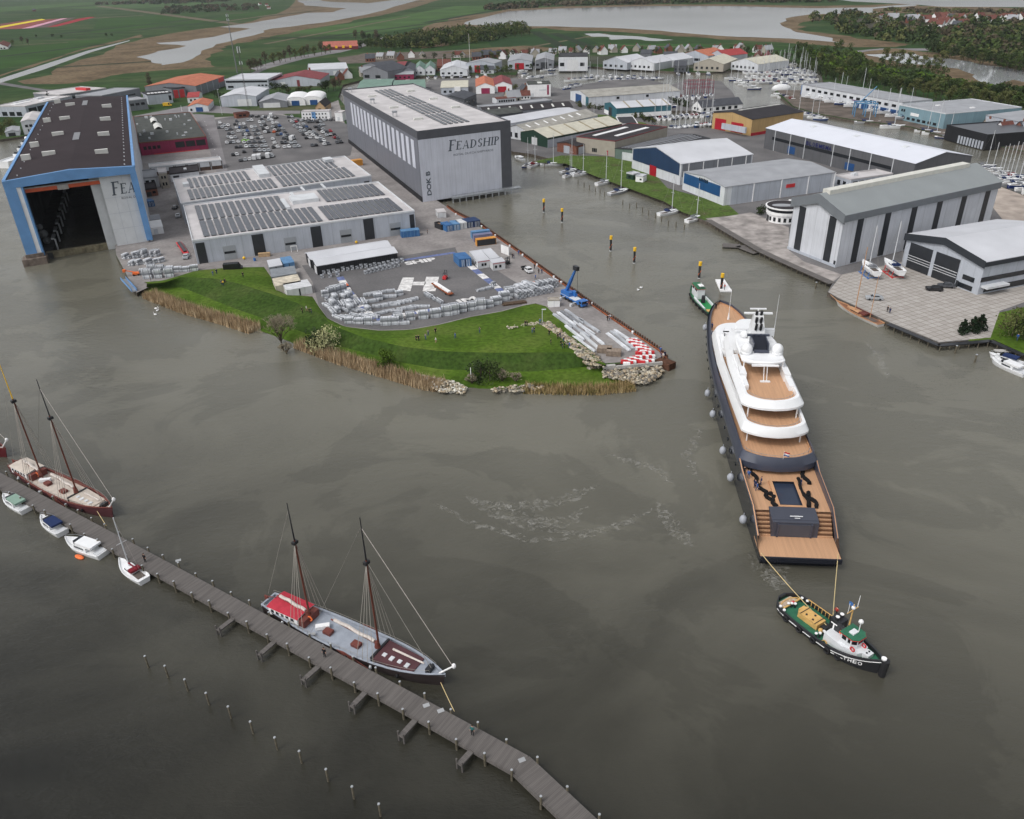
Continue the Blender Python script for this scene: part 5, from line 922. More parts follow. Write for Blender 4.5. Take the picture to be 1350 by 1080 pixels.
# aft main deck, stairs, beach club
def hx(x): return hw(x)-.4
q = MB(); q.prism([(8,-hx(8)),(8,hx(8)),(20,hx(20)),(36,hx(36)),(36,-hx(36)),(20,-hx(20))], 5.75, 6.0); od = q.build('main_deck', teak, yt)
q = MB(); q.prism([(-1.9,-7.3),(-1.9,7.3),(4.4,7.45),(4.4,-7.45)], 2.2, 2.64); q.build('swim_platform', teak, yt)
q = MB(); q.box(-2.25,-1.9,-7.4,7.4,1.7,2.72); q.build('transom_rim', navy, yt)
q = MB(); q.box(4.4,8.1,-4.35,4.35,2.5,6.0); q.add([(4.3,-4.4,2.6),(4.3,4.4,2.6),(8.8,4.4,6.5),(8.8,-4.4,6.5),(5.2,-4.4,6.1),(5.2,4.4,6.1)], [(0,1,5,4),(4,5,2,3),(0,4,3),(1,2,5),(0,3,2,1)]); bh = q.build('beach_club', M('slate_satin', (.05,.055,.075), rough=.45, var=.05), yt)
q = MB(); q.box(4.18,4.42,-2.9,3.1,2.75,5.6); q.build('garage_door', M('slate_door', (.06,.066,.085), rough=.35, var=.04), bh)
for x0, x1 in ((-3.2,-2.9),(3.1,3.4)): q = MB(); q.box(4.0,4.45,x0,x1,2.7,5.8); q.build('door_frame', slate, bh)
q = MB(); q.box(5.8,5.95,-1.5,.9,6.38,6.5); q.box(5.4,5.5,-.9,.1,6.25,6.35); q.build('name_plate', gel, bh)
for s_ in (1,-1):
    for i in range(12):
        x = 4.4+i*.31; z = 2.64+(i+1)*.28; q = MB(); y0, y1 = 4.4, 7.3
        q.box(x,x+.42,s_*y0,s_*y1,z-.3,z); q.build('stair_tread', teak if i % 2 == 0 else M('tread_shadow', (.13,.065,.035)), yt)  # every second tread coloured dark, painting the shade between the steps
q = MB(); q.ring([(8.9,-2.9),(18.1,-2.9),(18.1,2.7),(8.9,2.7)], [(9.5,-2.2),(17.6,-2.2),(17.6,2.0),(9.5,2.0)], 5.9, 6.5); pf = q.build('pool_surround', teakr, yt)
q = MB(); q.ring([(9.45,-2.25),(17.65,-2.25),(17.65,2.05),(9.45,2.05)], [(9.55,-2.15),(17.55,-2.15),(17.55,1.95),(9.55,1.95)], 6.02, 6.52); q.build('pool_lining', navy, pf)
q = MB(); q.box(9.55,17.55,-2.15,1.95,6.0,6.06); q.build('pool_floor', M('pool_blue', (.025,.035,.06), rough=.15, var=.1, scale=.3), pf)
# mooring nets and lines lying on the deck
netm = M('black_netting', (.012,.012,.013), rough=.95, var=.3, scale=3)
def yl(x, y, z): v_ = Vector(rot2(x, y, YA)+(z,)); return Vector((53.27+v_.x, 116.07+v_.y, z))
nets = [((22.5,5.6),(16.5,4.9),'at the port rail nearest the overhang'),((15.8,4.6),(11.5,3.6),'at the port side by the crew'),((13.8,2.9),(8.9,2.7+.35),'left against the pool edge'),((23.5,-4.7),(17.5,-5.2),'starboard nearest the overhang'),((19.5,-3.3),(9.5,-3.6),'right along the pool edge'),((14.5,-4.2),(9.2,-5.2),'starboard by the stairs')]
for i, (a, b, wh) in enumerate(nets):
    rn = random.Random(i); q = MB(); n = 9
    for k in range(n):
        t0, t1 = k/n, (k+1)/n; f = lambda t: yl(a[0]+(b[0]-a[0])*t, a[1]+(b[1]-a[1])*t+.35*math.sin(t*9+i), 6.0)
        p0, p1 = f(t0), f(t1); q.tube((p0.x,p0.y,6.2),(p1.x,p1.y,6.2),.42*rn.uniform(.8,1.2),.42*rn.uniform(.8,1.2),6)
    tag(q.build('fender_net', netm), 'heap of black netting on the yacht aft deck, '+wh, 'netting', 'black nets on the aft deck')
def fender(p, where, big=1.0, grp='grey fenders along the yacht'):
    q = MB(); q.sphere((0,0,0), .78*big, 0, 12, 8, 1.3); q.tube((0,0,.9*big),(0,0,1.6*big),.08,.08,5)
    return q.build('fender', M('grey_fender', (.36,.38,.42), rough=.5, var=.1), None, True, p)
for x, wh in ((103,'nearest the bow'),(64,'next to the tall mast housing'),(53,'below the sun deck'),(36,'below the white aft rims'),(25,'below the slate overhang'),(10,'level with the pool')):
    y = hw(x)+.75; p = yl(x,y,2.2 if x < 90 else 4); f_ = fender(p, wh); tag(f_, 'grey inflated fender on the yacht port side, the one '+wh, 'fender', 'grey fenders along the yacht')
f_ = fender(yl(24.0,2.2,7.0),''); f_.scale = (1,1,.8); f_.rotation_euler = (1.4,0,.5); tag(f_, 'big pale fender lying on the yacht aft deck under the flag', 'fender')
q = MB(); q.tube((0,0,0),(0,0,2.6),.05,.04,5); fl = thing('ensign', 'red white and blue ensign on the slate aft rim of the yacht', 'flag', tuple(yl(20.9,-.3,9.9))); q.build('flagstaff', gel, fl)
fl.scale = (.7,.7,.7)
for k, mt_ in enumerate((redp, white, bluep)): q = MB(); q.loft([[(.05+.35*j, .12*math.sin(j*1.3), 2.45-.45*k-.10*j) for j in range(6)],[(.05+.35*j, .12*math.sin(j*1.3), 2.02-.45*k-.10*j) for j in range(6)]]); q.build('flag_stripe', mt_, fl)
# ---- generic hull ----
def hull_rows(L, B, fs, fb, stern=.75, bowp=2.2, n=16, fm=None, rake=.08, flare=.88, depth=.6, rs=0):
    rows = []; out = []
    for i in range(n+1):
        t = i/n; fm_ = fm if fm is not None else min(fs, fb)*.9
        if t < .45: w_ = stern+(1-stern)*math.sin(PI/2*t/.45)
        else: w_ = max(.015, 1-((t-.45)/.55)**bowp)
        if t == 0: w_ *= .97
        if rs and t < .14: w_ *= math.sqrt(max(0,1-((.14-t)/.14)**2*.93))
        z = fm_+(fs-fm_)*max(0,1-t/.45)**2 if t < .45 else fm_+(fb-fm_)*((t-.45)/.55)**2
        x = L*t; xb = x-L*rake*max(0,(t-.6)/.4)**2; w_ *= B/2
        prt = [(xb,0,-depth),(xb,w_*flare*.8,-depth*.8),(xb,w_*flare,.05),((xb+x)/2,w_*(flare+1)/2*1.01,z*.55),(x,w_,z)]
        rows.append([(a,-b,c) for a,b,c in prt[::-1]]+prt[1:]); out.append((x,w_,z))
    return rows, out
def make_hull(t, L, B, fs, fb, hm, dm, rail=.25, rm=None, drop=.5, **k):
    rows, out = hull_rows(L, B, fs, fb, **k); q = MB(); q.loft(rows); q.add(rows[0], [tuple(range(len(rows[0])))]); h = smooth_by_angle(q.build('hull', hm, t), 50)
    q = MB(); q.loft([[(x,-max(.01,w_-.08),z-drop),(x,max(.01,w_-.08),z-drop)] for x, w_, z in out]); q.build('deck', dm, t)
    q = MB()
    for s_ in (1,-1): q.loft([[(x,s_*(w_+.04),z-.03),(x,s_*(w_+.04),z+.10),(x,s_*max(0,w_-rail),z+.10),(x,s_*max(0,w_-rail),z-drop)] for x, w_, z in out])
    x, w_, z = out[0]; q.box(x-.04,x+rail,-w_,w_,z-drop,z+.10)
    q.build('rail', rm or hm, t); return out
# ---- tug ----
tug_g = M('tug_green_deck', (.03,.14,.08), rough=.6, var=.18, scale=1); tan_p = M('tan_paint', (.60,.37,.13), rough=.6, var=.18, scale=1.5)
def wheelhouse(t, x0, x1, w_, z0, z1, wall, roofm, nm='wheelhouse'):
    q = MB(); pl = [(x0,-w_),(x1-.7,-w_),(x1,-w_*.5),(x1,w_*.5),(x1-.7,w_),(x0,w_)]; q.prism(pl, z0, z1); wh = q.build(nm, wall, t)
    q = MB(); q.prism([(x*1.0+(.25 if x > x0 else -.2),y*1.12) for x, y in pl], z1, z1+.14); rf = q.build('roof', roofm, wh); q = MB(); q.prism([(x+(.3 if x > x0 else -.25),y*1.15) for x, y in pl], z1-.08, z1); q.build('roof_trim', redp, rf)
    zz0, zz1 = z1-1.05, z1-.3
    for (a, b) in (((x1,-w_*.5),(x1,w_*.5)),((x1-.7,-w_),(x1,-w_*.5)),((x1,w_*.5),(x1-.7,w_)),((x0+.2,-w_),((x0+x1)/2-.2,-w_)),(((x0+x1)/2,-w_),(x1-.8,-w_)),((x1-.8,w_),((x0+x1)/2,w_)),(((x0+x1)/2-.2,w_),(x0+.2,w_))):
        A = Vector(a); B_ = Vector(b); m_ = (A+B_)/2; d = B_-A; q = MB(); q.obox((m_.x,m_.y,zz0), d.length*.8, .08, zz1-zz0, math.atan2(d.y,d.x)); q.build('window', glass, wh)
    return wh
def ring_geo(q, c, r, r2, axis='y', n=12, m=0):
    pts = []
    for k in range(n+1): a = 2*PI*k/n; pts.append((c[0]+r*math.cos(a), c[1], c[2]+r*math.sin(a)) if axis == 'y' else (c[0]+r*math.cos(a), c[1]+r*math.sin(a), c[2]))
    q.path(pts, r2, 6, m)
a = P(1030,786,1.2); b = P(1163,884,1.2); TA = ang(a,b); TL = (b-a).length
t = thing('tugboat', 'black and green tug named THEO towing from the yacht stern', 'tugboat', (a.x,a.y,0), TA)
out = make_hull(t, TL, 6.6, 1.5, 3.3, blackm, tug_g, .35, blackm, .7, stern=.86, bowp=3.0, fm=1.25, rake=.03, flare=.95, rs=1, n=28)
t_on = lambda x: min(out, key=lambda o: abs(o[0]-x))
q = MB()
for s_ in (1,-1):
    for x0 in (1.5,4.6,7.6,10.4,13.2):
        ww = t_on(x0)[1]; w2 = t_on(x0+2)[1]; q = MB(); q.tube((x0,s_*(ww+.05),.78),(x0+2,s_*(w2+.05),.80),.07,.07,4); q.build('white_stripe', white, t)
    for x0 in (3.9,6.9,9.8,12.6,14.4): ww = t_on(x0)[1]; q = MB(); ring_geo(q, (x0,s_*(ww+.22),.7), .45, .17); q.build('tyre_fender', black, t)
    q = MB(); q.path([(o[0],s_*(o[1]+.06),o[2]-.35) for o in out if o[0] > 12.5], .06, 4); q.build('white_stripe', white, t)
q = MB(); q.tube((TL+.1,0,.2),(TL+.2,0,3.5),.55,.62,10); q.build('bow_fender', black, t); q = MB(); q.tube((TL-.2,0,3.5),(TL-.2,0,3.75),.42,.42,10); q.build('bow_cap', white, t)
q = MB(); i0 = 4; 
for s_ in (-1,): q.add([(13.6,s_*(t_on(13.6)[1]+.13),1.0)]*0, [])
def hull_text(t, word, x0, x1, s_, z, size):
    a_ = Vector((x0,s_*(t_on(x0)[1]+.30),z)); b_ = Vector((x1,s_*(t_on(x1)[1]+.30),z+.25)); d = (b_-a_); wd = d.length; q = MB(); add_text(q, word, size, a_, d.normalized(), (0,s_*.08,1), bold=.03, width=wd); q.build('name_lettering', white, t)
o15 = t_on(15.2); ho = lambda x: next(a_[1]+(b_[1]-a_[1])*(x-a_[0])/(b_[0]-a_[0]) for a_, b_ in zip(out, out[1:]) if a_[0] <= x <= b_[0])
for i_, ch_ in enumerate('THEO'):
    x_ = 15.3+.72*i_; A_p = Vector((x_,-ho(x_)-.12,.85+.09*i_)); d_p = (Vector((x_+.55,-ho(x_+.55)-.12,.92+.09*i_))-A_p); q = MB(); add_text(q, ch_, 1.0, A_p, d_p.normalized(), (0,-.10,1), bold=.02, width=d_p.length); q.build('name_letter', white, t)
wh = wheelhouse(t, 13.2, 15.9, 1.45, .9, 4.3, M('tug_white', (.66,.68,.70), rough=.45, var=.08, scale=1), tug_g)
q = MB(); q.prism([(10.6,-1.9),(14,-2.1),(16.6,-1.3),(17.2,0),(16.6,1.3),(14,2.1),(10.6,1.9)], .6, 2.3); q.build('deckhouse', MATS['tug_white'], t)
q = MB(); q.box(17.0,18.1,-.7,.7,1.6,2.6); q.build('anchor_winch', MATS['tug_white'], t)
for y in (-.3,.3): q = MB(); q.tube((17.5,y,2.6),(17.5,y,2.75),.14,.14,8); q.build('winch_cap', black, t)
for (x, y, z) in ((15.7,-1.3,2.6),(16.2,.9,2.6)): q = MB(); ring_geo(q, (x,y-.2,z), .36, .12); q.build('lifebuoy', redp, t)
q = MB(); q.sphere((12.6,-.2,3.0),.45,0,8,6,.8); q.build('life_raft', orange, t)
q = MB(); q.box(14.0,14.9,-.7,.6,4.46,4.7); q.build('radar_box', MATS['tug_white'], t)
q = MB(); q.prism([(10.0,-.1),(12.0,-.1),(12.0,1.9),(10.0,1.9)], .8, 4.3); fn = q.build('funnel', blackm, t)
q = MB(); add_text(q, 'T', 2.1, (10.3,-.14,2.2), (1,0,0), (0,0,1), bold=.04, width=1.2); q.build('funnel_letter', white, fn)
for y in (.3,1.4): q = MB(); q.tube((11,y,4.3),(11,y,4.9),.3,.3,8); q.tube((11,y,4.9),(11,y,5.0),.34,.34,8,1); q.build('exhaust_pipe', [black,white], fn)
q = MB(); q.tube((12.9,.9,4.3),(12.9,.9,8.8),.13,.09,6); q.tube((12.9,-.5,7.6),(12.9,2.3,7.6),.09,.09,5); mt = q.build('mast', tan_p, t)
q = MB(); q.tube((12.9,2.0,7.6),(12.6,2.6,9.6),.06,.04,5); q.tube((12.9,-.4,7.6),(12.9,-.4,9.7),.05,.04,5); q.sphere((12.9,.9,8.1),.35); q.build('mast_fitting', white, mt)
q = MB(); q.tube((14.8,.7,4.4),(14.8,.7,6.4),.07,.07,5); q.sphere((14.8,.7,6.7),.42,0,8,6); q.build('radar_dome', white, t)
q = MB(); q.loft([[(11.6+.4*j,1.6+.1*math.sin(j*2),8.2) for j in range(4)],[(11.6+.4*j,1.6+.1*math.sin(j*2),7.4) for j in range(4)]]); q.build('signal_flag', bluep, t)
q = MB(); q.box(4.6,8.6,-1.1,1.1,.6,1.75); q.box(4.0,4.6,-.2,1.2,.6,1.5); eh = q.build('engine_hatch', tan_p, t)
for x in (5.1,8.1): q = MB(); q.tube((x,-1.2,1.8),(x,1.2,1.8),.07,.07,5); q.build('hatch_bar', blackm, eh)
for x, y in ((5.9,-.5),(6.9,.5),(7.3,-.6)): q = MB(); q.tube((x,y,1.75),(x,y,1.9),.18,.18,8); q.build('hatch_vent', blackm, eh)
q = MB(); q.box(8.7,9.7,-.3,1.3,.6,1.3); q.build('tow_hook', blackm, t); q = MB(); q.sphere((9.3,-.9,1.1),.45,0,8,5); q.build('tow_hook_cap', tan_p, t)
for (x, y) in ((2.6,2.3),(3.6,2.5),(2.5,-.2),(2.2,-.7),(2.9,.2),(1.9,-2.4),(2.9,-2.6),(9.6,-2.5),(9.9,-1.9),(10.0,-1.0),(9.6,2.6),(17.9,1.5),(18.5,1.2)):
    q = MB(); q.tube((x,y,.6),(x,y,1.5),.19,.19,8); q.tube((x,y,1.5),(x,y,1.66),.26,.26,8,1); q.build('bollard', [blackm,white], t)
q = MB(); q.path([(1.0+1.3*(1-math.cos(a_)), 2.4*math.sin(a_), 1.0) for a_ in [(-PI/2+PI*k/10) for k in range(11)]][::1], .12, 5); q.build('stern_grating_rim', tan_p, t)
q = MB(); q.prism([(.7,-1.6),(2.0,-2.1),(2.0,1.9),(.7,1.5)], .8, 1.0); q.build('stern_grating', M('pale_grating', (.45,.36,.27), rough=.9, var=.4, scale=4), t)
q = MB(); q.tube((2.3,-2.0,1.2),(2.3,2.2,1.2),.16,.16,6); q.build('towing_bar', tan_p, t); q = MB(); q.sphere((2.35,.3,1.3),.4,0,6,5); q.build('orange_buoy', redp, t)
q = MB()
for k in range(3): ring_geo(q, (11.2,-2.4+.0*k,.75+.1*k), .5-.08*k, .08, 'z')
q.build('rope_coil', tan_p, t)
q = MB(); q.path([(o[0],o[1]-.5,o[2]+.55) for o in out if 3 < o[0] < 13], .08, 4)
for o_ in [o for o in out if 3 < o[0] < 13]: q.tube((o_[0],o_[1]-.5,o_[2]-.5),(o_[0],o_[1]-.5,o_[2]+.55),.07,.07,4)
q.build('handrail', tan_p, t)
def cable(name, label, cat, a, b, sag, r, mat, n=10):
    q = MB(); pts = []
    for k in range(n+1): u = k/n; p = Vector(a).lerp(Vector(b), u); pts.append((p.x,p.y,p.z-sag*4*u*(1-u)))
    q.path(pts, r, 5); return tag(q.build(name, mat), label, cat)
ropem = M('yellow_rope', (.60,.48,.25), rough=.8, var=.1)
lw = lambda x, y, z: Vector((a.x+rot2(x,y,TA)[0], a.y+rot2(x,y,TA)[1], z))
cable('tow_rope', 'left yellow tow rope from the yacht stern corner to the tug hook', 'rope', P(1003,729,2.9), lw(9.2,.6,1.4), .4, .075, ropem)
cable('tow_rope', 'right yellow tow rope from the yacht stern corner to the tug bollards', 'rope', P(1105,731,2.9), lw(9.9,1.2,1.5), .5, .075, ropem)
# ---- little harbour tug at the yacht bow ----
a2 = P(941,413,1.0); b2 = P(911,380,1.0); t = thing('tugboat', 'small green and white harbour tug pushing at the yacht bow', 'tugboat', (a2.x,a2.y,0), ang(a2,b2)); L2 = (b2-a2).length
out = make_hull(t, L2, 5.4, 1.3, 2.0, blackm, M('bright_green_deck', (.015,.22,.06), rough=.5, var=.1), .3, M('green_rail', (.02,.10,.05), rough=.5), .5, stern=.8, bowp=2.6, fm=1.1, rake=.03, flare=.95)
wheelhouse(t, L2*.56, L2*.83, 1.3, .8, 4.4, M('tug_white', (.66,.68,.70)), greenp)
for s_ in (1,-1):
    for k in range(6): x0 = L2*(.15+.13*k); ww = min(out, key=lambda o: abs(o[0]-x0))[1]; q = MB(); ring_geo(q, (x0,s_*(ww+.2),.6), .4, .16, n=8); q.build('tyre_fender', black, t)
    q = MB(); q.box(L2*.15,L2*.6,s_*1.9-.25,s_*1.9+.25,.7,1.5); q.build('side_locker', MATS['tug_white'], t)
q = MB(); q.tube((L2*.45,0,.8),(L2*.45,0,3.0),.8,.6,8); q.build('towing_winch', blackm, t)
q = MB(); q.box(L2*.03,L2*.10,-1.8,1.8,1.1,1.5); q.build('stern_board', tan_p, t)
q = MB(); q.tube((L2*.6,0,4.5),(L2*.6,0,6.5),.07,.05,5); q.box(L2*.55,L2*.65,-.8,.8,5.4,5.5); q.build('mast', white, t)
# ---- raft with pile, yellow-topped piles ----
q = MB(); q.prism([tuple(P(*p,.5)[:2]) for p in ((943,369),(955,369),(965,384),(949.5,384))], .1, .7); tag(q.build('work_raft', white), 'white work raft moored beside a yellow topped pile ahead of the yacht bow', 'raft')
def pile(px, py, label, h=6.2, r=.45):
    p = P(px,py,0); t = thing('mooring_pile', label, 'mooring pile', (p.x,p.y,0), 0, 'black and yellow mooring piles in the channel'); q = MB(); q.tube((0,0,-1.5),(0,0,h-1.4),r,r,10); pl = q.build('pile', blackm, t)
    q = MB(); q.tube((0,0,h-1.4),(0,0,h),r*1.35,r*1.35,10); q.build('yellow_cap', yellow, t); q = MB(); q.tube((-r*1.0,-r*.7,1.6),(r*1.0,-r*.9,3.0),.09,.09,5); q.tube((-r,-r*.2,1.2),(-r*1.0,-r*.7,1.6),.09,.09,5); q.build('red_rope', orange, t); q = MB(); q.tube((0,0,-.1),(0,0,.25),r*1.12,r*1.12,10); q.build('waterline_band', lit, t)
for px, py, lb in ((717,280,'nearest the closed dock hall'),(741,293,'second nearest the closed dock hall'),(805,331,'left one of the middle pair'),(836,347,'right one of the middle pair'),(921.5,367,'behind the small harbour tug'),(950.5,383,'standing at the white raft')): pile(px, py, 'black mooring pile with yellow cap and red rope, '+lb)
for px, py, lb in ((1002,686/2+0,''),): pass
# ---- traditional sailing barges ----
furl = M('furled_sail', (.55,.50,.46), rough=.9, var=.15, scale=2); varn = M('varnished_mast', (.13,.035,.02), rough=.4, var=.15); rig = M('rigging_wire', (.30,.28,.25), rough=.6, var=0); greyd = M('grey_blue_deck', (.30,.33,.38), rough=.7, var=.12, scale=.8); creamd = M('cream_deck', (.52,.46,.40), rough=.7, var=.12, scale=.8)
brown = M('barge_brown', (.15,.045,.035), rough=.6, var=.2, scale=1); cab_red = M('faded_red_canvas', (.42,.04,.06), rough=.8, var=.12, scale=1)
def barge(label, stern_px, bow_px, B, hullm, deckm, cabm, hatchm, masts, zs=1.5, topm=varn, railm=None):
    a = P(stern_px[0],stern_px[1],zs); b = P(bow_px[0],bow_px[1],zs); L = (b-a).length; t = thing('sailing_barge', label, 'sailing barge', (a.x,a.y,0), ang(a,b))
    out = make_hull(t, L, B, 2.0, 2.8, hullm, deckm, .3, railm or brown, .45, stern=.55, bowp=3.4, fm=1.5, rake=.02, flare=.93)
    at_ = lambda x: min(out, key=lambda o: abs(o[0]-x))
    q = MB(); q.box(L*.06,L*.235,-B*.33,B*.33,1.2,2.75); cb = q.build('cabin', white, t); q = MB(); q.loft([[(x, B*.35*k/3, 2.8+.25*(1-(k/3)**2)) for k in range(-3,4)] for x in (L*.05,L*.24)]); q.build('cabin_roof', cabm, cb)
    for s_ in (1,-1):
        for k in range(5): q = MB(); x = L*(.075+.03*k); q.box(x,x+.65,s_*B*.33-.05,s_*B*.33+.05,1.9,2.5); q.build('window', glass, cb)
    q = MB(); q.box(L*.235,L*.27,-B*.30,B*.30,1.2,2.6); q.build('companionway', brown, t)
    q = MB(); q.prism([(L*.66,-B*.36),(L*.86,-B*.28),(L*.86,B*.28),(L*.66,B*.36)], 1.2, 2.0); ht = q.build('forward_hatch', hatchm, t)
    for k in range(4): q = MB(); x = L*(.69+.04*k); q.box(x,x+.7,-1.1-.2*(k%2),-.4,2.0,2.15); q.build('skylight', lit, ht)
    q = MB(); q.box(L*.655,L*.665,-B*.38,B*.38,1.2,2.2); q.build('hatch_coaming', blackm, t)
    for x in (.36,.52): q = MB(); q.box(L*x,L*x+1.6,-B*.2,-B*.2+1.2,1.1,1.7); q.build('deck_hatch', brown, t)
    q = MB(); q.obox((L*.34,-B*.05,1.2), 2.4, .9, .7, .7); q.build('deck_bench', white, t)
    q = MB(); ring_geo(q, (L*.27,-.4,2.2), .45, .14); q.build('lifebuoy', orange, t)
    for s_ in (1,-1):
        q = MB(); q.prism([(L*.50,0),(L*.54,0),(L*.68,0),(L*.66,.01)], 0, 0)
        q = MB(); w_ = at_(L*.55)[1]+.12; q.add([(L*.49,s_*w_,1.7),(L*.53,s_*w_,1.9),(L*.66,s_*w_,.6),(L*.64,s_*w_,-.2),(L*.56,s_*w_,.1)]+[(L*.49,s_*(w_+.12),1.7),(L*.53,s_*(w_+.12),1.9),(L*.66,s_*(w_+.12),.6),(L*.64,s_*(w_+.12),-.2),(L*.56,s_*(w_+.12),.1)], [(0,1,2,3,4),(9,8,7,6,5),(0,5,6,1),(1,6,7,2),(2,7,8,3),(3,8,9,4),(4,9,5,0)]); q.build('leeboard', brown, t)
    tops = []
    for i, (fx, h, tm) in enumerate(masts):
        x = L*fx; q = MB(); q.tube((x,0,1.1),(x,0,h*.72),.19,.15,8); m_ = q.build('mast', varn, t); q = MB(); q.tube((x,0,h*.70),(x,0,h),.14,.07,8); q.build('topmast', tm, m_)
        q = MB(); q.box(x-.3,x+.3,-.5,.5,h*.69,h*.71); q.build('crosstree', blackm, m_)
        q = MB(); bl = L*(.20 if i == 0 else .27); q.tube((x-.3,0,2.9),(x-bl,.3,3.5),.17,.14,6); bo = q.build('boom', brown, t); q = MB(); pts = [(x-.8-(bl-1.6)*k/6, .05*k+.12*math.sin(k*2), 3.25+.09*k) for k in range(7)]; q.path(pts, .3, 6); q.build('furled_sail', furl, bo)
        for s_ in (1,-1):
            for k in (-1,0,1,2): w_ = at_(x-k*1.1)[1]; q = MB(); q.tube((x,0,h*.71),(x-k*1.1,s_*w_,1.8),.05,.05,3); q.build('shroud', rig, m_)
        q = MB(); q.tube((x-.3,0,2.2),(x-.3,0,3.4),.55,.35,8); q.build('mast_case', brown, m_)
        tops.append((x,h))
    q = MB(); q.tube((tops[-1][0],0,tops[-1][1]*.93),(L+1.6,0,5.4),.05,.05,4); q.build('forestay', furl, t)
    q = MB(); q.tube((tops[-1][0],0,tops[-1][1]*.71),(L*.93,0,2.8),.05,.05,4); q.build('forestay', rig, t)
    q = MB(); q.tube((tops[0][0],0,tops[0][1]*.95),(.4,0,3.4),.03,.03,3); q.build('backstay', rig, t)
    q = MB(); q.tube((tops[0][0]+L*.07,-B*.4,2.2),(tops[1][0]-.2,0,tops[1][1]*.93),.03,.03,3); q.build('backstay', rig, t)
    q = MB(); q.tube((L*.97,0,2.5),(L+1.8,0,5.6),.16,.13,6); q.sphere((L+1.8,0,5.6),.38,0,6,5,1.3); q.build('bowsprit', white, t)
    q = MB(); q.tube((L*.72,.6,2.5),(L*.90,-.3,3.6),.2,.15,6); q.build('jib_boom', furl, t)
    q = MB(); q.box(L*.91,L*.93,-.7,.7,2.0,2.9); q.tube((L*.92,-1,2.6),(L*.92,1,2.6),.2,.2,6); q.build('windlass', blackm, t)
    q = MB(); q.box(-.7,.1,-.12,.12,-.6,2.6); q.tube((.2,0,2.6),(2.2,0,3.2),.09,.07,5); q.build('rudder', brown, t)
    for k in range(6): x = L*(.15+.13*k); w_ = at_(x)[1]; q = MB(); q.sphere((x,-w_-.25,1.0),.28,0,6,5,1.5); q.build('side_fender', black if k % 2 else lit, t)
    q = MB()
    for s_ in (1,-1):
        oo = [o for o in out if o[0] < L*.97]; q.path([(o[0],s_*max(.1,o[1]-.15),o[2]+.75) for o in oo], .025, 3)
        for o_ in oo: q.tube((o_[0],s_*max(.1,o_[1]-.15),o_[2]),(o_[0],s_*max(.1,o_[1]-.15),o_[2]+.75),.025,.025,3)
    q.build('guard_rail', rig, t)
    return t, L
barge('two-masted sailing barge with red cabin top and grey deck moored to the long pier', (354,792), (588,897), 6.4, M('barge_black_hull', (.03,.022,.022), rough=.5, var=.2), greyd, cab_red, M('maroon_hatch', (.085,.035,.04), rough=.7, var=.1), [(.26,26.5,blackm),(.655,29,blackm)], railm=greyd)
barge('two-masted sailing barge with cream deck and yellow topmast at the left end of the pier', (20,612), (150,676), 6.2, M('barge_maroon_hull', (.09,.03,.035), rough=.5, var=.2), creamd, creamd, creamd, [(.30,30.5,yellow),(.66,30,blackm)])
barge('dark red barge whose bow just enters the frame at the left edge', (-150,545), (10,597), 6.2, M('barge_red_hull', (.12,.015,.02), rough=.5, var=.2), creamd, cab_red, brown, [(.30,22,varn),(.60,24,varn)])
cable('mooring_rope', 'yellow mooring rope from the red-cabined barge bow to the pier', 'rope', P(581,900,1.5), P(599,938,1.6), .1, .06, ropem)
cable('mooring_rope', 'yellow mooring rope from the cream-decked barge bow to the pier', 'rope', P(128,674,2.2), P(140,693,1.6), .1, .06, ropem)
# ---- sail boats, motor boats: prototypes ----
def sailboat(hm, cover, L=11, h=15, B=3.4, name='sailing_boat', cabm=None, wood_=False):
    t = thing(name, 'x', 'sailing boat'); make_hull(t, L, B, 1.0, 1.35, hm, M('classic_deck', (.24,.11,.06), rough=.6, var=.2) if wood_ else gel, .16, teakr if wood_ else gel, .12, stern=.68, bowp=1.9, fm=.95, rake=.06, flare=.82)
    q = MB(); q.prism([(L*.36,-B*.27),(L*.62,-B*.24),(L*.72,-.3),(L*.72,.3),(L*.62,B*.24),(L*.36,B*.27)], .85, 1.45); cb = q.build('coachroof', cabm or gel, t)
    q = MB(); q.box(L*.40,L*.60,-B*.275,B*.275,1.1,1.3); q.build('window', glass, cb)
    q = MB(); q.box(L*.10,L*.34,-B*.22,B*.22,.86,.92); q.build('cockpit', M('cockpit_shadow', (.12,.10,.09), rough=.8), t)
    q = MB(); q.box(L*.30,L*.42,-B*.30,B*.30,1.4,1.9); q.build('spray_hood', cover, t)
    q = MB(); q.tube((L*.56,0,1.2),(L*.56,0,h),.15,.11,6); m_ = q.build('mast', teakr if wood_ else lit, t); q = MB(); q.tube((L*.56,-1.0,h*.55),(L*.56,1.0,h*.55),.05,.05,4); q.build('spreader', lit, m_)
    q = MB(); q.tube((L*.55,0,2.3),(L*.20,0,2.4),.17,.13,6); q.build('boom', cover, t)
    for a_, b_ in (((L*.56,0,h*.97),(L*.99,0,1.3)),((L*.56,0,h*.99),(L*.01,0,1.1))): q = MB(); q.tube(a_,b_,.022,.022,3); q.build('stay', rig, t)
    return Proto(t)
navyc = M('navy_canvas', (.02,.035,.10), rough=.8, var=.1); greyc = M('grey_canvas', (.20,.21,.23), rough=.8, var=.1); redc = M('maroon_canvas', (.18,.02,.03), rough=.8, var=.1)
SB = [sailboat(gel, navyc), sailboat(gel, greyc, 10, 14), sailboat(M('navy_gelcoat', (.015,.03,.12), rough=.25, var=.05), greyc, 11.5, 16), sailboat(gel, redc, 10.5, 14.5), sailboat(M('grey_gelcoat', (.35,.36,.38), rough=.3, var=.05), navyc, 12, 17)]
SBN = ['navy-covered white sailboat','grey-covered white sailboat','navy-hulled sailboat','maroon-covered white sailboat','pale grey sailboat']
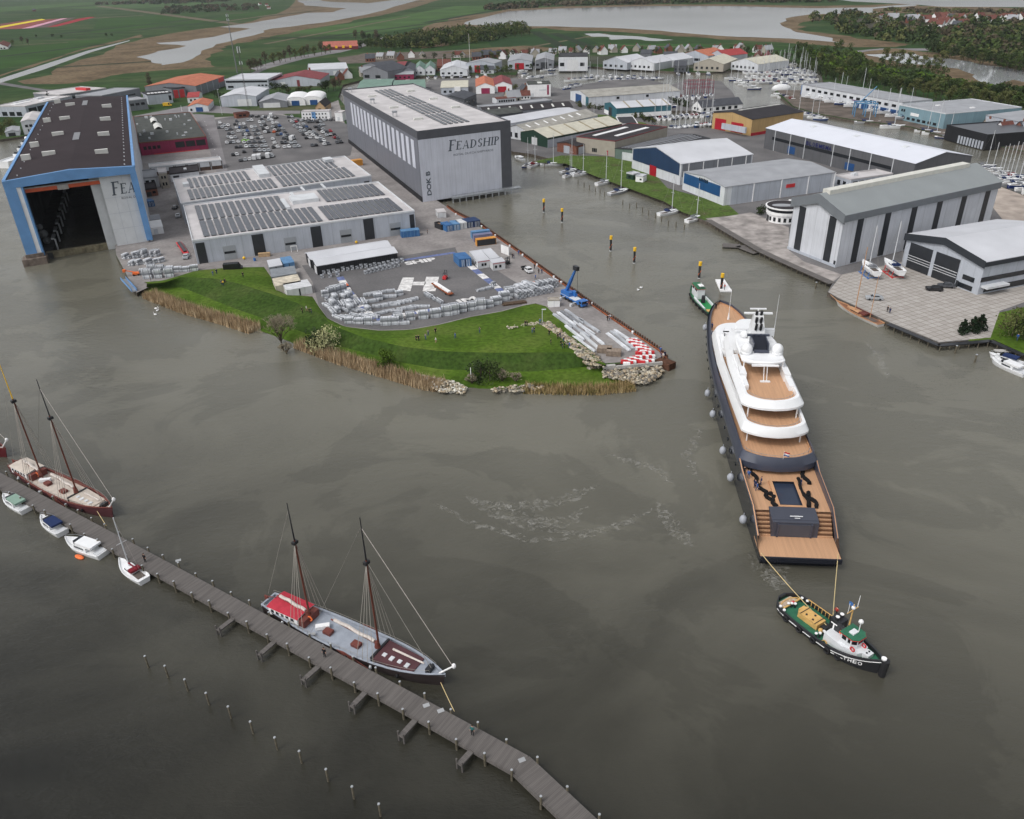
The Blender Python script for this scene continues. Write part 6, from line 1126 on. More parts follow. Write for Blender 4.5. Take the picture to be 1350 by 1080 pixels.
def motorboat(hm, canv, L=9, B=3.2, name='motor_boat'):
    t = thing(name, 'x', 'motor boat'); make_hull(t, L, B, 1.0, 1.5, hm, gel, .18, gel, .15, stern=.85, bowp=2.2, fm=1.0, rake=.08, flare=.85)
    q = MB(); q.prism([(L*.30,-B*.38),(L*.62,-B*.34),(L*.78,-.5),(L*.78,.5),(L*.62,B*.34),(L*.30,B*.38)], .9, 1.75); cb = q.build('cabin', gel, t)
    q = MB(); q.prism([(L*.60,-B*.33),(L*.66,-.9),(L*.66,.9),(L*.60,B*.33)], 1.75, 2.3); q.build('windscreen', glass, cb)
    for s_ in (1,-1): q = MB(); q.box(L*.36,L*.60,s_*B*.375-.04,s_*B*.375+.04,1.25,1.6); q.build('window', glass, cb)
    q = MB(); q.prism([(L*.16,-B*.36),(L*.58,-B*.33),(L*.58,B*.33),(L*.16,B*.36)], 1.9, 2.35); q.build('canopy', canv, t)
    q = MB(); q.box(L*.03,L*.15,-B*.3,B*.3,.9,1.1); q.build('stern_seat', lit, t)
    q = MB(); q.path([(L*.6,-B*.42,1.9),(L*.8,-B*.3,2.0),(L*.96,0,2.1),(L*.8,B*.3,2.0),(L*.6,B*.42,1.9)], .035, 4); q.build('bow_rail', steel, t)
    return Proto(t)
MOB = [motorboat(gel, navyc), motorboat(gel, gel, 11, 3.6), motorboat(M('dark_blue_boat', (.02,.05,.16), rough=.3), lit, 9)]
MBN = ['navy-canopied motor boat','white motor cruiser','blue motor boat']
def place(pr, px, hd_px, label, group=None, z=0, sc=None):
    """px: stern pixel, hd_px: bow pixel"""
    a = P(px[0],px[1],z); b = P(hd_px[0],hd_px[1],z); return pr.place(a, ang(a,b), label, group, sc)
# boats at the pier
place(motorboat(gel, M('green_canopy', (.22,.33,.27), rough=.6), 9.5), (36,676), (2,655), 'white motor boat with pale green canopy, leftmost at the pier', 'small boats at the pier')
place(MOB[0], (84,706), (54,684), 'white motor boat with navy canopy second from the left at the pier', 'small boats at the pier')
q_ = place(MOB[1], (138,734), (90,716), 'white cabin cruiser with an orange dinghy alongside at the pier', 'small boats at the pier')
place(sailboat(gel, redc, 9.5, 13), (192,769), (158,742), 'small white sailing boat with maroon boom at the pier', 'small boats at the pier')
q = MB(); a = P(105,735,0); q.sphere((0,0,.15),1.1,0,10,6,.35); d_ = q.build('dinghy', orange, None, True, a, -.5); d_.scale = (1.2,.5,.8); tag(d_, 'orange dinghy floating beside the white cabin cruiser', 'dinghy')
# east quay boats
EQ = 'yachts moored along the east bank'
for k, (s_, b_, i, lb) in enumerate([((697,222),(722,212),3,'nearest the cream-roofed green shed'),((712,219),(744,218),0,'beside the grassy bank'),((739,230),(757,226),4,'behind two neighbours by the beige works'),((755,233),(784,228),1,'in front of the beige works'),((786,245),(812,239),1,'opposite the green and white caravans'),((803,258),(838,249),4,'opposite the navy gable'),((868,285),(903,278),0,'at the end of the grass below the blue panel'),((905,294),(924,288),1,'small, at the wooden jetty')]):
    place(SB[i], s_, b_, SBN[i]+' '+lb, EQ, sc=(1.25,1.25,1.15))
place(MOB[1], (690,213), (672,206), 'white cruiser moored next to the right wall of the closed dock hall', EQ); 
place(SB[2], (690,222), (712,211), 'navy hulled sailing boat rafted outside the maroon-covered boat', EQ); place(SB[0], (743,235), (769,226), 'navy-covered white boat in the raft of three by the works', EQ)
# classic wooden yacht
clb = sailboat(M('classic_white_hull', (.60,.58,.56), rough=.4, var=.06), brown, 21, 22, 4.2, 'classic_yacht', teakr, True); c_ = place(clb, (1161,431), (1102,401), 'classic white-hulled yacht with varnished deck and two wooden masts at the slab quay')
q = MB(); q.tube((5,0,1),(5,0,15),.12,.08,6); q.build('mizzen_mast', teakr, c_); q = MB(); q.tube((20.6,0,1.4),(24,0,2.2),.12,.08,5); q.build('bowsprit', teakr, c_)
# two yachts ashore
for (px, lb, cm_, i) in (((1157,372),'with blue cradle',bluep,1),((1189,371),'with red cradle',redp,0)):
    p = P(px[0],px[1],ZL); r_ = SB[i].place((p.x,p.y+1,ZL+2.2), R(92), 'white sailing boat standing ashore '+lb+' before the tall white hall', 'yachts standing ashore', (1.25,1.25,1.1))
    t = thing('boat_cradle', 'boat cradle on the slabs under the ashore yacht '+lb, 'cradle', (p.x,p.y+1,ZL), R(92))
    for x in (3,6,9):
        for s_ in (1,-1): q = MB(); q.tube((x,s_*1.9,0),(x,s_*1.5,2.6),.13,.13,5); q.build('prop', cm_, t)
    q = MB(); q.box(3.5,7.5,-.2,.2,.2,2.3); q.build('keel', greyc, t); q = MB(); q.box(2,10,-2.1,-1.7,.0,.25); q.box(2,10,1.7,2.1,.0,.25); q.box(2.8,3.2,-1.7,1.7,0,.24); q.box(8.8,9.2,-1.7,1.7,0,.24); q.build('cradle_base', cm_, t)
place(MOB[1], (1352,497), (1318,482), 'white motor cruiser at the right edge below the small jetty'); place(MOB[0], (1347,484), (1324,489-12), 'open white boat moored by the shrubs at the right edge')
# marina rows
def rowboats(a, b, n, hd, protos, label, group, z=0, seed=1, seen=(0,1,2,3,4), jit=.5, sc=(1.0,1.28), mot=.2):
    rn = random.Random(seed)
    for k in range(n):
        u = k/max(1,n-1); px = a[0]+(b[0]-a[0])*u+rn.uniform(-jit,jit); py = a[1]+(b[1]-a[1])*u+rn.uniform(-.3,.3); p = P(px,py,z)
        if rn.random() < mot: i = rn.choice((0,1,1,2)); pr, nm = MOB[i], MBN[i]
        else: i = rn.choice(seen); pr, nm = SB[i], SBN[i]
        s_ = rn.uniform(*sc); e = (s_,s_,s_*rn.uniform(.85,1.2)); side = 'left'
        pr.place(p, R(hd+rn.uniform(-5,5)), '%s %s from left %s' % (nm, nth(k), label), group, e)
rowboats((861,160),(939,154),12,70,None,'in the upper berth row behind the tan hall','boats berthed behind the tan hall',0,1)
rowboats((885,169),(938,164),9,250,None,'in the lower berth row behind the tan hall','boats berthed behind the tan hall',0,2)
rowboats((874,137),(900,130),6,60,None,'ashore at the end of the very long white hall','boats stored on the marina spit',ZL+.5,3)
rowboats((876,143),(892,141),4,160,None,'ashore beside the teal and white hall','boats stored on the marina spit',ZL+.5,4)
rowboats((772,101),(868,104),13,265,None,'along the north bank before the white halls','boats along the north bank',0,5,mot=.35)
rowboats((895,99),(935,99),4,90,None,'along the north bank before the cream-roofed hall','boats along the north bank',0,6)
for j, (x0,x1,y,n) in enumerate([(1000,1050,84,9),(1012,1066,92,10),(985,1078,98,14),(990,1078,104,14),(1002,1078,110,12)]):
    rowboats((x0,y),(x1,y+2),n,100,None,'in the %s pontoon row right of the north basin' % nth(j),'boats on the crowded pontoons',0,10+j,mot=.25)
rowboats((976,107),(1000,110),3,350,None,'outside the crowded pontoons','boats on the crowded pontoons',0,17)
rowboats((683,97),(694,104),3,40,None,'beside the red-shuttered hall','boats of the west basin',0,18,mot=.7)
rowboats((697,104),(722,100),4,10,None,'behind the box-shaped boat hall','boats of the west basin',0,19)
rowboats((712,94),(768,90),7,15,None,'before the grey gabled and tall flat halls','boats of the west basin',0,20,mot=.4)
rowboats((744,108),(768,106),4,5,None,'off the west tip of the very long white hall','boats of the west basin',0,21)
rowboats((742,118),(755,114),3,30,None,'ashore west of the very long white hall','boats of the west basin',ZL+.5,22,mot=.8)
rowboats((563,104),(640,103),8,90,None,'in the narrow water behind the green-roofed sheds','boats of the head canal',0,23,mot=.3)
rowboats((1016,127),(1034,133),3,350,None,'by the shrink-wrapped hull','boats on the far channel bank',0,24)
rowboats((1040,149),(1072,158),5,330,None,'moored in the channel behind the tan hall','boats on the far channel bank',0,25,mot=.1)
rowboats((1126,163),(1160,169),2,345,None,'moored in the channel below the blue boat lift','boats on the far channel bank',0,26,(0,1,4),mot=0,sc=(1.3,1.5))
rowboats((1205,174),(1215,177),2,340,None,'moored side by side at the black boathouse','boats on the far channel bank',0,27,(0,1),mot=0,sc=(1.25,1.4))
SB[2].place(P(1232,182,0), R(-25), 'deep blue hulled yacht moored at the foot of the black boathouse', 'boats on the far channel bank', (1.2,1.2,1.0))
rowboats((1062,128),(1112,140),5,340,None,'ashore in the yard before the pale two-storey building','boats on the far channel bank',ZL+1,28,mot=.7)
rowboats((955,104),(985,118),6,350,None,'off the left tip of the pontoons','boats on the crowded pontoons',0,44)
rowboats((1085,120),(1130,134),6,340,None,'ashore behind the far quay boats','boats on the far channel bank',ZL+1,45,mot=.5)
rowboats((1140,146),(1180,156),4,345,None,'ashore by the blue doors','boats on the far channel bank',ZL+1,46,mot=.4)
rowboats((1300,236),(1348,254),6,350,None,'ashore on the sandy yard','boats on the near channel bank',ZL+.8,47)
rowboats((1002,96),(1072,97),11,100,None,'in the thin row between the pontoon rows','boats on the crowded pontoons',0,41,mot=.3)
rowboats((905,132),(938,128),5,80,None,'ashore round the little marina house','boats stored on the marina spit',ZL+.5,42)
rowboats((790,108),(860,106),8,10,None,'on the moorings before the very long hall','boats along the north bank',0,43,mot=.3)
rowboats((1282,221),(1345,246),8,350,None,'along the near bank beside the long lettered hall','boats on the near channel bank',0,29,mot=.1,sc=(1.0,1.2))
rowboats((1318,188),(1350,196),3,345,None,'at the right edge beyond the channel','boats on the far channel bank',0,30,mot=.3)
q = MB(); q.sphere((0,0,0),1,0,14,8); w_ = q.build('wrapped_boat', M('shrink_wrap', (.66,.67,.68), rough=.4, var=.06), None, True, P(1030,117,2.5), 0); w_.scale = (8.5,3.4,4); tag(w_, 'big hull shrink-wrapped in white film on the far quay', 'wrapped boat')
# a white yacht behind the open dock hall
t = thing('motor_yacht', 'white multi-deck motor yacht half hidden behind the open dock hall', 'motor yacht', tuple(P(6,222,0)), 1.36); make_hull(t, 60, 10, 4, 6, gel, gel, .3, gel, .5, stern=.8, bowp=2.2, fm=4.4)
for k in range(3): q = MB(); q.prism([(14+4*k,-4+.6*k),(42-3*k,-4+.6*k),(45-3*k,0),(42-3*k,4-.6*k),(14+4*k,4-.6*k)], 4+2.8*k, 5.6+2.8*k); q.build('deckhouse', gel, t); q = MB(); q.prism([(15+4*k,-3.6+.6*k),(42-3*k,-3.6+.6*k),(42-3*k,3.6-.6*k),(15+4*k,3.6-.6*k)], 5.6+2.8*k, 6.8+2.8*k); q.build('window_band', glass, t)
q = MB(); q.tube((30,0,12),(30,0,18),.6,.2,6); q.sphere((27,2,13),1.2); q.sphere((27,-2,13),1.2); q.build('mast', gel, t)
# ================= PIER, YARD, PEOPLE, VEHICLES =================
plk = plank_mat('weathered_planks', (.112,.102,.096), 'Y', 2.6, .22, .9, .45)
pilem = M('weathered_pile', (.13,.115,.085), rough=.9, var=.35, scale=1.5)
p0 = P(-30,617,1.5); t = thing('pier', 'long weathered timber pier crossing the lower left water', 'pier', (0,0,0))
cl_ = [P(a,b,1.5) for a, b in ((-60,601),(220,753),(542,928),(688,1009),(768,1085),(830,1145))]
PW = 3.6
for i, (a, b) in enumerate(zip(cl_, cl_[1:])):
    d = b-a; L = d.length; an = ang(a,b); q = MB(); e0 = .0 if i == 0 else .35; q.box(-e0, L, -PW/2, PW/2, 1.3, 1.5-.004*(i % 2)); q.box(0,L,-PW/2-.08,-PW/2+.15,1.0,1.3); q.box(0,L,PW/2-.15,PW/2+.08,1.0,1.3)
    q.box(0,L,-PW/2,-PW/2+.12,1.5,1.58); q.build('deck_section', plk, t, False, (a.x,a.y,0), an)
    n_ = int(L/4.6) or 1
    for k in range(n_+1):
        x = L*k/n_
        if k == n_ and i < len(cl_)-2: continue
        for s_ in (1,-1):
            xx = x+(1.2 if s_ > 0 else 0); X, Y = rot2(xx, s_*(PW/2+.12), an); h = 2.5+.25*math.sin(k*3.1+s_)
            q = MB(); q.tube((0,0,-2),(0,0,h),.20,.18,8); q.tube((0,0,h),(0,0,h+.08),.20,.16,8,1); q.build('pier_pile', [pilem, M('pile_cap', (.36,.38,.40), rough=.6)], t, False, (a.x+X,a.y+Y,0))
for k, (r_, tp) in enumerate([((312,812),(287,831)),((365,843),(341,864)),((425,874),(399,897)),((487,907),(463,932)),((553,943),(528,971)),((627,984),(605,1008))]):
    a = P(r_[0],r_[1],1.35); b = P(tp[0],tp[1],1.35); q = MB(); L = (b-a).length; q.box(-.6,L,-.45,.45,1.15,1.40); q.tube((L-.1,-.5,-2),(L-.1,-.5,2.1),.16,.15,6); q.tube((L-.1,.5,-2),(L-.1,.5,2.1),.16,.15,6); q.build('finger_jetty', plk, t, False, (a.x,a.y,0), ang(a,b))
for px, py in ((235,735),(412,832),(562,926),(581,933),(688,998)): a = P(px,py+4,1.5); q = MB(); q.obox((a.x,a.y,1.505), 1.0, .7, .03, .4); q.build('hatch_plate', M('dull_plate', (.34,.35,.36), rough=.7), t)
def post(px, py, label, group, h=2.2, r=.17, mt=None, cap=True):
    p = P(px,py,0); q = MB(); q.tube((0,0,-2),(0,0,h),r,r*.9,7)
    if cap: q.tube((0,0,h),(0,0,h+.12),r*1.2,r,7,1)
    return tag(q.build('mooring_post', [mt or pilem, M('pile_cap', (.36,.38,.40))], None, False, p), label, 'mooring post', group)
for k, (px, py) in enumerate([(196,880),(222,893),(248,911),(276,929),(305,947),(334,967),(366,988),(398,1006),(433,1030),(467,1053),(502,1076)]):
    post(px, py, '%s post from the left in the lone row off the pier, capped in white' % nth(k), 'lone row of posts left of the pier', 2.6)
for k, (px, py) in enumerate([(684,208),(690,211),(706,216),(718,222),(746,229),(762,243),(770,247),(777,250),(785,253),(791,256),(797,259),(821,270),(830,275),(839,274),(847,280),(855,284),(864,288),(872,292),(881,298),(891,300),(902,303)]):
    post(px, py, '%s post down the channel in the berth row along the east bank' % nth(k), 'berth posts along the east bank', 2.4, .22, cap=False)
for px, py, lb in ((1259,466,'left of the pair off the slab quay corner'),(1285,478,'right of the pair off the slab quay corner'),(1075,381,'standing alone before the tall white hall')): post(px, py, 'grey mooring post '+lb, 'lone posts by the slab quay', 2.4, .28)
# jetties and fendering of the east quay
def deckrun(name, label, pts, wd, z, mat, cat, legs=True):
    ps = [P(a,b,z) for a, b in pts]; t = thing(name, label, cat, (0,0,0))
    for a, b in zip(ps, ps[1:]):
        L = (b-a).length; q = MB(); q.box(-.1,L+.1,-wd/2,wd/2,z-.25,z); q.build('deck_section', mat, t, False, (a.x,a.y,0), ang(a,b))
        if legs:
            for k in range(int(L/3)+1):
                for s_ in (1,-1): X, Y = rot2(3*k, s_*wd*.45, ang(a,b)); q = MB(); q.tube((a.x+X,a.y+Y,-1.5),(a.x+X,a.y+Y,z-.1),.15,.15,5); q.build('leg', pilem, t)
deckrun('jetty', 'short dark plank jetty lying off the east quay', [(953,323),(976,324),(999,333)], 4.6, .9, plk, 'jetty')
deckrun('jetty', 'timber walkway edging the old slab quay by the tall white hall', [(934,290),(1000,329),(1034,345),(1097,373)], 3.0, 1.75, plk, 'walkway')
deckrun('jetty', 'dark fender walkway around the corner of the slab quay', [(1171,427),(1238,455),(1306,449),(1350,468)], 1.6, 1.7, blackm, 'walkway')
deckrun('jetty', 'small pale jetty at the right edge above the motor cruiser', [(1312,462),(1338,462)], 1.6, 1.0, conc, 'jetty')
# yard containers and cabins
def corr(nm, col): return M(nm, col, rough=.55, var=.1, scale=.5, corr=2.2, corr_dir='DIAGONAL')
c_blue = corr('container_blue', (.045,.14,.32)); c_navy = corr('container_navy', (.02,.045,.12)); c_white = corr('container_white', (.60,.61,.62)); c_org = corr('container_orange', (.60,.27,.05)); c_dark = corr('container_black', (.03,.03,.034)); c_grey = corr('container_grey', (.22,.24,.26)); c_lil = corr('container_lilac', (.18,.18,.28)); c_beige = corr('container_beige', (.50,.46,.38)); c_sky = corr('container_sky_blue', (.11,.24,.42))
dr_ = [('f',.47,.53,.05,.95,'door_seam',d_black,.06)]+[('f',a,a+.04,.08,.92,'lock_bar',lit,.12) for a in (.2,.35,.6,.78)]
CG = 'containers by the channel quay'
for fl, fr, mt, lb in (((588.4,298.2),(597.3,296.6),c_blue,'blue container, leftmost closed one in the quay row'),((597.5,296.5),(606.2,295.4),c_sky,'blue container directly left of the white container'),((606.8,295),(615.5,293.5),c_white,'white container between the blue and navy containers'),((616,293.3),(624.3,292),c_navy,'navy container directly right of the white container'),((624.6,292),(633,290.6),c_navy,'navy container at the water end of the quay row')):
    shed('container', lb, 'container', fl, fr, (fr[0]-6.4,fr[1]-8.3), 2.6, 0, wall=mt, roof=mt, par=0, els=dr_, L=6.1, group=CG)
t = thing('open_container', 'black open-topped container with scrap at the left of the quay row', 'container', tuple(P(573,300,ZL)), ang(P(573,300,ZL), P(588,306,ZL))); q = MB(); q.ring([(0,0),(5.8,0),(5.8,2.4),(0,2.4)],[(.12,.12),(5.68,.12),(5.68,2.28),(.12,2.28)],0,2.4); q.build('wall', c_dark, t); q = MB(); q.box(.1,5.7,.1,2.3,.02,1.7); q.build('scrap_load', M('scrap', (.30,.20,.13), rough=.9, var=.5, scale=3), t)
for fl, fr, mt, lb in (((622,307),(646,304.3),c_sky,'bright blue container behind the lilac and orange ones'),((625,311.2),(649,308.5),c_lil,'lilac container between the bright blue and orange ones'),((628.5,317),(654,313.8),c_org,'orange-topped container with black side near the quay')):
    shed('container', lb, 'container', fl, fr, (fr[0]-3,fr[1]-4.5), 2.6, 0, wall=mt, roof=mt, par=0, L=2.4, group=CG, els=[('f',.02,.98,.05,.97,'black_side',c_dark,.06)] if mt is c_org else [('f',.1,.9,.1,.9,'side_panel',mt,.04)])
shed('container', 'large double blue container next to the white site cabins', 'container', (605.3,342.3), (621.3,340.8), (613,333), 3.0, 0, wall=c_blue, roof=c_blue, par=0, els=dr_)
cab = lambda lb, fl, fr, br, e=(), h=2.8: shed('site_cabin', lb, 'site cabin', fl, fr, br, h, 0, wall=c_white, roof=r_white, par=.1, els=list(e)+[('f',-.01,1.01,.93,1.0,'red_trim',redp,.05)])
cab('long white site cabin directly right of the double blue container', (630,345.5), (645.3,343.2), (634,330), wins('f',.3,.8,.35,.7,2,.3)+[('l',.2,.3,.3,.7,'window',glass),('l',.5,.6,0,.75,'door',lit)])
cab('long white site cabin behind the small square white one', (647,342.6), (659,340.6), (646.5,328), wins('f',.3,.8,.35,.7,2,.3)+[('r',.4,.55,.3,.7,'window',glass)])
cab('small square white site cabin with two windows near the white pickup', (650,348), (666,345.3), (661,340), wins('f',.15,.85,.35,.7,2,.5))
for lb, fl, fr, br, mt, rf in (('white roofed container behind the grey one beside the grass',(355,353),(372.4,350),(369,341),c_grey,r_white),('pale blue container at the back of the cluster beside the grass',(374,348.5),(388,346),(383,338),c_sky,c_sky),('grey container with ribbed roof in the cluster beside the grass',(358,366),(391,361),(388,351),c_grey,c_grey),('beige weathered container in the cluster beside the grass',(364,379),(397,372),(392,362),c_beige,M('weathered_beige_roof', (.52,.47,.38), rough=.9, var=.3, scale=.6)),('white container nearest the lawn in the cluster beside the grass',(378,383.5),(411,377.5),(405,369),c_white,c_white)):
    shed('container', lb, 'container', fl, fr, br, 2.6, 0, wall=mt, roof=rf, par=0, els=dr_[:1]+[('f',.1,.9,.1,.9,'side_panel',mt,.04)], group='containers beside the grass')
shed('waste_container', 'blue waste container with bright lid at the corner of the solar workshop', 'waste container', (529,306), (553,303.4), (551,298.5), 2.6, 0, wall=c_blue, roof=c_sky, par=0, L=3.5, els=[('f',.1+.2*i,.12+.2*i,0,1,'rib',c_sky,.15) for i in range(5)])
shed('container', 'blue container standing beside the foot of the open dock hall', 'container', (194,266.5), (203,265), (201,261), 2.6, 0, wall=c_blue, roof=c_blue, par=0, L=6, els=dr_)
for (fl, fr, lb, mt) in (((396,219),(417,216),'white box trailer at the car park edge behind the far solar roof',c_white),((462,213),(478,211),'orange tarped trailer behind the far solar roof',c_org),((424,214),(445,211.5),'white open container behind the far solar roof',c_white)): shed('box_trailer', lb, 'trailer', fl, fr, (fr[0]-1,fr[1]-5), 3, 0, wall=mt, roof=mt, par=0, L=4, els=[('f',.2,.3,.2,.7,'hatch',d_black)])
q = MB(); a = P(661,333,ZL); b = P(671,337,ZL); q.obox(((a.x+b.x)/2,(a.y+b.y)/2,ZL), (b-a).length, .3, 3.2, ang(a,b)); tag(q.build('panel', white), 'white panel standing upright near the quay edge', 'panel')
shed('crate', 'white open crate beside the blue mobile crane', 'crate', (723,397), (738,396.5), (737,393), 2.2, 0, wall=white, roof=M('crate_top', (.35,.32,.28), rough=.9), par=.2, els=[('f',.48,.52,0,1,'batten',lit,.08)])
shed('tank', 'pale grey square tank before the closed dock hall', 'tank', (577,281), (588,280), (585,275.5), 2.4, 0, wall=c_white, roof=r_pale, par=.1, els=[('f',.3,.6,.2,.8,'hatch',lit)])
# metal stacks
stm = [M('alloy_stack', (.42,.44,.47), rough=.5, var=.3, scale=.5), M('alloy_stack_light', (.64,.66,.69), rough=.5, var=.2, scale=.5), M('alloy_stack_dark', (.22,.23,.25), rough=.6, var=.3, scale=1.2)]
def stack(L, B, n, lay, r, seed, name='metal_stack', round_=False):
    rn = random.Random(seed); q = MB(); 
    for k in range(lay):
        z = k*r
        if round_:
            for j in range(n): y = -B/2+B*(j+.5)/n; e = rn.uniform(-.2,.2); q.tube((-L/2+e,y,z+r/2),(L/2+e,y,z+r/2),r*.52,r*.52,6,j % 3)
        else:
            for j in range(n): y = -B/2+B*j/n; e = rn.uniform(-.12,.12)*L*.2; q.box(-L/2+e,L/2+e,y+.02,y+B/n-.04,z+.04,z+r,(j+k) % 3)
    for x in (-L*.3,L*.3): q.box(x-.08,x+.08,-B/2-.04,B/2+.04,-.02,lay*r+.03,2)
    return Proto(tag(q.build(name, stm), 'x', 'metal stack'))
ST = [stack(3.0,1.9,2,4,.5,1), stack(1.6,1.3,2,3,.45,2), stack(4.6,1.3,3,2,.45,3), stack(5.6,1.5,4,2,.40,4), stack(2.7,1.9,3,5,.48,5)]
SN = ['grey block stack','small grey pallet','long grey bundle','long grey bar pile','tall strapped grey block']
def line_stacks(pts, n, kinds, rot, where, group, seed=0, jit=.6, sc=(.9,1.1)):
    rn = random.Random(seed); r = resample([P(a,b,ZL) for a, b in pts], n)
    for k, p in enumerate(r):
        i = rn.choice(kinds); s_ = rn.uniform(*sc); s_ = (s_*.94,s_*.94,s_*rn.uniform(.75,1.25)); ST[i].place((p.x+rn.uniform(-jit,jit),p.y+rn.uniform(-jit,jit),ZL+.05), R(rot+rn.uniform(-1,1)*(16 if jit > .35 else 5)), '%s %s from left %s' % (SN[i], nth(k), where), group, s_)
tent_a = math.degrees(ang(P(426,366,ZL), P(522,351,ZL)))
line_stacks([(427,361),(530,345.5)], 18, (1,), tent_a+90, 'in the row touching the black tent wall', 'grey pallets before the black tent', 1, .1)
line_stacks([(425,366.5),(445,364)], 3, (1,), tent_a+90, 'in the short row by the tent corner', 'grey pallets before the black tent', 2, .1)
line_stacks([(482,361),(524,351.5)], 9, (1,), tent_a+90, 'in the outer row before the tent', 'grey pallets before the black tent', 3, .1)
YG = 'metal stock on the paved yard'
line_stacks([(430,390),(452,386)], 5, (0,1,4), 40, 'in the back row by the orange trailer', YG, 4)
line_stacks([(430,397),(462,393)], 6, (0,2,1), 130, 'in the second row by the orange trailer', YG, 5)
line_stacks([(434,404),(478,400)], 8, (2,0,3), 125, 'in the third row by the orange trailer', YG, 6)
line_stacks([(440,412),(484,409)], 7, (2,3,0), 130, 'in the fourth row by the orange trailer', YG, 7)
line_stacks([(448,419),(492,418)], 7, (3,2), 150, 'in the row nearest the lawn corner', YG, 8)
line_stacks([(462,426),(500,428),(530,427)], 7, (2,0,0), 10, 'along the curved lawn edge', YG, 9)
line_stacks([(526,425),(546,421),(566,419),(590,415)], 5, (4,0), 12, 'in the tall row above the lawn', YG, 10, .2, (1.1,1.35))
line_stacks([(598,414),(608,411),(618,409),(632,407),(645,404)], 5, (4,), 12, 'in the tall row below JM', YG, 11, .2, (1.1,1.3))
line_stacks([(654,401),(664,396),(672,390)], 3, (4,0), 15, 'by the brown sleepers above the lawn', YG, 12, .2, (1.2,1.4))
line_stacks([(487,390),(512,385)], 4, (2,3), 20, 'in the loose row left of the H', YG, 13)
line_stacks([(491,398),(525,389)], 5, (2,0), 15, 'in the loose row below left of the H', YG, 14)
line_stacks([(500,406),(540,397)], 6, (2,3), 15, 'in the third loose row below the H', YG, 15)
line_stacks([(504,413),(560,405)], 7, (3,2), 15, 'in the lowest loose row below the H', YG, 16)
line_stacks([(566,392),(578,398)], 3, (1,2), 120, 'beside the brown trailer end', YG, 17)
line_stacks([(636,384),(652,378)], 3, (2,1), 30, 'alone in the middle right of the yard', YG, 18)
qa = math.degrees(ang(P(683,392,ZL), P(730,380,ZL)))
line_stacks([(684,384),(700,380)], 4, (0,), qa+90, 'beside the orange beams', YG, 19, .1, (1.0,1.2))
line_stacks([(683,393),(724,385)], 7, (4,), qa+90, 'in the neat front row', YG, 20, .1, (1.0,1.2)); line_stacks([(690,387),(731,378)], 7, (4,), qa+90, 'in the neat back row', YG, 21, .1, (1.0,1.2))
HG = 'metal stock beside the open dock hall'
line_stacks([(166,341),(208,337)], 8, (0,1,4), 60, 'in the back row by the open hall', HG, 22); line_stacks([(172,350),(212,346)], 8, (0,1), 60, 'in the middle row by the open hall', HG, 23); line_stacks([(190,361),(256,357)], 7, (4,0), 10, 'touching the lawn by the open hall', HG, 24, .2, (1.0,1.2)); line_stacks([(196,367),(224,365)], 3, (4,), 10, 'in the front row on the lawn edge', HG, 25, .3, (1.1,1.3))
qd = math.degrees(ang(P(782,404,ZL), P(869,463,ZL)))
def long_beams(pts, n, L, where, grp, seed, mats, rot=qd, name='beam_bundle', w_=.9):
    rn = random.Random(seed); r = resample([P(a,b,ZL) for a, b in pts], n)
    for k, p in enumerate(r):
        q = MB(); m_ = 3
        for lay in range(2):
            for j in range(m_): q.box(-L/2+rn.uniform(-.4,.4),L/2+rn.uniform(-.4,.4),-w_/2+w_*j/m_+.03,-w_/2+w_*(j+1)/m_-.03,.05+lay*.3,.33+lay*.3)
        tag(q.build(name, mats[k % len(mats)], None, False, (p.x,p.y,ZL+.04), R(rot+rn.uniform(-3,3))), '%s long bundle from the lawn side %s' % (nth(k), where), 'beam bundle', grp)
long_beams([(742,424),(757,418)], 4, 12, 'behind the white crate on the quay strip', 'long bundles on the quay strip', 1, stm)
long_beams([(757,440),(776,430)], 4, 12, 'in the middle of the quay strip', 'long bundles on the quay strip', 2, [stm[1],stm[0]])
long_beams([(770,455),(784,446)], 3, 12, 'close to the boulder slope', 'long bundles on the quay strip', 3, [stm[1],lit])
long_beams([(815,452),(826,447)], 3, 14, 'beside the red and white barriers', 'long bundles on the quay strip', 4, [stm[1],stm[0]])
sl_ = M('old_sleepers', (.10,.07,.05), rough=.9, var=.3, scale=2)
long_beams([(678,401)], 1, 8, 'of brown sleepers above the lawn', 'sleepers', 5, [sl_], 15, 'sleeper_pile', 2.0)
tb = M('grey_brown_boards', (.25,.20,.16), rough=.9, var=.25, scale=1.5)
for k, (px, py, lb) in enumerate([(797,464,'left one by the boulders'),(809,468,'right one at the kerb')]):
    p = P(px,py,ZL); q = MB()
    for l_ in range(6): q.box(-2.1,2.1,-1.3,1.3,.05+l_*.26,.27+l_*.26)
    tag(q.build('timber_stack', tb, None, False, (p.x,p.y,ZL+.04), R(-12)), 'square stack of brown boards on the quay strip, '+lb, 'timber stack', 'board stacks at the quay tip')
br = MB(); br.box(-1,1,-.45,.45,0,.9); br.box(-.9,.9,-.3,.3,.9,1.0)
brr = Proto(tag(br.build('traffic_barrier', redp), 'x', 'barrier')); bw_ = MB(); bw_.box(-1,1,-.45,.45,0,.9); bw_.box(-.9,.9,-.3,.3,.9,1.0); bww = Proto(tag(bw_.build('traffic_barrier', white), 'x', 'barrier'))
cnt = 0
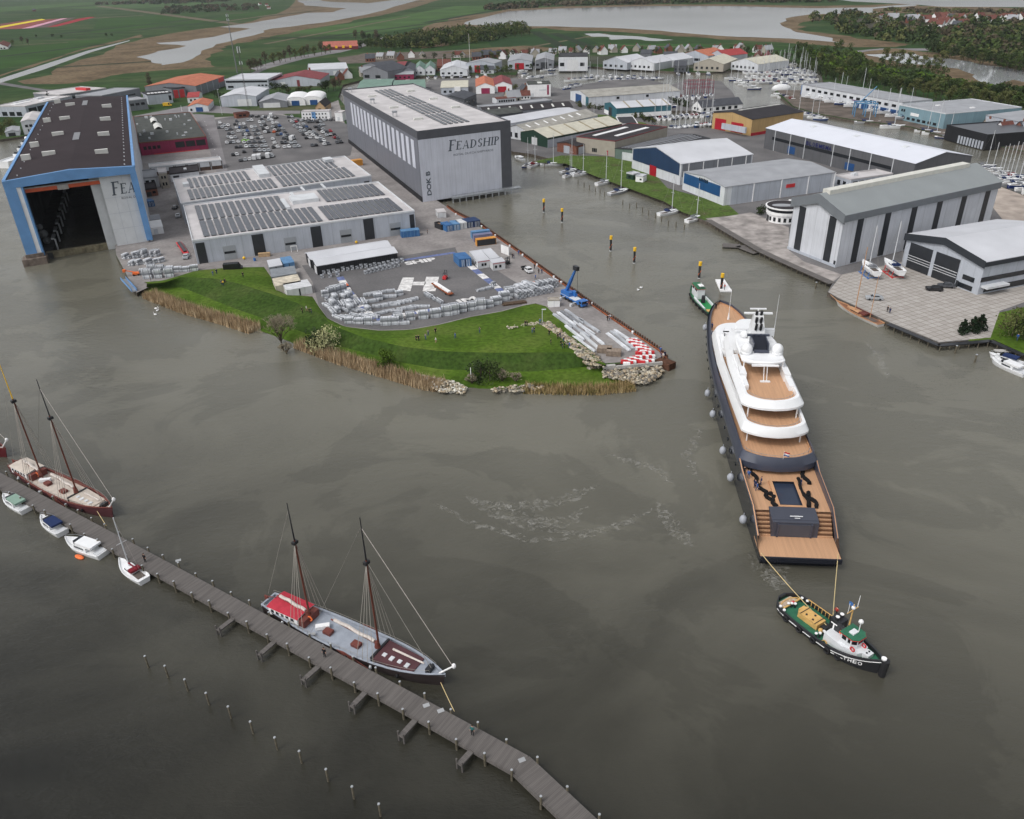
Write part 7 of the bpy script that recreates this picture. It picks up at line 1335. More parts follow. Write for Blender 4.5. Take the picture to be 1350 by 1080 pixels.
for ri, (a, b, n_) in enumerate([((830,452),(848,466),7),((833,451),(851,465),7),((836,450),(854,464),7),((842,468),(858,467),5),((842,473),(859,472),5),((823,479),(838,474),5),((826,482),(842,477),5),((846,480),(858,478),4)]):
    for k, p in enumerate(resample([P(*a,ZL), P(*b,ZL)], n_)):
        (brr if (k+ri) % 2 else bww).place((p.x,p.y,ZL+.03), R(-8), '%s barrier, %s along the %s row at the quay tip' % ('red' if (k+ri) % 2 else 'white', nth(k), nth(ri)), 'red and white barriers at the quay tip')
# ---- cars ----
def car(bm, L=4.4, W_=1.8, H=1.45, name='parked_car', van=False):
    t = thing(name, 'x', 'car'); q = MB(); zs = .35
    pf = [(-L/2,zs),(L/2,zs),(L/2,.75),(L*.46,.85),(L*.24,.95),(-L*.42,1.0),(-L/2,.9)] if not van else [(-L/2,zs),(L/2,zs),(L/2,.9),(L*.42,1.1),(L*.30,H),(-L*.49,H),(-L/2,H-.15)]
    for w0 in (0,): q.add([(x,-W_/2,z) for x,z in pf]+[(x,W_/2,z) for x,z in pf], [tuple(range(len(pf))), tuple(range(2*len(pf)-1,len(pf)-1,-1))]+[(i,len(pf)+i,len(pf)+(i+1)%len(pf),(i+1)%len(pf)) for i in range(len(pf))])
    if not van: q.add([(-L*.36,-W_*.42,1.0),(L*.20,-W_*.42,.95),(L*.20,W_*.42,.95),(-L*.36,W_*.42,1.0),(-L*.28,-W_*.36,H),(L*.06,-W_*.36,H),(L*.06,W_*.36,H),(-L*.28,W_*.36,H)], [(4,5,6,7),(0,1,5,4),(2,3,7,6),(1,2,6,5),(3,0,4,7)])
    q.build('body', bm, t)
    if not van:
        for nm_, x0,x1,x2,x3 in (('windscreen',.205,.065,.065,.205),): q = MB(); q.add([(L*.205,-W_*.38,.98),(L*.205,W_*.38,.98),(L*.075,W_*.33,H-.06),(L*.075,-W_*.33,H-.06)], [(0,1,2,3)]); q.build('windscreen', glass, t)
        q = MB(); q.add([(-L*.375,-W_*.38,1.02),(-L*.375,W_*.38,1.02),(-L*.29,W_*.33,H-.06),(-L*.29,-W_*.33,H-.06)], [(3,2,1,0)]); q.build('rear_window', glass, t)
    else: q = MB(); q.add([(L*.425,-W_*.44,1.12),(L*.425,W_*.44,1.12),(L*.315,W_*.42,H-.08),(L*.315,-W_*.42,H-.08)], [(0,1,2,3)]); q.build('windscreen', glass, t)
    for s_ in (1,-1):
        q = MB(); yy = s_*W_*(.425 if not van else .503); yt_ = s_*W_*(.375 if not van else .503); x1 = .15 if not van else .34; x0 = -.28 if not van else .1; q.add([(L*x0,yy,1.03),(L*x1,yy,1.03),(L*(x1-.09),yt_,H-.1),(L*(x0+.04),yt_,H-.1)], [(0,1,2,3) if s_ < 0 else (3,2,1,0)]); q.build('side_window', glass, t)
        for x in (-L*.31,L*.31): q = MB(); q.tube((x,s_*(W_/2-.2),.33),(x,s_*(W_/2+.01),.33),.33,.33,8); q.build('wheel', black, t)
    return Proto(t, 1.2)
def cpm(n_, c): return M('car_paint_'+n_, c, rough=.25, var=0)
CC = {'white':(.65,.66,.67),'silver':(.36,.38,.40),'black':(.02,.02,.022),'dark grey':(.07,.075,.085),'blue':(.03,.08,.22),'red':(.30,.02,.025)}
CARS = {k: car(cpm(k.replace(' ','_'), v)) for k, v in CC.items()}
VAN = car(cpm('van_white', (.66,.67,.68)), 5.4, 2.0, 2.4, 'parked_van', True)
zc = lambda x, y: (260+x/6.136, 80+y/6.136)
rnc = random.Random(21)
cols_ = [((185,510),(325,765),7),((250,530),(375,745),7),((320,495),(430,700),8),((375,520),(500,735),8),((440,490),(600,770),10),((520,480),(650,705),9),((590,460),(740,705),9),((640,510),(820,700),8),((765,460),(845,575),4),((800,500),(965,690),8),((860,520),(1060,680),8),((930,500),(1110,630),7),((1000,500),(1165,665),7)]
names = ['first','second','third','fourth','fifth','sixth','seventh','eighth','ninth','tenth','eleventh','twelfth','thirteenth']
for ci, (a, b, n_) in enumerate(cols_):
    A = P(*zc(*a), ZL+.06); B_ = P(*zc(*b), ZL+.06); d = ang(A, B_)
    for k in range(n_):
        if rnc.random() < .08: continue
        p = A.lerp(B_, k/(n_-1)); c_ = rnc.choice(['white','white','white','silver','black','dark grey','dark grey','silver','silver','black','blue','white','dark grey','red','silver']); off = rnc.uniform(-.3,.3)
        CARS[c_].place((p.x+off,p.y+off,ZL+.07), d+rnc.uniform(-.04,.04)+(PI if rnc.random() < .5 else 0), '%s car, %s from top in the %s car park line' % (c_, nth(k), names[ci]), 'cars in the car park')
        if rnc.random() < .85:
            c_ = rnc.choice(['white','silver','black','dark grey','dark grey','silver','white']); CARS[c_].place((p.x+2.6*math.sin(d),p.y-2.6*math.cos(d),ZL+.07), d+PI*rnc.randrange(2), '%s car, right-hand neighbour of the %s from top in the %s car park line' % (c_, nth(k), names[ci]), 'cars in the car park')
for k, p in enumerate(resample([P(*zc(355,815),ZL), P(*zc(610,780),ZL)], 8)): (VAN if k in (3,4,6) else CARS[['dark grey','silver','white','white','white','black','white','silver'][k]]).place((p.x,p.y,ZL+.07), R(100), '%s from the left in the car line touching the far solar workshop' % nth(k), 'cars in the car park')
for k, p in enumerate(resample([P(*zc(440,455),ZL), P(*zc(640,470),ZL)], 5)): CARS[['dark grey','black','silver','white','black'][k]].place((p.x,p.y,ZL+.07), R(80), '%s from the left in the top car line below the brown gatehouse' % nth(k), 'cars in the car park')
for k, p in enumerate(resample([P(*zc(760,492),ZL), P(*zc(1130,485),ZL)], 9)): CARS[['black','dark grey','silver','dark grey','white','black','silver','dark grey','black'][k]].place((p.x,p.y,ZL+.07), R(80), '%s from the left in the car line under the white cabin block' % nth(k), 'cars in the car park')
VAN.place(P(*zc(600,455),ZL+.07), R(100), 'white van near the top middle of the car park'); VAN.place(P(*zc(772,640),ZL+.07), R(80), 'tall white van alone in the middle lane of the car park')
lime = car(cpm('lime', (.22,.50,.03))); lime.place(P(*zc(392,655),ZL+.07), R(10), 'lime green car in the left half of the car park')
orc = car(cpm('orange', (.50,.10,.03))); orc.place(P(*zc(625,582),ZL+.07), R(95), 'orange-red car in the middle of the car park')
CARS['black'].place(P(1231,383,ZL+.05), R(165), 'black car before the two large dark doors, left one of two'); CARS['dark grey'].place(P(1247,379,ZL+.05), R(165), 'dark car before the two large dark doors, right one of two'); CARS['silver'].place(P(1152,395,ZL+.05), R(170), 'silver estate car parked on the slabs beside the classic yacht')
CARS['dark grey'].place(P(231,275,ZL+.05), R(100), 'dark car in the alley beside the open dock hall'); CARS['silver'].place(P(235,286,ZL+.05), R(110), 'silver car in the alley beside the solar workshop'); CARS['silver'].place(P(246,340,ZL+.05), R(100), 'grey car by the alley end near the metal stacks')
bv = car(cpm('van_black', (.015,.015,.017)), 5.8, 2.1, 2.3, 'parked_van', True); bv.place(P(308,356,ZL+.05), ang(P(296,357,ZL), P(320,355,ZL)), 'black van parked against the roller door at the lawn')
ye = car(yellow, 6, 2.2, 2.4, 'parked_van', True); ye.place(P(221,140,ZL+.05), .2, 'yellow works vehicle before the grey hall with white skylights')
# pickup with trailer
t = thing('pickup_truck', 'white pickup with dark flatbed parked on the channel quay', 'pickup', tuple(P(695,358,ZL)), ang(P(684,349,ZL), P(703,362,ZL)))
q = MB(); q.box(-.2,3.2,-1,1,.5,1.2); q.box(.1,2.1,-.95,.95,1.2,2.0); q.build('cab', cpm('van_white', (.6,.6,.6)), t); q = MB(); q.box(2.1,2.16,-.8,.8,1.25,1.85); q.box(.3,1.9,-.98,-.95,1.3,1.8); q.box(.3,1.9,.95,.98,1.3,1.8); q.build('window', glass, t); q = MB(); q.box(-3.4,-.2,-1,1,.6,.8); q.box(-3.4,-3.3,-1,1,.8,1.2); q.box(-3.4,-.2,-1,-.92,.8,1.2); q.box(-3.4,-.2,.92,1,.8,1.2); q.build('flatbed', blackm, t)
for x in (-2.2,2.2):
    for s_ in (1,-1): q = MB(); q.tube((x,s_*.8,.4),(x,s_*1.03,.4),.4,.4,10); q.build('wheel', black, t)
def trailer(label, a, b, bm, load, lw=2.2):
    A = P(*a,ZL); B_ = P(*b,ZL); L = (B_-A).length; t = thing('flat_trailer', label, 'trailer', tuple(A), ang(A,B_)); q = MB(); q.box(0,L,-lw/2,lw/2,.7,1.0); q.build('bed', bm, t); q = MB(); q.box(L*.08,L*.9,-lw*.3,lw*.3,1.0,1.5); q.build('load', load, t)
    for x in (L*.2,L*.8):
        for s_ in (1,-1): q = MB(); q.tube((x,s_*lw*.35,.4),(x,s_*lw*.5,.4),.4,.4,8); q.build('wheel', black, t)
    return t
trailer('orange trailer loaded with pale bundles beside the black tent', (433,383), (459,378), orange, lit)
trailer('brown trailer carrying a long white beam beside the painted H', (572,376), (595,391), rust, white, 2.0)
trailer('red truck trailer in the alley by the open dock hall', (236,322), (246,337), redp, blackm)
q = MB(); a = P(670,383,ZL); b = P(706,375,ZL); L = (b-a).length
t = thing('beam_rack', 'coral orange steel beams stacked near the neat metal rows', 'steel beams', tuple(a), ang(a,b))
for k in range(3): q = MB(); q.box(0,L,-1.2+k*.8,-.8+k*.8,.1,.9); q.build('beam', M('coral_paint', (.62,.22,.13), rough=.6, var=.15), t)
def forklift(label, px, bodym, rz):
    t = thing('forklift', label, 'forklift', tuple(P(*px,ZL+.03)), rz); q = MB(); q.box(-1.3,.9,-.65,.65,.3,1.2); q.build('body', bodym, t); q = MB()
    for x in (-.7,.6):
        for y in (-.55,.55): q.tube((x,y,1.2),(x,y,2.2),.05,.05,4)
    q.box(-.8,.7,-.6,.6,2.2,2.28); q.build('cage', blackm, t); q = MB(); q.box(.95,1.1,-.5,-.35,.1,3.2); q.box(.95,1.1,.35,.5,.1,3.2); q.box(.95,1.1,-.35,.35,2.9,3.05); q.box(.95,1.1,-.35,.35,1.0,1.15); q.build('mast', blackm, t)
    for s_ in (-.35,.35): q = MB(); q.box(1.1,2.2,s_-.07,s_+.07,.12,.2); q.build('fork', steel, t)
    for x in (-.8,.6):
        for s_ in (1,-1): q = MB(); q.tube((x,s_*.5,.35),(x,s_*.72,.35),.35,.35,8); q.build('wheel', black, t)
forklift('dark red forklift right of the painted H', (587,368), redp, R(75)); forklift('black forklift with an orange pallet near the white site cabins', (669,348), blackm, R(-60))
# mobile crane
a = P(743,391,ZL); b = P(771,406,ZL); L = (b-a).length; t = thing('mobile_crane', 'blue mobile crane with raised telescopic boom on the quay strip', 'crane', tuple(a), ang(a,b)); crb = M('crane_blue', (.03,.14,.42), rough=.4, var=.08)
q = MB(); q.box(0,L-2.2,-1.3,1.3,.9,1.5); q.box(0,L*.7,-1.32,1.32,1.5,1.6,1); q.build('chassis', [crb, lit], t); q = MB(); q.box(L-2.4,L,-1.3,1.3,.6,2.3); cb = q.build('cab', crb, t); q = MB(); q.box(L-.02,L+.05,-1.1,1.1,1.4,2.2); q.box(L-1.6,L-.3,-1.34,-1.3,1.4,2.1); q.box(L-1.6,L-.3,1.3,1.34,1.4,2.1); q.build('window', glass, cb)
for k in range(5):
    for s_ in (1,-1): q = MB(); q.tube((1.0+k*1.9 if k < 4 else L-1.2,s_*.9,.6),(1.0+k*1.9 if k < 4 else L-1.2,s_*1.38,.6),.6,.6,10); q.build('wheel', black, t)
q = MB(); q.box(1,5,-1.25,1.25,1.6,3.0); q.box(.2,1.2,-1.3,1.3,1.6,2.8); ct = q.build('turntable', crb, t); q = MB(); q.box(4.2,6.2,.4,1.4,1.7,3.4); q.build('operator_cab', crb, ct); q = MB(); q.tube((.6,1.1,2.6),(.6,1.1,3.5),.5,.5,8); q.build('winch', blackm, ct)
top = P(759.5,354,0); base = P(749,387,ZL+2.8); dv = None
hgt = HT((757,402),(759.5,354),ZL); tipw = P(759.5,354,hgt) if hgt < 90 else None
ca = math.cos(ang(a,b)); sa = math.sin(ang(a,b)); tx = (tipw.x-a.x)*ca+(tipw.y-a.y)*sa; ty = -(tipw.x-a.x)*sa+(tipw.y-a.y)*ca
q = MB(); B0 = Vector((1.8,0,2.8)); T0 = Vector((tx,ty,hgt-ZL)); q.tube(B0, B0.lerp(T0,.55), .62,.58,4); q.tube(B0.lerp(T0,.5), B0.lerp(T0,.8), .5,.46,4); q.tube(B0.lerp(T0,.75), T0, .4,.36,4); bo = q.build('boom', crb, t)
q = MB(); q.obox((T0.x,T0.y,T0.z-.6), 2.2, 1.1, 1.4, 0); q.build('boom_head', blackm, bo); q = MB(); q.tube((T0.x+.9,T0.y,T0.z-.4),(T0.x+.9,T0.y,T0.z-7.5),.05,.05,4); q.box(T0.x+.6,T0.x+1.2,T0.y-.3,T0.y+.3,T0.z-8.3,T0.z-7.5); q.build('hook', blackm, bo)
for x, s_ in ((2.5,1),(2.5,-1),(L-3.5,1),(L-3.5,-1)): q = MB(); q.box(x-.15,x+.15,s_*1.3,s_*3.2,.9,1.15); q.box(x-.4,x+.4,s_*2.9,s_*3.5,.02,.9); q.build('outrigger', lit, t)
# boom lift, gangway by the open hall
t = thing('boom_lift', 'orange boom lift beside the quay at the open dock hall', 'boom lift', tuple(P(180,363,ZL)), .3); q = MB(); q.box(-1.2,1.2,-.9,.9,.5,1.2); q.build('chassis', orange, t); q = MB(); q.tube((0,0,1.2),(-3.5,.3,2.2),.22,.18,6); q.box(-4.4,-3.4,-.4,.8,1.8,2.7); q.build('arm', orange, t)
for x in (-.8,.8):
    for s_ in (1,-1): q = MB(); q.tube((x,s_*.7,.4),(x,s_*.95,.4),.4,.4,8); q.build('wheel', black, t)
a = P(163,369,ZL); b = P(178,387,1.0); L = (b-a).length; t = thing('gangway', 'blue-railed grey gangway at the left corner of the lawn', 'gangway', tuple(a), ang(a,b)); q = MB(); q.box(0,L,-.9,.9,.0,.25); q.build('deck', steel, t)
for s_ in (1,-1): q = MB(); q.box(0,L,s_*.9-.05,s_*.9+.05,.25,1.2); q.build('side_rail', bl_trim, t)
q = MB(); a = P(349,338,ZL); q.obox(tuple(a), 4.5, 1.6, 1.3, .15); q.obox((a.x,a.y,a.z+1.3), 4.7, 1.8, .12, .15); tag(q.build('wooden_crate', wood), 'long orange-brown wooden crate before the solar workshop wall', 'crate')
q = MB(); a = P(336,344,ZL); q.tube((0,0,0),(0,0,1.1),.5,.5,10); q.tube((0,0,1.1),(0,0,1.2),.42,.42,10); tag(q.build('barrel', bluep, None, False, a), 'blue barrel beside the second dark door of the solar workshop', 'barrel')
for px, py, lb in ((322,342,'left one, by the black van'),(470,321,'right one, behind the storage tents')): q = MB(); q.sphere((0,0,.6),.6,0,10,6); tag(q.build('yellow_buoy', yellow, None, True, P(px,py,ZL)), 'yellow round buoy before the solar workshop, '+lb, 'buoy')
q = MB(); 
for x in (0,2.4): q.box(x,x+.2,-.6,.6,0,.2); q.box(x,x+.2,-.1,.1,0,2.2)
q.box(0,2.6,-.1,.1,2.2,2.4); tag(q.build('portal_gate', white, None, False, P(384,332,ZL), .15), 'white portal frame standing by the solar workshop wall', 'frame')
# ---- people ----
skin = M('skin', (.50,.30,.22), rough=.6, var=0); hairm = M('hair', (.05,.035,.025), rough=.8, var=0)
def person(top, legs, pose, label='x', hat=None):
    """one continuous skinned body: pose 0 standing, 1 walking, 2 hands forward, 3 bent over"""
    V = []; E = []; Rr = []
    def vtx(p, r): V.append(p); Rr.append(r); return len(V)-1
    lean = .55 if pose == 3 else 0; f = lambda x, y, z: (x+max(0,z-.95)*lean*1.3, y, z-max(0,z-.95)*lean*.5)
    pel = vtx(f(0,0,.95), .16); wai = vtx(f(0,0,1.12), .14); che = vtx(f(0,0,1.34), .17); nk = vtx(f(0,0,1.50), .065); hd = vtx(f(.02,0,1.62), .095); tp = vtx(f(.02,0,1.72), .085)
    E.extend([(pel,wai),(wai,che),(che,nk),(nk,hd),(hd,tp)])
    for s_ in (1,-1):
        st = .22*s_ if pose == 1 else 0
        hp = vtx((0,s_*.10,.88), .11); kn = vtx((st*.6+.03,s_*.11,.48), .075); an_ = vtx((st,s_*.12,.09), .05); to = vtx((st+.17,s_*.14,.04), .045); E.extend([(pel,hp),(hp,kn),(kn,an_),(an_,to)])
        sh = vtx(f(0,s_*.20,1.40), .075)
        if pose in (0,1): el = (-.03-st*.5,s_*.27,1.12); wr = (.06-st,s_*.27,.87)
        elif pose == 2: el = (.08,s_*.27,1.14); wr = (.30,s_*.14,1.25)
        else: el = (.45,s_*.22,1.0); wr = (.62,s_*.14,.78)
        e_ = vtx(el if pose == 3 else f(*el), .05); w_ = vtx(wr if pose == 3 else f(*wr), .033); E.extend([(che,sh),(sh,e_),(e_,w_)])
        D = (Vector(wr)-Vector(el)).normalized(); q_ = Vector((0,1,0)).cross(D).normalized() if abs(D.y) < .9 else Vector((1,0,0)); pm = vtx(tuple(Vector(V[w_])+D*.07), .034); E.append((w_,pm))
        for k, ln in enumerate((.07,.085,.08,.06)):
            o_ = q_*(-.03+.02*k); k1 = vtx(tuple(Vector(V[pm])+D*.02+o_), .010); k2 = vtx(tuple(Vector(V[pm])+D*ln+o_*1.2), .008); E.extend([(pm,k1),(k1,k2)])
        th = vtx(tuple(Vector(V[w_])+D*.03+q_*-.05), .010); th2 = vtx(tuple(Vector(V[w_])+D*.06+q_*-.065), .009); E.extend([(w_,th),(th,th2)])
    me = bpy.data.meshes.new('person'); me.from_pydata(V, E, []); o = bpy.data.objects.new('person', me); C.objects.link(o)
    md = o.modifiers.new('s', 'SKIN'); sv = me.skin_vertices[0].data
    for i, r in enumerate(Rr): sv[i].radius = (r, r)
    sv[0].use_root = True; sb = o.modifiers.new('u', 'SUBSURF'); sb.levels = 1; sb.render_levels = 1; bpy.context.view_layer.update()
    m2 = bpy.data.meshes.new_from_object(o.evaluated_get(bpy.context.evaluated_depsgraph_get())); o.modifiers.clear(); o.data = m2
    m2.materials.clear()
    for m_ in (skin, top, legs, black): m2.materials.append(m_)
    hz = f(0,0,1.47)[2]
    for p in m2.polygons:
        c = p.center; i = 1
        if c.z < .10: i = 3
        elif c.z < .96: i = 2
        elif c.z > hz and abs(c.y) < .14: i = 0
        if abs(c.y) > .17 or pose in (2,3):
            for s_ in (1,-1):
                if (Vector(c)-Vector(V[[k for k, r in enumerate(Rr) if r == .033][0 if s_ > 0 else 1]])).length < .11: i = 0
                elif i == 2 and abs(c.y) > .21: i = 1
        p.material_index = i; p.use_smooth = True
    q = MB(); hc = f(.0,0,1.70); q.sphere((hc[0]-.02,0,hc[2]-.02),.108,0,8,6,.95); q.build('hair', hat or hairm, o, True)
    q = MB(); q.add([(hc[0]+.10,-.012,hc[2]-.06),(hc[0]+.10,.012,hc[2]-.06),(hc[0]+.135,0,hc[2]-.10),(hc[0]+.10,0,hc[2]-.04)], [(0,1,2),(0,2,3),(1,3,2)]); q.build('nose', skin, o)
    o['label'] = label; o['category'] = 'person'; return Proto(o, 1.2)
cl = {n_: M('cloth_'+n_.replace(' ','_'), c, rough=.9, var=.08) for n_, c in {'black':(.02,.02,.023),'navy':(.02,.035,.09),'blue':(.04,.12,.35),'white':(.60,.60,.60),'grey':(.18,.18,.19),'yellow':(.65,.40,.04),'teal':(.04,.16,.16),'tan':(.35,.24,.15),'jeans':(.06,.10,.19),'red':(.40,.05,.04)}.items()}
PP = {}
for nm_, tp_, lg_, po in (('in a black jacket','black','black',0),('in navy workwear','navy','navy',0),('in a blue jacket','blue','jeans',1),('in a white top','white','tan',1),('in a yellow vest','yellow','navy',2),('in a grey coat','grey','jeans',2),('in a teal jacket','teal','black',0),('bending in dark clothes','black','jeans',3),('in a red jacket','red','black',1)): PP[nm_] = person(cl[tp_], cl[lg_], po)
def people(lst, where, group):
    for k, (px, py, nm_, z, rz) in enumerate(lst):
        PP[nm_].place(P(px,py,z)+Vector((0,0,.12 if z > .9 and z not in (6.0,8.95,1.5) else .02)), R(rz), 'person %s, %s %s' % (nm_, nth(k)+' from left' if len(lst) > 1 else 'standing', where), group)
def zq(x, y): return (160+x/5.19, 330+y/5.19)
def mk_list(raw, fn, seed, zf):
    rn = random.Random(seed); out_ = []
    for x, y, nm_ in sorted(raw): px, py = fn(x, y); out_.append((px, py, nm_, zf(px,py), rn.uniform(180,360)))
    return out_
k1, k2, k3, k4, k5, k6 = 'in a black jacket','in navy workwear','in a blue jacket','in a white top','in a yellow vest','in a grey coat'
people(mk_list([(630,178,k3),(655,165,k2),(688,240,k2),(700,246,k5),(712,232,k1),(835,187,k1),(204,214,k1)], zq, 1, bankz), 'on the left lawn', 'people on the left lawn')
people(mk_list([(1240,432,k1),(1270,420,k4),(1290,436,k1),(1302,434,k2)], zq, 2, bankz), 'on the lawn near the containers', 'people by the containers on the lawn')
people(mk_list([(805,650,k1),(822,650,k1),(872,640,k6),(890,612,k6),(942,598,k1),(945,665,k4),(1082,632,k3),(1255,592,k6)], lambda x,y: (400+x/5.4, 330+y/5.4), 3, bankz), 'on the lawn below the metal stacks', 'people on the middle lawn')
people(mk_list([(350,486,k1),(362,486,k1),(395,530,k6),(407,526,k2),(443,472,k3),(502,546,k1),(512,602,k1)], lambda x,y: (620+x/4.82, 330+y/4.82), 4, bankz), 'by the stone path', 'people beside the stone path')
people(mk_list([(557,568,k1),(570,560,k2),(592,582,'bending in dark clothes'),(576,612,k1),(586,628,k2),(598,626,k1),(630,622,k3)], lambda x,y: (620+x/4.82, 330+y/4.82), 5, bankz), 'next to the boulders', 'people next to the boulders')
people(mk_list([(267,52,k1),(277,55,k2),(308,32,k3),(408,120,k1),(435,152,k1),(455,152,k2),(415,187,k3)], lambda x,y: (620+x/4.82, 330+y/4.82), 6, lambda a,b: ZL+.03), 'around the white pickup', 'people around the pickup')
people(mk_list([(742,366,k2),(765,356,k1),(872,452,k1),(885,447,k2)], lambda x,y: (620+x/4.82, 330+y/4.82), 7, lambda a,b: ZL+.03), 'past the blue crane', 'people past the crane')
people(mk_list([(1208,655,k3),(1212,690,k2),(1235,682,k2),(1225,694,k4)], lambda x,y: (620+x/4.82, 330+y/4.82), 8, lambda a,b: ZL+.03), 'at the very tip of the quay', 'people at the quay tip')
people([(563.7,308.5,k1,ZL+.03,200)], 'alone on the yard left of the open-topped container', None)
people(mk_list([(195,292,k1),(232,320,k3),(285,402,k2),(302,425,k3),(335,378,k2),(437,240,k3),(670,388,k2)], lambda x,y: (950+x/6.35, 580+y/6.35), 9, lambda a,b: 6.0), 'on the yacht aft deck', 'crew on the aft deck')
people([(943.6,407.5,k1,8.95,30),(938.5,434,k2,8.95,30),(938,443.5,k6,8.95,30)], 'on the yacht bow deck', 'crew on the bow deck')
people([(428.5,866,k1,1.5,250)], 'on the pier beside the red-cabined barge', None); people([(623,969,'in a teal jacket',1.5,250)], 'alone at the lower end of the pier', None); people([(192,741,k1,1.5,250)], 'on the pier near the small white sailing boat', None)
people([(1169.5,412,k1,ZL+.03,220),(1172.5,414,k2,ZL+.03,30)], 'of two chatting on the slab quay', 'people on the slab quay'); people([(1340.5,449,k3,ZL+.05,220)], 'on the grass below the willow at the right edge', None); people([(952.5,374,k2,.7,200),(955,382,'in a red jacket',.7,30)], 'on the white work raft', 'people on the raft')
people([(1101.5,812,'in a red jacket',.7,200)], 'on the tug deck at the towing bollards', None)
# swans
def swan():
    q = MB(); q.sphere((0,0,.25),.42,0,8,6,.6); q.v = [(x*1.6,y,z) for x,y,z in q.v]; q.path([(.5,0,.3),(.72,0,.55),(.66,0,.9),(.80,0,1.02)], .07, 5); return Proto(tag(q.build('swan', white, None, True), 'x', 'swan'))
sw = swan()
for k, (px, py, lb) in enumerate([(206,407.5,'uppermost of the three off the reeds'),(208,410,'middle of the three off the reeds'),(205,415.5,'lowest of the three off the reeds'),(841.5,383,'left of the pair in the channel'),(845,380,'right of the pair in the channel')]): sw.place(P(px,py,0), k*1.3, 'white swan swimming, '+lb, 'swans on the water')
# ================= TREES AND THE FAR COUNTRY =================
def leafm(nm, c): return ramp_mat(nm, [(.3,tuple(x*.6 for x in c)),(.5,c),(.7,tuple(min(1,x*1.35) for x in c))], .5, scale2=2.5, var2=.35)
lg = [leafm('leaf_dark', (.034,.052,.020)), leafm('leaf_mid', (.056,.082,.026)), leafm('leaf_olive', (.098,.108,.040)), leafm('leaf_brown', (.095,.080,.052)), leafm('leaf_bright', (.075,.125,.018)), leafm('leaf_conifer', (.018,.032,.016))]
bark = M('bark', (.075,.06,.045), rough=.95, var=.3, scale=3)
def crown(seed, R_, H, z0, nb, nl, ls, shape='round', dens=1):
    rn = random.Random(seed); q = MB(); blobs = []
    for i in range(nb):
        a = rn.uniform(0,2*PI); u = rn.random()**.6; h = rn.random()
        rr = R_*(math.sin(PI*min(1,.18+h*.8))**.6 if shape == 'round' else (1-h)*.9+.1 if shape == 'cone' else .55+.3*math.sin(PI*h))
        blobs.append((u*rr*.75*math.cos(a), u*rr*.75*math.sin(a), z0+H*(.08+.84*h), R_*rn.uniform(.22,.42) if shape != 'cone' else R_*.35*(1.1-h)))
    for bx, by, bz, br_ in blobs:
        for k in range(nl):
            th = rn.uniform(0,2*PI); ph = math.acos(rn.uniform(-1,1)); r = br_*rn.uniform(.65,1.1)
            c = Vector((bx+r*math.sin(ph)*math.cos(th), by+r*math.sin(ph)*math.sin(th), bz+r*math.cos(ph)*.85))
            n_ = Vector((rn.gauss(0,1),rn.gauss(0,1),rn.gauss(.5,1))).normalized(); a_ = n_.orthogonal().normalized()*ls*rn.uniform(.5,1.2); b_ = n_.cross(a_).normalized()*ls*rn.uniform(.4,1)
            q.add([c-a_, c+b_*.8, c+a_, c-b_], [(0,1,2,3)])
    return q
def trunk(seed, H, r, R_):
    rn = random.Random(seed); q = MB(); q.tube((0,0,-.3),(0,0,H*.55),r,r*.6,6)
    for k in range(5): a = rn.uniform(0,2*PI); q.tube((0,0,H*(.25+.06*k)),(math.cos(a)*R_*.6,math.sin(a)*R_*.6,H*(.55+.07*k)),r*.4,r*.12,4)
    q.tube((0,0,H*.5),(0,0,H*.85),r*.6,r*.15,5); return q
def tree(seed, H, R_, leaf, shape='round', nb=16, nl=26, ls=.55, z0=None, nm='broadleaf_tree', tr=.25):
    t = thing(nm, 'x', 'tree'); trunk(seed, H, tr, R_).build('trunk', bark, t); z0 = H*.2 if z0 is None else z0; crown(seed, R_, H-z0, z0, nb, nl, ls, shape).build('crown', leaf, t); return Proto(t)
def bare(seed, H, R_, n=40, nm='bare_tree', mat=None, lbl='x', dn=8):
    rn = random.Random(seed); t = thing(nm, lbl, 'tree'); q = MB(); tw = MB(); q.tube((0,0,-.3),(0,0,H*.3),.25,.18,6)
    def br(p, d, L, r, k):
        e = p+d*L; (q if k > 1 else tw).tube(p, e, r, r*.6, 4)
        if k == 0: return
        for j in range(3 if k > 1 else 4):
            d2 = (d+Vector((rn.gauss(0,.45),rn.gauss(0,.45),rn.gauss(.12,.25)))).normalized(); br(e, d2, L*rn.uniform(.6,.8), r*.70, k-1)
    for j in range(dn): a = 2*PI*j/dn; k_ = (1.1,.5,.8)[j%3]; br(Vector((0,0,H*.04)), Vector((math.cos(a)*R_/H*k_,math.sin(a)*R_/H*k_,.9)).normalized(), H*.30, .13, 4)
    q.build('trunk', bark, t); tw.build('crown', mat or M('twigs', (.27,.235,.17), rough=.95, var=.2), t); return Proto(t)
TR = [tree(1,11,4.5,lg[1]), tree(2,12,5,lg[0]), tree(3,10,4.5,lg[2]), tree(4,13,4.5,lg[3]), tree(5,9,4.5,lg[1],nb=12,nl=22), tree(6,12,4,lg[2],'col')]
TN = ['mid green tree','dark green tree','olive green tree','brownish half-bare tree','low mid green tree','slender olive tree']
BU = [tree(11,4.5,3.5,lg[0],nb=9,nl=22,ls=.5,z0=.2,nm='bush'), tree(12,4,3.2,lg[2],nb=9,nl=22,ls=.5,z0=.2,nm='bush'), tree(13,5,3.6,lg[1],nb=9,nl=22,ls=.5,z0=.2,nm='bush')]
BNm = ['dark green bush','olive bush','mid green bush']
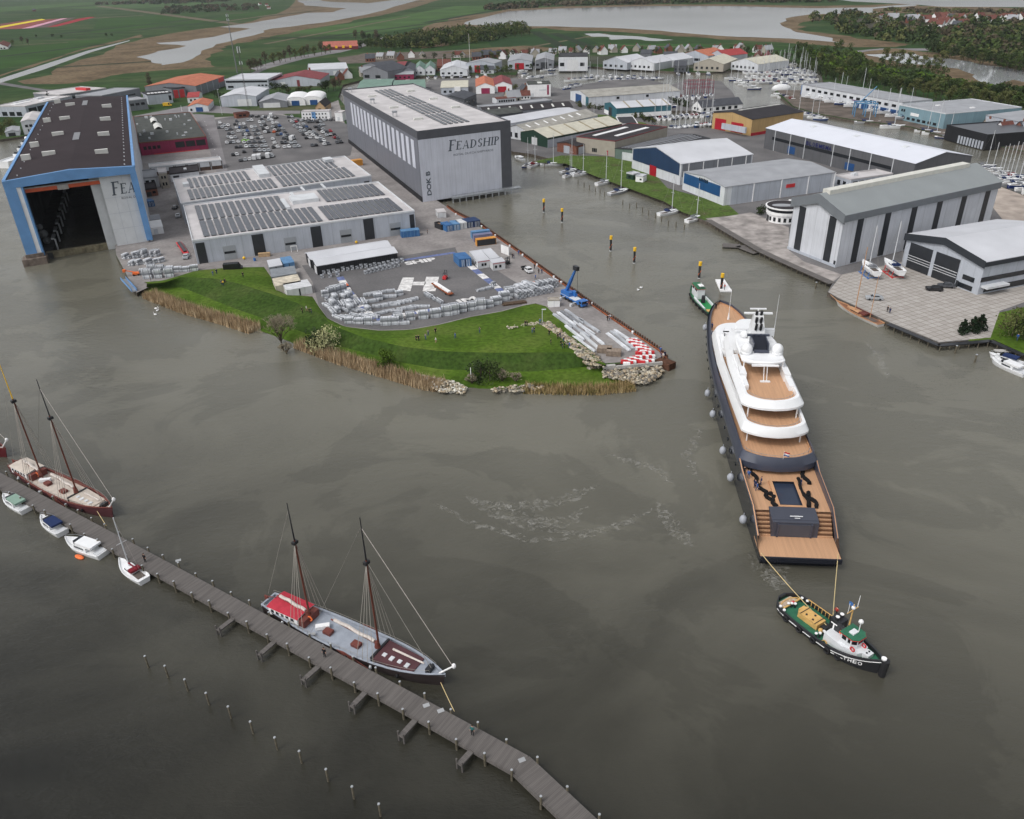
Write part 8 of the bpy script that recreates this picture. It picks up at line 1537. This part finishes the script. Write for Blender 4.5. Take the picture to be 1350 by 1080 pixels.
# near the lawn
for k, (px, py, H, pr, lb) in enumerate([(371,452,1,bare(31,10.5,5.5,nm='bare_willow',dn=11),'large leafless willow bush standing in the water at the left lawn'),(430,462,1,tree(32,7,6.2,leafm('leaf_blossom', (.36,.36,.19)),nb=26,nl=60,ls=.32,z0=.2,nm='flowering_bush'),'pale flowering bush on the lawn shore'),(418,460,1,tree(33,6.5,5.6,lg[0],nb=18,nl=50,ls=.35,z0=.2,nm='bush'),'dark green bush left of the pale flowering bush'),(508,487,1,tree(34,5.8,3.9,lg[4],nb=18,nl=60,ls=.32,z0=.3,nm='bush'),'small bright green round bush above the reeds'),(634,500,1,tree(35,5.6,4.6,lg[0],nb=16,nl=40,ls=.35,z0=.2,nm='bush'),'dark bush at the left of the muddy thicket by the stones'),(646,503,1,tree(36,5.4,4.6,lg[1],nb=14,nl=40,ls=.35,z0=.2,nm='bush'),'mid green bush in the thicket by the stones'),(662,503,1,bare(37,4,3,nm='thorn_bush'),'leafless thorn bush in the thicket by the stones'),(680,503,1,bare(38,3,3,nm='thorn_bush'),'low leafless thorn bush at the right end of the thicket'),(622,506,1,bare(39,3.2,2.5,nm='thorn_bush'),'low leafless thorn bush at the left end of the thicket'),(378,466,1,bare(40,4,3.6,nm='thorn_bush'),'tangled brush under the large leafless willow')]):
    pr.place(P(px,py,max(.2,bankz(px,py)-.3) if k not in (0,9) else .1), k, lb)
for k, (px, py, pr, s_, lb) in enumerate([(1268,440,tree(41,5.0,2.4,lg[5],'cone',nb=30,nl=34,ls=.32,z0=.05,nm='conifer'),1,'leftmost of three dark conifers at the slab quay corner'),(1281,438,None,1.1,'middle of three dark conifers at the slab quay corner'),(1291,436,None,1.15,'rightmost of three dark conifers at the slab quay corner')]):
    if pr: CON = pr
    CON.place(P(px,py,ZL), k, lb, 'dark conifers at the slab quay', s_)
tree(43,8,6,lg[2],nb=26,nl=40,ls=.35,z0=.5,nm='willow').place(P(1334,443,ZL), 0, 'broad olive willow at the right edge by the small jetty')
tree(44,7,5,lg[0],nb=18,nl=40,ls=.35,z0=.4,nm='bush').place(P(1352,446,ZL), 1, 'dark shrub beneath the willow at the right edge')
tree(45,12,3.6,lg[5],'cone',nb=22,nl=30,ls=.5,z0=.5,nm='conifer').place(P(66,137,ZL), 0, 'dark cypress behind the left roof corner of the open dock hall')
tree(46,17,4.5,lg[3],'col',nb=26,nl=30,ls=.5,nm='poplar').place(P(199,119,ZL), 0, 'tall brown poplar standing alone behind the works')
bigw = tree(47,9,7,lg[2],nb=26,nl=34,ls=.45,z0=.5,nm='willow')
for k, (px, py, lb) in enumerate([(3,178,'left of the two olive willows on the far left shore'),(17,172,'right of the two olive willows on the far left shore')]): bigw.place(P(px,py,ZL), k, lb, 'willows on the left shore')
def grove(pts, n, kinds, where, group, seed, sc=(.8,1.15), bush=False, jx=3, jy=.6):
    rn = random.Random(seed); PR, NM = (BU, BNm) if bush else (TR, TN)
    r = [(pts[0][0]+(pts[-1][0]-pts[0][0])*k/max(1,n-1), 0) for k in range(n)]
    for k in range(n):
        x = r[k][0]; y = lerp_tab(pts, x); i = rn.choice(kinds); s_ = rn.uniform(*sc); p = P(x+rn.uniform(-jx,jx), y+rn.uniform(-jy,jy), ZL)
        PR[i].place(p, rn.uniform(0,6.28), '%s %s from left %s' % (NM[i], nth(k), where), group, s_)
grove([(283,130),(296,134)], 3, (1,), 'in the dark hedge by the orange-roofed workshop', 'hedge trees', 1, (.6,.7), jx=1)
grove([(360,120),(378,124)], 4, (1,), 'in the dark clump before the maroon roof', 'trees before the maroon roof', 2, (.7,.9), jx=1.5)
grove([(384,121),(412,118)], 5, (1,2), 'under the maroon-roofed wall', 'bushes under the maroon roof', 3, bush=True)
grove([(424,122),(448,118)], 6, (1,3,2), 'left of the closed dock hall far corner', 'trees by the dock hall corner', 4, (.8,1.1), jx=2)
grove([(330,96),(345,93)], 4, (3,), 'in the bare group right of the tall mast', 'meadow belt trees', 5, (1.0,1.2), jx=1)
grove([(352,87),(400,76)], 7, (3,2), 'in the left half of the meadow tree belt', 'meadow belt trees', 6, (1.1,1.4))
grove([(402,76),(438,70)], 6, (3,2), 'in the right half of the meadow tree belt', 'meadow belt trees', 7, (1.1,1.4))
grove([(470,55),(500,58)], 6, (3,1), 'around the red meadow farm', 'farm trees', 8, (1.2,1.6))
grove([(478,64),(530,66)], 9, (0,1), 'at the near left edge of the north wood', 'north wood edge trees', 9, (.9,1.2))
grove([(530,64),(600,60)], 12, (0,1,4), 'at the near middle edge of the north wood', 'north wood edge trees', 10, (1.1,1.5))
grove([(600,58),(700,47)], 14, (0,1,4,2), 'at the right edge of the north wood', 'north wood edge trees', 11, (1.1,1.5))
grove([(548,92),(565,90)], 2, (0,), 'behind the twin pale blue gables', 'village trees', 12, (.6,.7)); grove([(630,97),(640,98)], 2, (0,2), 'round by the low dark roofed house', 'village trees', 13, (.8,.9), jx=1)
grove([(655,98),(674,96)], 4, (2,0,4), 'between the dark roofed house and the grey hall', 'village trees', 14, (.7,.9), jx=1); grove([(680,122),(684,122)], 1, (2,), 'standing right of the pink-red boathouse', 'village trees', 15, (.7,.8), jx=.1)
grove([(650,82),(668,78)], 3, (5,), 'behind the north bank halls', 'village trees', 16, (.9,1))
grove([(760,140),(790,145)], 5, (0,1), 'on the verge left of the teal hall', 'verge bushes', 17, bush=True); grove([(830,152),(860,162)], 8, (0,1,2), 'between the solar annex and the berths', 'verge bushes', 18, (.7,1), bush=True)
grove([(885,135),(905,142)], 5, (0,), 'left of the little marina house', 'spit bushes', 19, bush=True); grove([(1000,282),(1030,276)], 5, (1,2,0), 'along the blue-panelled hall', 'bushes at the hall wall', 20, (.5,.8), bush=True, jx=2)
grove([(976,74),(992,74)], 3, (3,1), 'behind the right end of the north bank', 'village trees', 21, (.9,1)); grove([(1016,80),(1060,82)], 6, (1,0), 'behind the crowded pontoons', 'pontoon trees', 22, (.7,1.0))
# right-hand scrub belt behind the pale boatyard building
for j, (pts, n, kd, wh) in enumerate([([(1060,84),(1150,96)],16,(0,1,4,2),'in the back line behind the pontoons and boatyard'),([(1070,96),(1190,118)],20,(0,2,4,1),'in the second line behind the pale boatyard building'),([(1090,104),(1200,124)],18,(0,1,2),'in the line nearest the pale boatyard building roof'),([(1200,126),(1348,150)],20,(2,0,5),'in the line behind the blue-green boatyard hall'),([(1210,118),(1350,136)],18,(2,0,1,5),'in the back line behind the blue-green boatyard hall'),([(1160,92),(1240,104)],10,(4,0),'beside the right pond meadow'),([(1225,70),(1348,98)],20,(0,2,1,4),'on the near edge of the right wood'),([(1050,76),(1120,70)],8,(0,4),'beside the road above the pontoons'),([(1165,84),(1240,92)],8,(2,5),'standing at the near shore of the right pond')]):
    grove(pts, n, kd, wh, 'scrub trees behind the boatyard', 30+j, (.8,1.3) if j < 6 else (1.1,1.6), jy=1.2)
def wood_mass(name, label, poly, n, mats, seed, hs=(7,13), ls=1.6, rad=(4,8)):
    rn = random.Random(seed); q = MB(); xs = [p[0] for p in poly]; ys = [p[1] for p in poly]; c = 0
    while c < n:
        x = rn.uniform(min(xs),max(xs)); y = rn.uniform(min(ys),max(ys))
        if not in_poly((x,y), poly): continue
        c += 1; p = P(x,y,ZL); h = rn.uniform(*hs); r0 = rn.uniform(*rad); m_ = rn.randrange(len(mats))
        for k in range(46):
            th = rn.uniform(0,2*PI); ph = math.acos(rn.uniform(-.3,1)); u = rn.uniform(.7,1.1); cc = Vector((p.x+r0*u*math.sin(ph)*math.cos(th), p.y+r0*u*math.sin(ph)*math.sin(th), ZL+h*.35+h*.6*u*math.cos(ph)))
            n_ = Vector((rn.gauss(0,1),rn.gauss(0,1),rn.gauss(.6,1))).normalized(); a_ = n_.orthogonal().normalized()*ls*rn.uniform(.6,1.3); b_ = n_.cross(a_).normalized()*ls*rn.uniform(.5,1.1); q.add([cc-a_, cc+b_, cc+a_, cc-b_], [(0,1,2,3)], m_)
    tag(q.build(name, mats), label, 'wood', kind='stuff')
wood_mass('woodland', 'dense dark north wood behind the harbour village', [(478,64),(490,56),(560,46),(640,38),(690,33),(700,45),(640,56),(560,64)], 330, lg[:3], 1)
wood_mass('woodland', 'broad mixed wood around the red-roofed village at upper right', [(1065,22),(1120,18),(1200,26),(1300,26),(1420,28),(1420,95),(1340,92),(1290,82),(1230,70),(1215,60),(1150,52),(1110,44),(1075,32)], 700, [lg[0],lg[1],lg[2],lg[3]], 2, ls=2.0)
wood_mass('woodland', 'green scrub between the road and the boatyard', [(1055,72),(1130,72),(1150,90),(1200,98),(1260,112),(1350,125),(1350,140),(1260,124),(1190,112),(1110,98),(1060,90)], 300, [lg[0],lg[4],lg[1]], 3, hs=(3,7))
wood_mass('woodland', 'dark tree line among the fields at upper left', [(208,20),(212,12),(240,10),(340,8),(340,14),(260,18)], 90, [lg[0],lg[3]], 4, hs=(9,14), ls=2.5, rad=(6,11))
wood_mass('woodland', 'thin dark tree line at the top left horizon', [(120,7),(220,2),(300,0),(300,3),(220,6)], 60, [lg[0],lg[3]], 5, hs=(10,16), ls=4, rad=(10,20))
wood_mass('woodland', 'dark tree line at the top centre beyond the lake', [(630,12),(700,5),(900,2),(1100,-1),(1100,3),(900,5),(720,9),(650,14)], 160, [lg[0],lg[3]], 6, hs=(8,14), ls=4, rad=(10,20))
wood_mass('woodland', 'scattered brush on the reed peninsula at upper right', [(1165,14),(1350,16),(1350,20),(1200,17)], 40, [lg[2],lg[3]], 7, hs=(4,8), ls=3, rad=(6,12))
# farm trees left
for k, (px, py) in enumerate([(18,60),(30,58),(38,60),(48,50),(70,50),(82,51),(141,49),(148,49)]): TR[(2,3,3,1,1,1,1,1)[k]].place(P(px,py,ZL), k, '%s meadow tree from the left beneath the bulb fields' % nth(k), 'meadow trees at upper left', (1.0,1.0,.9,.6,.7,.6,.7,.6)[k])
# far village houses
rnv = random.Random(9); k = 0
hp = MB(); hp.add([(0,0,0),(11,0,0),(11,8,0),(0,8,0),(0,0,4),(11,0,4),(11,8,4),(0,8,4),(0,4,4),(11,4,4)], [(0,1,5,4),(1,2,6,5),(2,3,7,6),(3,0,4,7)])
def house_proto(wm2, rm2):
    t = thing('house', 'x', 'house'); q = MB(); q.add([(0,0,0),(11,0,0),(11,8,0),(0,8,0),(0,0,4),(11,0,4),(11,8,4),(0,8,4),(0,4,8.3),(11,4,8.3)], [(0,1,5,4),(2,3,7,6),(1,2,6,9,5),(3,0,4,8,7)]); q.build('wall', wm2, t)
    q = MB(); q.add([(-.4,-.5,3.7),(11.4,-.5,3.7),(11.4,4,8.6),(-.4,4,8.6),(-.4,8.5,3.7),(11.4,8.5,3.7)], [(0,1,2,3),(3,2,5,4)]); r_ = q.build('roof', rm2, t); q = MB(); q.box(2,3,3.6,4.5,8,9.8); q.build('chimney', w_brick, r_)
    for x in (1.5,5,8): q = MB(); q.box(x,x+1.6,-.06,.02,1,2.8); q.build('window', glass, t)
    return Proto(t)
HP = [house_proto(white, r_tile), house_proto(w_beige, r_grey), house_proto(w_brick, r_slate)]; HN = ['white brown-roofed house','pale grey-roofed house','brick slate-roofed house']
for (x0, x1, y, n, wh) in ((1160,1182,29,4,'at the left end of the far village'),(1195,1218,29,4,'in the second cluster of the far village'),(1226,1290,28,9,'in the middle row of the far village'),(1238,1275,36,6,'in the lower row of the far village'),(1310,1348,30,7,'at the right end of the far village')):
    for k in range(n):
        i = rnv.choice((0,0,0,1,2)); p = P(x0+(x1-x0)*k/(n-1), y+rnv.uniform(-1.5,1.5), ZL); HP[i].place(p, rnv.uniform(0,3.1), '%s %s from left %s' % (HN[i], nth(k), wh), 'houses of the far village', rnv.uniform(1.1,1.6))
for k, (px, py) in enumerate([(352,12),(350,8),(342,7)]): HP[0].place(P(px,py,ZL), .4*k, '%s white farmhouse by the upper river bend' % nth(k), 'farmhouses by the river bend')
HP[2].place(P(43,15,ZL), .2, 'lone brick farmhouse above the bulb fields')
# small houses and sheds packed behind the harbour
for (pts, n, wh) in (([(482,80),(470,76),(560,78)],7,'behind the head of the harbour'),([(600,78),(690,76)],9,'behind the large grey boat hall'),([(700,74),(800,70)],9,'behind the grey gabled halls'),([(800,70),(900,70)],8,'behind the three white halls'),([(900,68),(1010,70)],9,'behind the cream-roofed halls'),([(455,104),(476,100)],3,'left of the green-roofed sheds'),([(560,128),(640,132)],0,''),([(668,135),(700,128)],3,'between the bungalow and the box hall'),([(1300,178),(1345,184)],3,'beyond the channel at the right edge')):
    for k in range(n):
        x = pts[0][0]+(pts[-1][0]-pts[0][0])*k/max(1,n-1); y = lerp_tab(pts, x) if pts[0][0] < pts[-1][0] else pts[0][1]; i = rnv.choice((0,1,1,2,2))
        HP[i].place(P(x+rnv.uniform(-2,2), y+rnv.uniform(-2.2,2.2), ZL), rnv.uniform(-.4,.4)+1.57*rnv.randrange(2), '%s %s from left %s' % (HN[i], nth(k), wh), 'small houses of the harbour village', rnv.uniform(.8,1.2))
grove([(560,80),(700,76)], 12, (1,0,3), 'in the gardens behind the village', 'garden trees', 70, (.6,.9)); grove([(700,73),(980,70)], 20, (1,0,2,3), 'in the gardens of the north bank', 'garden trees', 71, (.5,.9))
grove([(590,99),(700,92)], 8, (1,2,0), 'along the head canal bank', 'garden trees', 72, (.5,.8)); grove([(1040,88),(1100,108)], 12, (1,0), 'on the bank right of the pontoons', 'pontoon trees', 73, (.6,1))
# masts
def mast(name, label, base, top, r, mats, ants, cat='mast'):
    h = HT(base, top, ZL); p = P(*base,ZL); t = thing(name, label, cat, tuple(p)); h -= ZL; q = MB(); n_ = 10
    for k in range(n_):
        q = MB()
        z0, z1 = h*k/n_, h*(k+1)/n_; r0 = r*(1-.5*k/n_)
        if ants: q.tube((0,0,z0),(0,0,z1),r0,r0*.95,8)
        else:
            for a in range(3):
                A = (r0*math.cos(a*2.094),r0*math.sin(a*2.094)); B_ = (r0*math.cos((a+1)*2.094),r0*math.sin((a+1)*2.094)); q.tube((*A,z0),(*A,z1),.09,.09,4)
                for j in range(3): za = z0+(z1-z0)*j/3; q.tube((*A,za),(*B_,za+(z1-z0)/3),.05,.05,3)
        q.build('mast_section', mats[k % len(mats)], t)
    for z in ((.97,.9) if ants else (.98,.93,.75)):
        for a in range(3): q = MB(); q.box(-.2,.2,-.2,.2,h*z-1.2,h*z+1.2); q.build('antenna', lit, t, False, ((r+.5)*math.cos(a*2.1),(r+.5)*math.sin(a*2.1),0))
mast('radio_mast', 'tall grey tubular radio mast at the meadow edge behind the white-roofed warehouse', (313,97), (299,18), .75, [M('mast_grey', (.16,.165,.17), rough=.6)], True)
mast('lattice_mast', 'slim dark lattice mast with dishes at the top of the car park', (328,144), (312,62), .7, [M('mast_dark', (.10,.09,.09), rough=.6)], False)
def lamp(px, py, tp, label): 
    h = HT((px,py), tp, ZL)-ZL; p = P(px,py,ZL); t = thing('street_lamp', label, 'lamp post', tuple(p), 0, 'lamp posts around the yard'); q = MB(); q.tube((0,0,0),(0,0,h),.14,.08,6); q.build('pole', lit, t); q = MB(); q.box(-.2,1.2,-.2,.2,h-.1,h+.08); q.build('lamp_head', lit, t)
lamp(293,152,(286,118),'tall lamp post at the car park entrance road'); lamp(715,430,(716,408),'lamp post on the lawn beside the white crate'); lamp(783,150,(782,134),'white lamp post beside the low roof near the teal hall'); mk_ = MB(); mk_.tube((0,0,0),(0,0,3),.12,.10,6); mk_.tube((0,0,3),(0,0,3.1),.1,.06,6); tag(mk_.build('marker_post', white, None, False, P(621,498,1.8)), 'short white marker post above the muddy thicket', 'marker post')
for k, (px, py, tp, lb) in enumerate([(620,90,(622,45),'tall white flagpole by the white wide-gabled boat house'),(240,147,(240,140),'white banner pole behind the crimson building')]):
    h = HT((px,py),tp,ZL)-ZL; q = MB(); q.tube((0,0,0),(0,0,h),.2,.1,6); q.tube((0,0,h),(0,0,h+.3),.2,.2,6); tag(q.build('flagpole', white, None, False, P(px,py,ZL)), lb, 'flagpole')
# red boat racks, blue boat lift
t = thing('boat_rack', 'tall dark red steel boat rack on the marina spit', 'boat rack', tuple(P(903,125,ZL)), 0); rkm = M('rack_red', (.20,.025,.05), rough=.6)
for i in range(7):
    for j in range(2): q = MB(); q.tube((i*4,j*7,0),(i*4,j*7,11+i%2),.22,.22,5); q.build('rack_post', rkm, t)
for z in (5,8,11):
    for j in range(2): q = MB(); q.box(0,24,j*7-.15,j*7+.15,z-.15,z+.15); q.build('rack_beam', rkm, t)
t = thing('boat_lift', 'pale blue travelling boat lift with slanting jib by the far channel', 'boat lift', tuple(P(1126,154,ZL)), -.25); lb_ = M('lift_blue', (.10,.24,.40), rough=.5, var=.1)
for x in (0,7,14):
    for y in (0,9): q = MB(); q.tube((x,y,0),(x,y,9),.4,.4,6); q.build('leg', lb_, t)
for y in (0,9): q = MB(); q.box(-.4,14.4,y-.4,y+.4,8.6,9.4); q.build('side_beam', lb_, t)
q = MB(); q.box(6.6,7.4,0,9,9,9.8); q.build('cross_beam', lb_, t); q = MB(); q.tube((3,5,9),(13,9,19),.4,.3,5); q.build('jib', lb_, t)
# caravans and clutter on the east bank
shed('caravan', 'small green-sided cabin on the grass by the red door', 'cabin', (826,229), (835,231), (840,227), 2.6, 0, wall=cm('dark_green_cladding', (.02,.05,.035)), roof=r_white, L=5, els=[('f',.3,.6,.3,.7,'window',glass)])
shed('caravan', 'small white caravan on the grass by the red door', 'caravan', (838,233), (848,234), (851,230), 2.6, 0, wall=white, roof=r_white, L=5, els=[('f',.55,.8,.4,.7,'window',glass)])
# foam streaks drifting on the water
fm_ = bpy.data.materials.new('foam'); fm_.use_nodes = True; n = fm_.node_tree; b = n.nodes['Principled BSDF']; b.inputs['Base Color'].default_value = (.55,.54,.50,1); b.inputs['Roughness'].default_value = .8
tc = n.nodes.new('ShaderNodeTexCoord'); no = n.nodes.new('ShaderNodeTexNoise'); no.inputs['Scale'].default_value = .6; no.inputs['Detail'].default_value = 10; no.inputs['Distortion'].default_value = 1.8; n.links.new(tc.outputs['Object'], no.inputs[0])
mr = n.nodes.new('ShaderNodeMapRange'); mr.inputs[1].default_value = .46; mr.inputs[2].default_value = .74; mr.inputs[3].default_value = 0; mr.inputs[4].default_value = .30; n.links.new(no.outputs[0], mr.inputs[0]); n.links.new(mr.outputs[0], b.inputs['Alpha'])
def foam(pts, w_, z, seed):
    rn = random.Random(seed); r = resample([P(a,b_,z) for a, b_ in pts], 26); q = MB(); L_ = []; R2 = []
    for i, p in enumerate(r):
        d = (r[min(i+1,25)]-r[max(i-1,0)]).normalized(); n_ = Vector((-d.y,d.x,0)); k = 2.2*w_*(.4+.6*rn.random())*math.sin(PI*(i+.5)/26); o_ = n_*rn.uniform(-.6,.6); L_.append(p+o_+n_*k); R2.append(p+o_-n_*k)
    q.loft([L_,R2]); o = q.build('foam', fm_); tag(o, 'thin pale foam streaks on the water', 'foam', kind='stuff')
for i, (pts, w_) in enumerate([([(612,652),(650,672),(700,690),(750,688),(775,668)],1.6),([(640,662),(690,668),(740,660),(790,640)],1.3),([(868,660),(880,685),(900,710),(915,722)],1.2),([(985,730),(1010,742),(1022,760),(1040,772)],1.8),([(1005,752),(1025,770),(1030,780)],1.2),([(800,600),(860,615),(890,640)],.8),([(700,700),(770,704),(830,690),(860,670)],.7),([(1140,450),(1160,470),(1170,500)],1.0),([(560,655),(620,690),(700,712),(780,712)],.6),([(930,560),(905,600),(925,640)],.8)]): foam(pts, w_, .02+.004*i, i)

# thin spring haze lying over the whole country
HZ = MB(); HZ.box(-15900,15900,-590,15900,-3,112)
hm_ = bpy.data.materials.new('haze_air'); hm_.use_nodes = True; n = hm_.node_tree; n.nodes.clear(); pv = n.nodes.new('ShaderNodeVolumePrincipled'); ho = n.nodes.new('ShaderNodeOutputMaterial')
pv.inputs['Color'].default_value = (.80,.84,.90,1); pv.inputs['Density'].default_value = .000035; pv.inputs['Anisotropy'].default_value = .2; n.links.new(pv.outputs[0], ho.inputs['Volume'])
tag(HZ.build('haze', hm_), 'thin pale haze over the far fields and lakes', 'haze', kind='stuff')
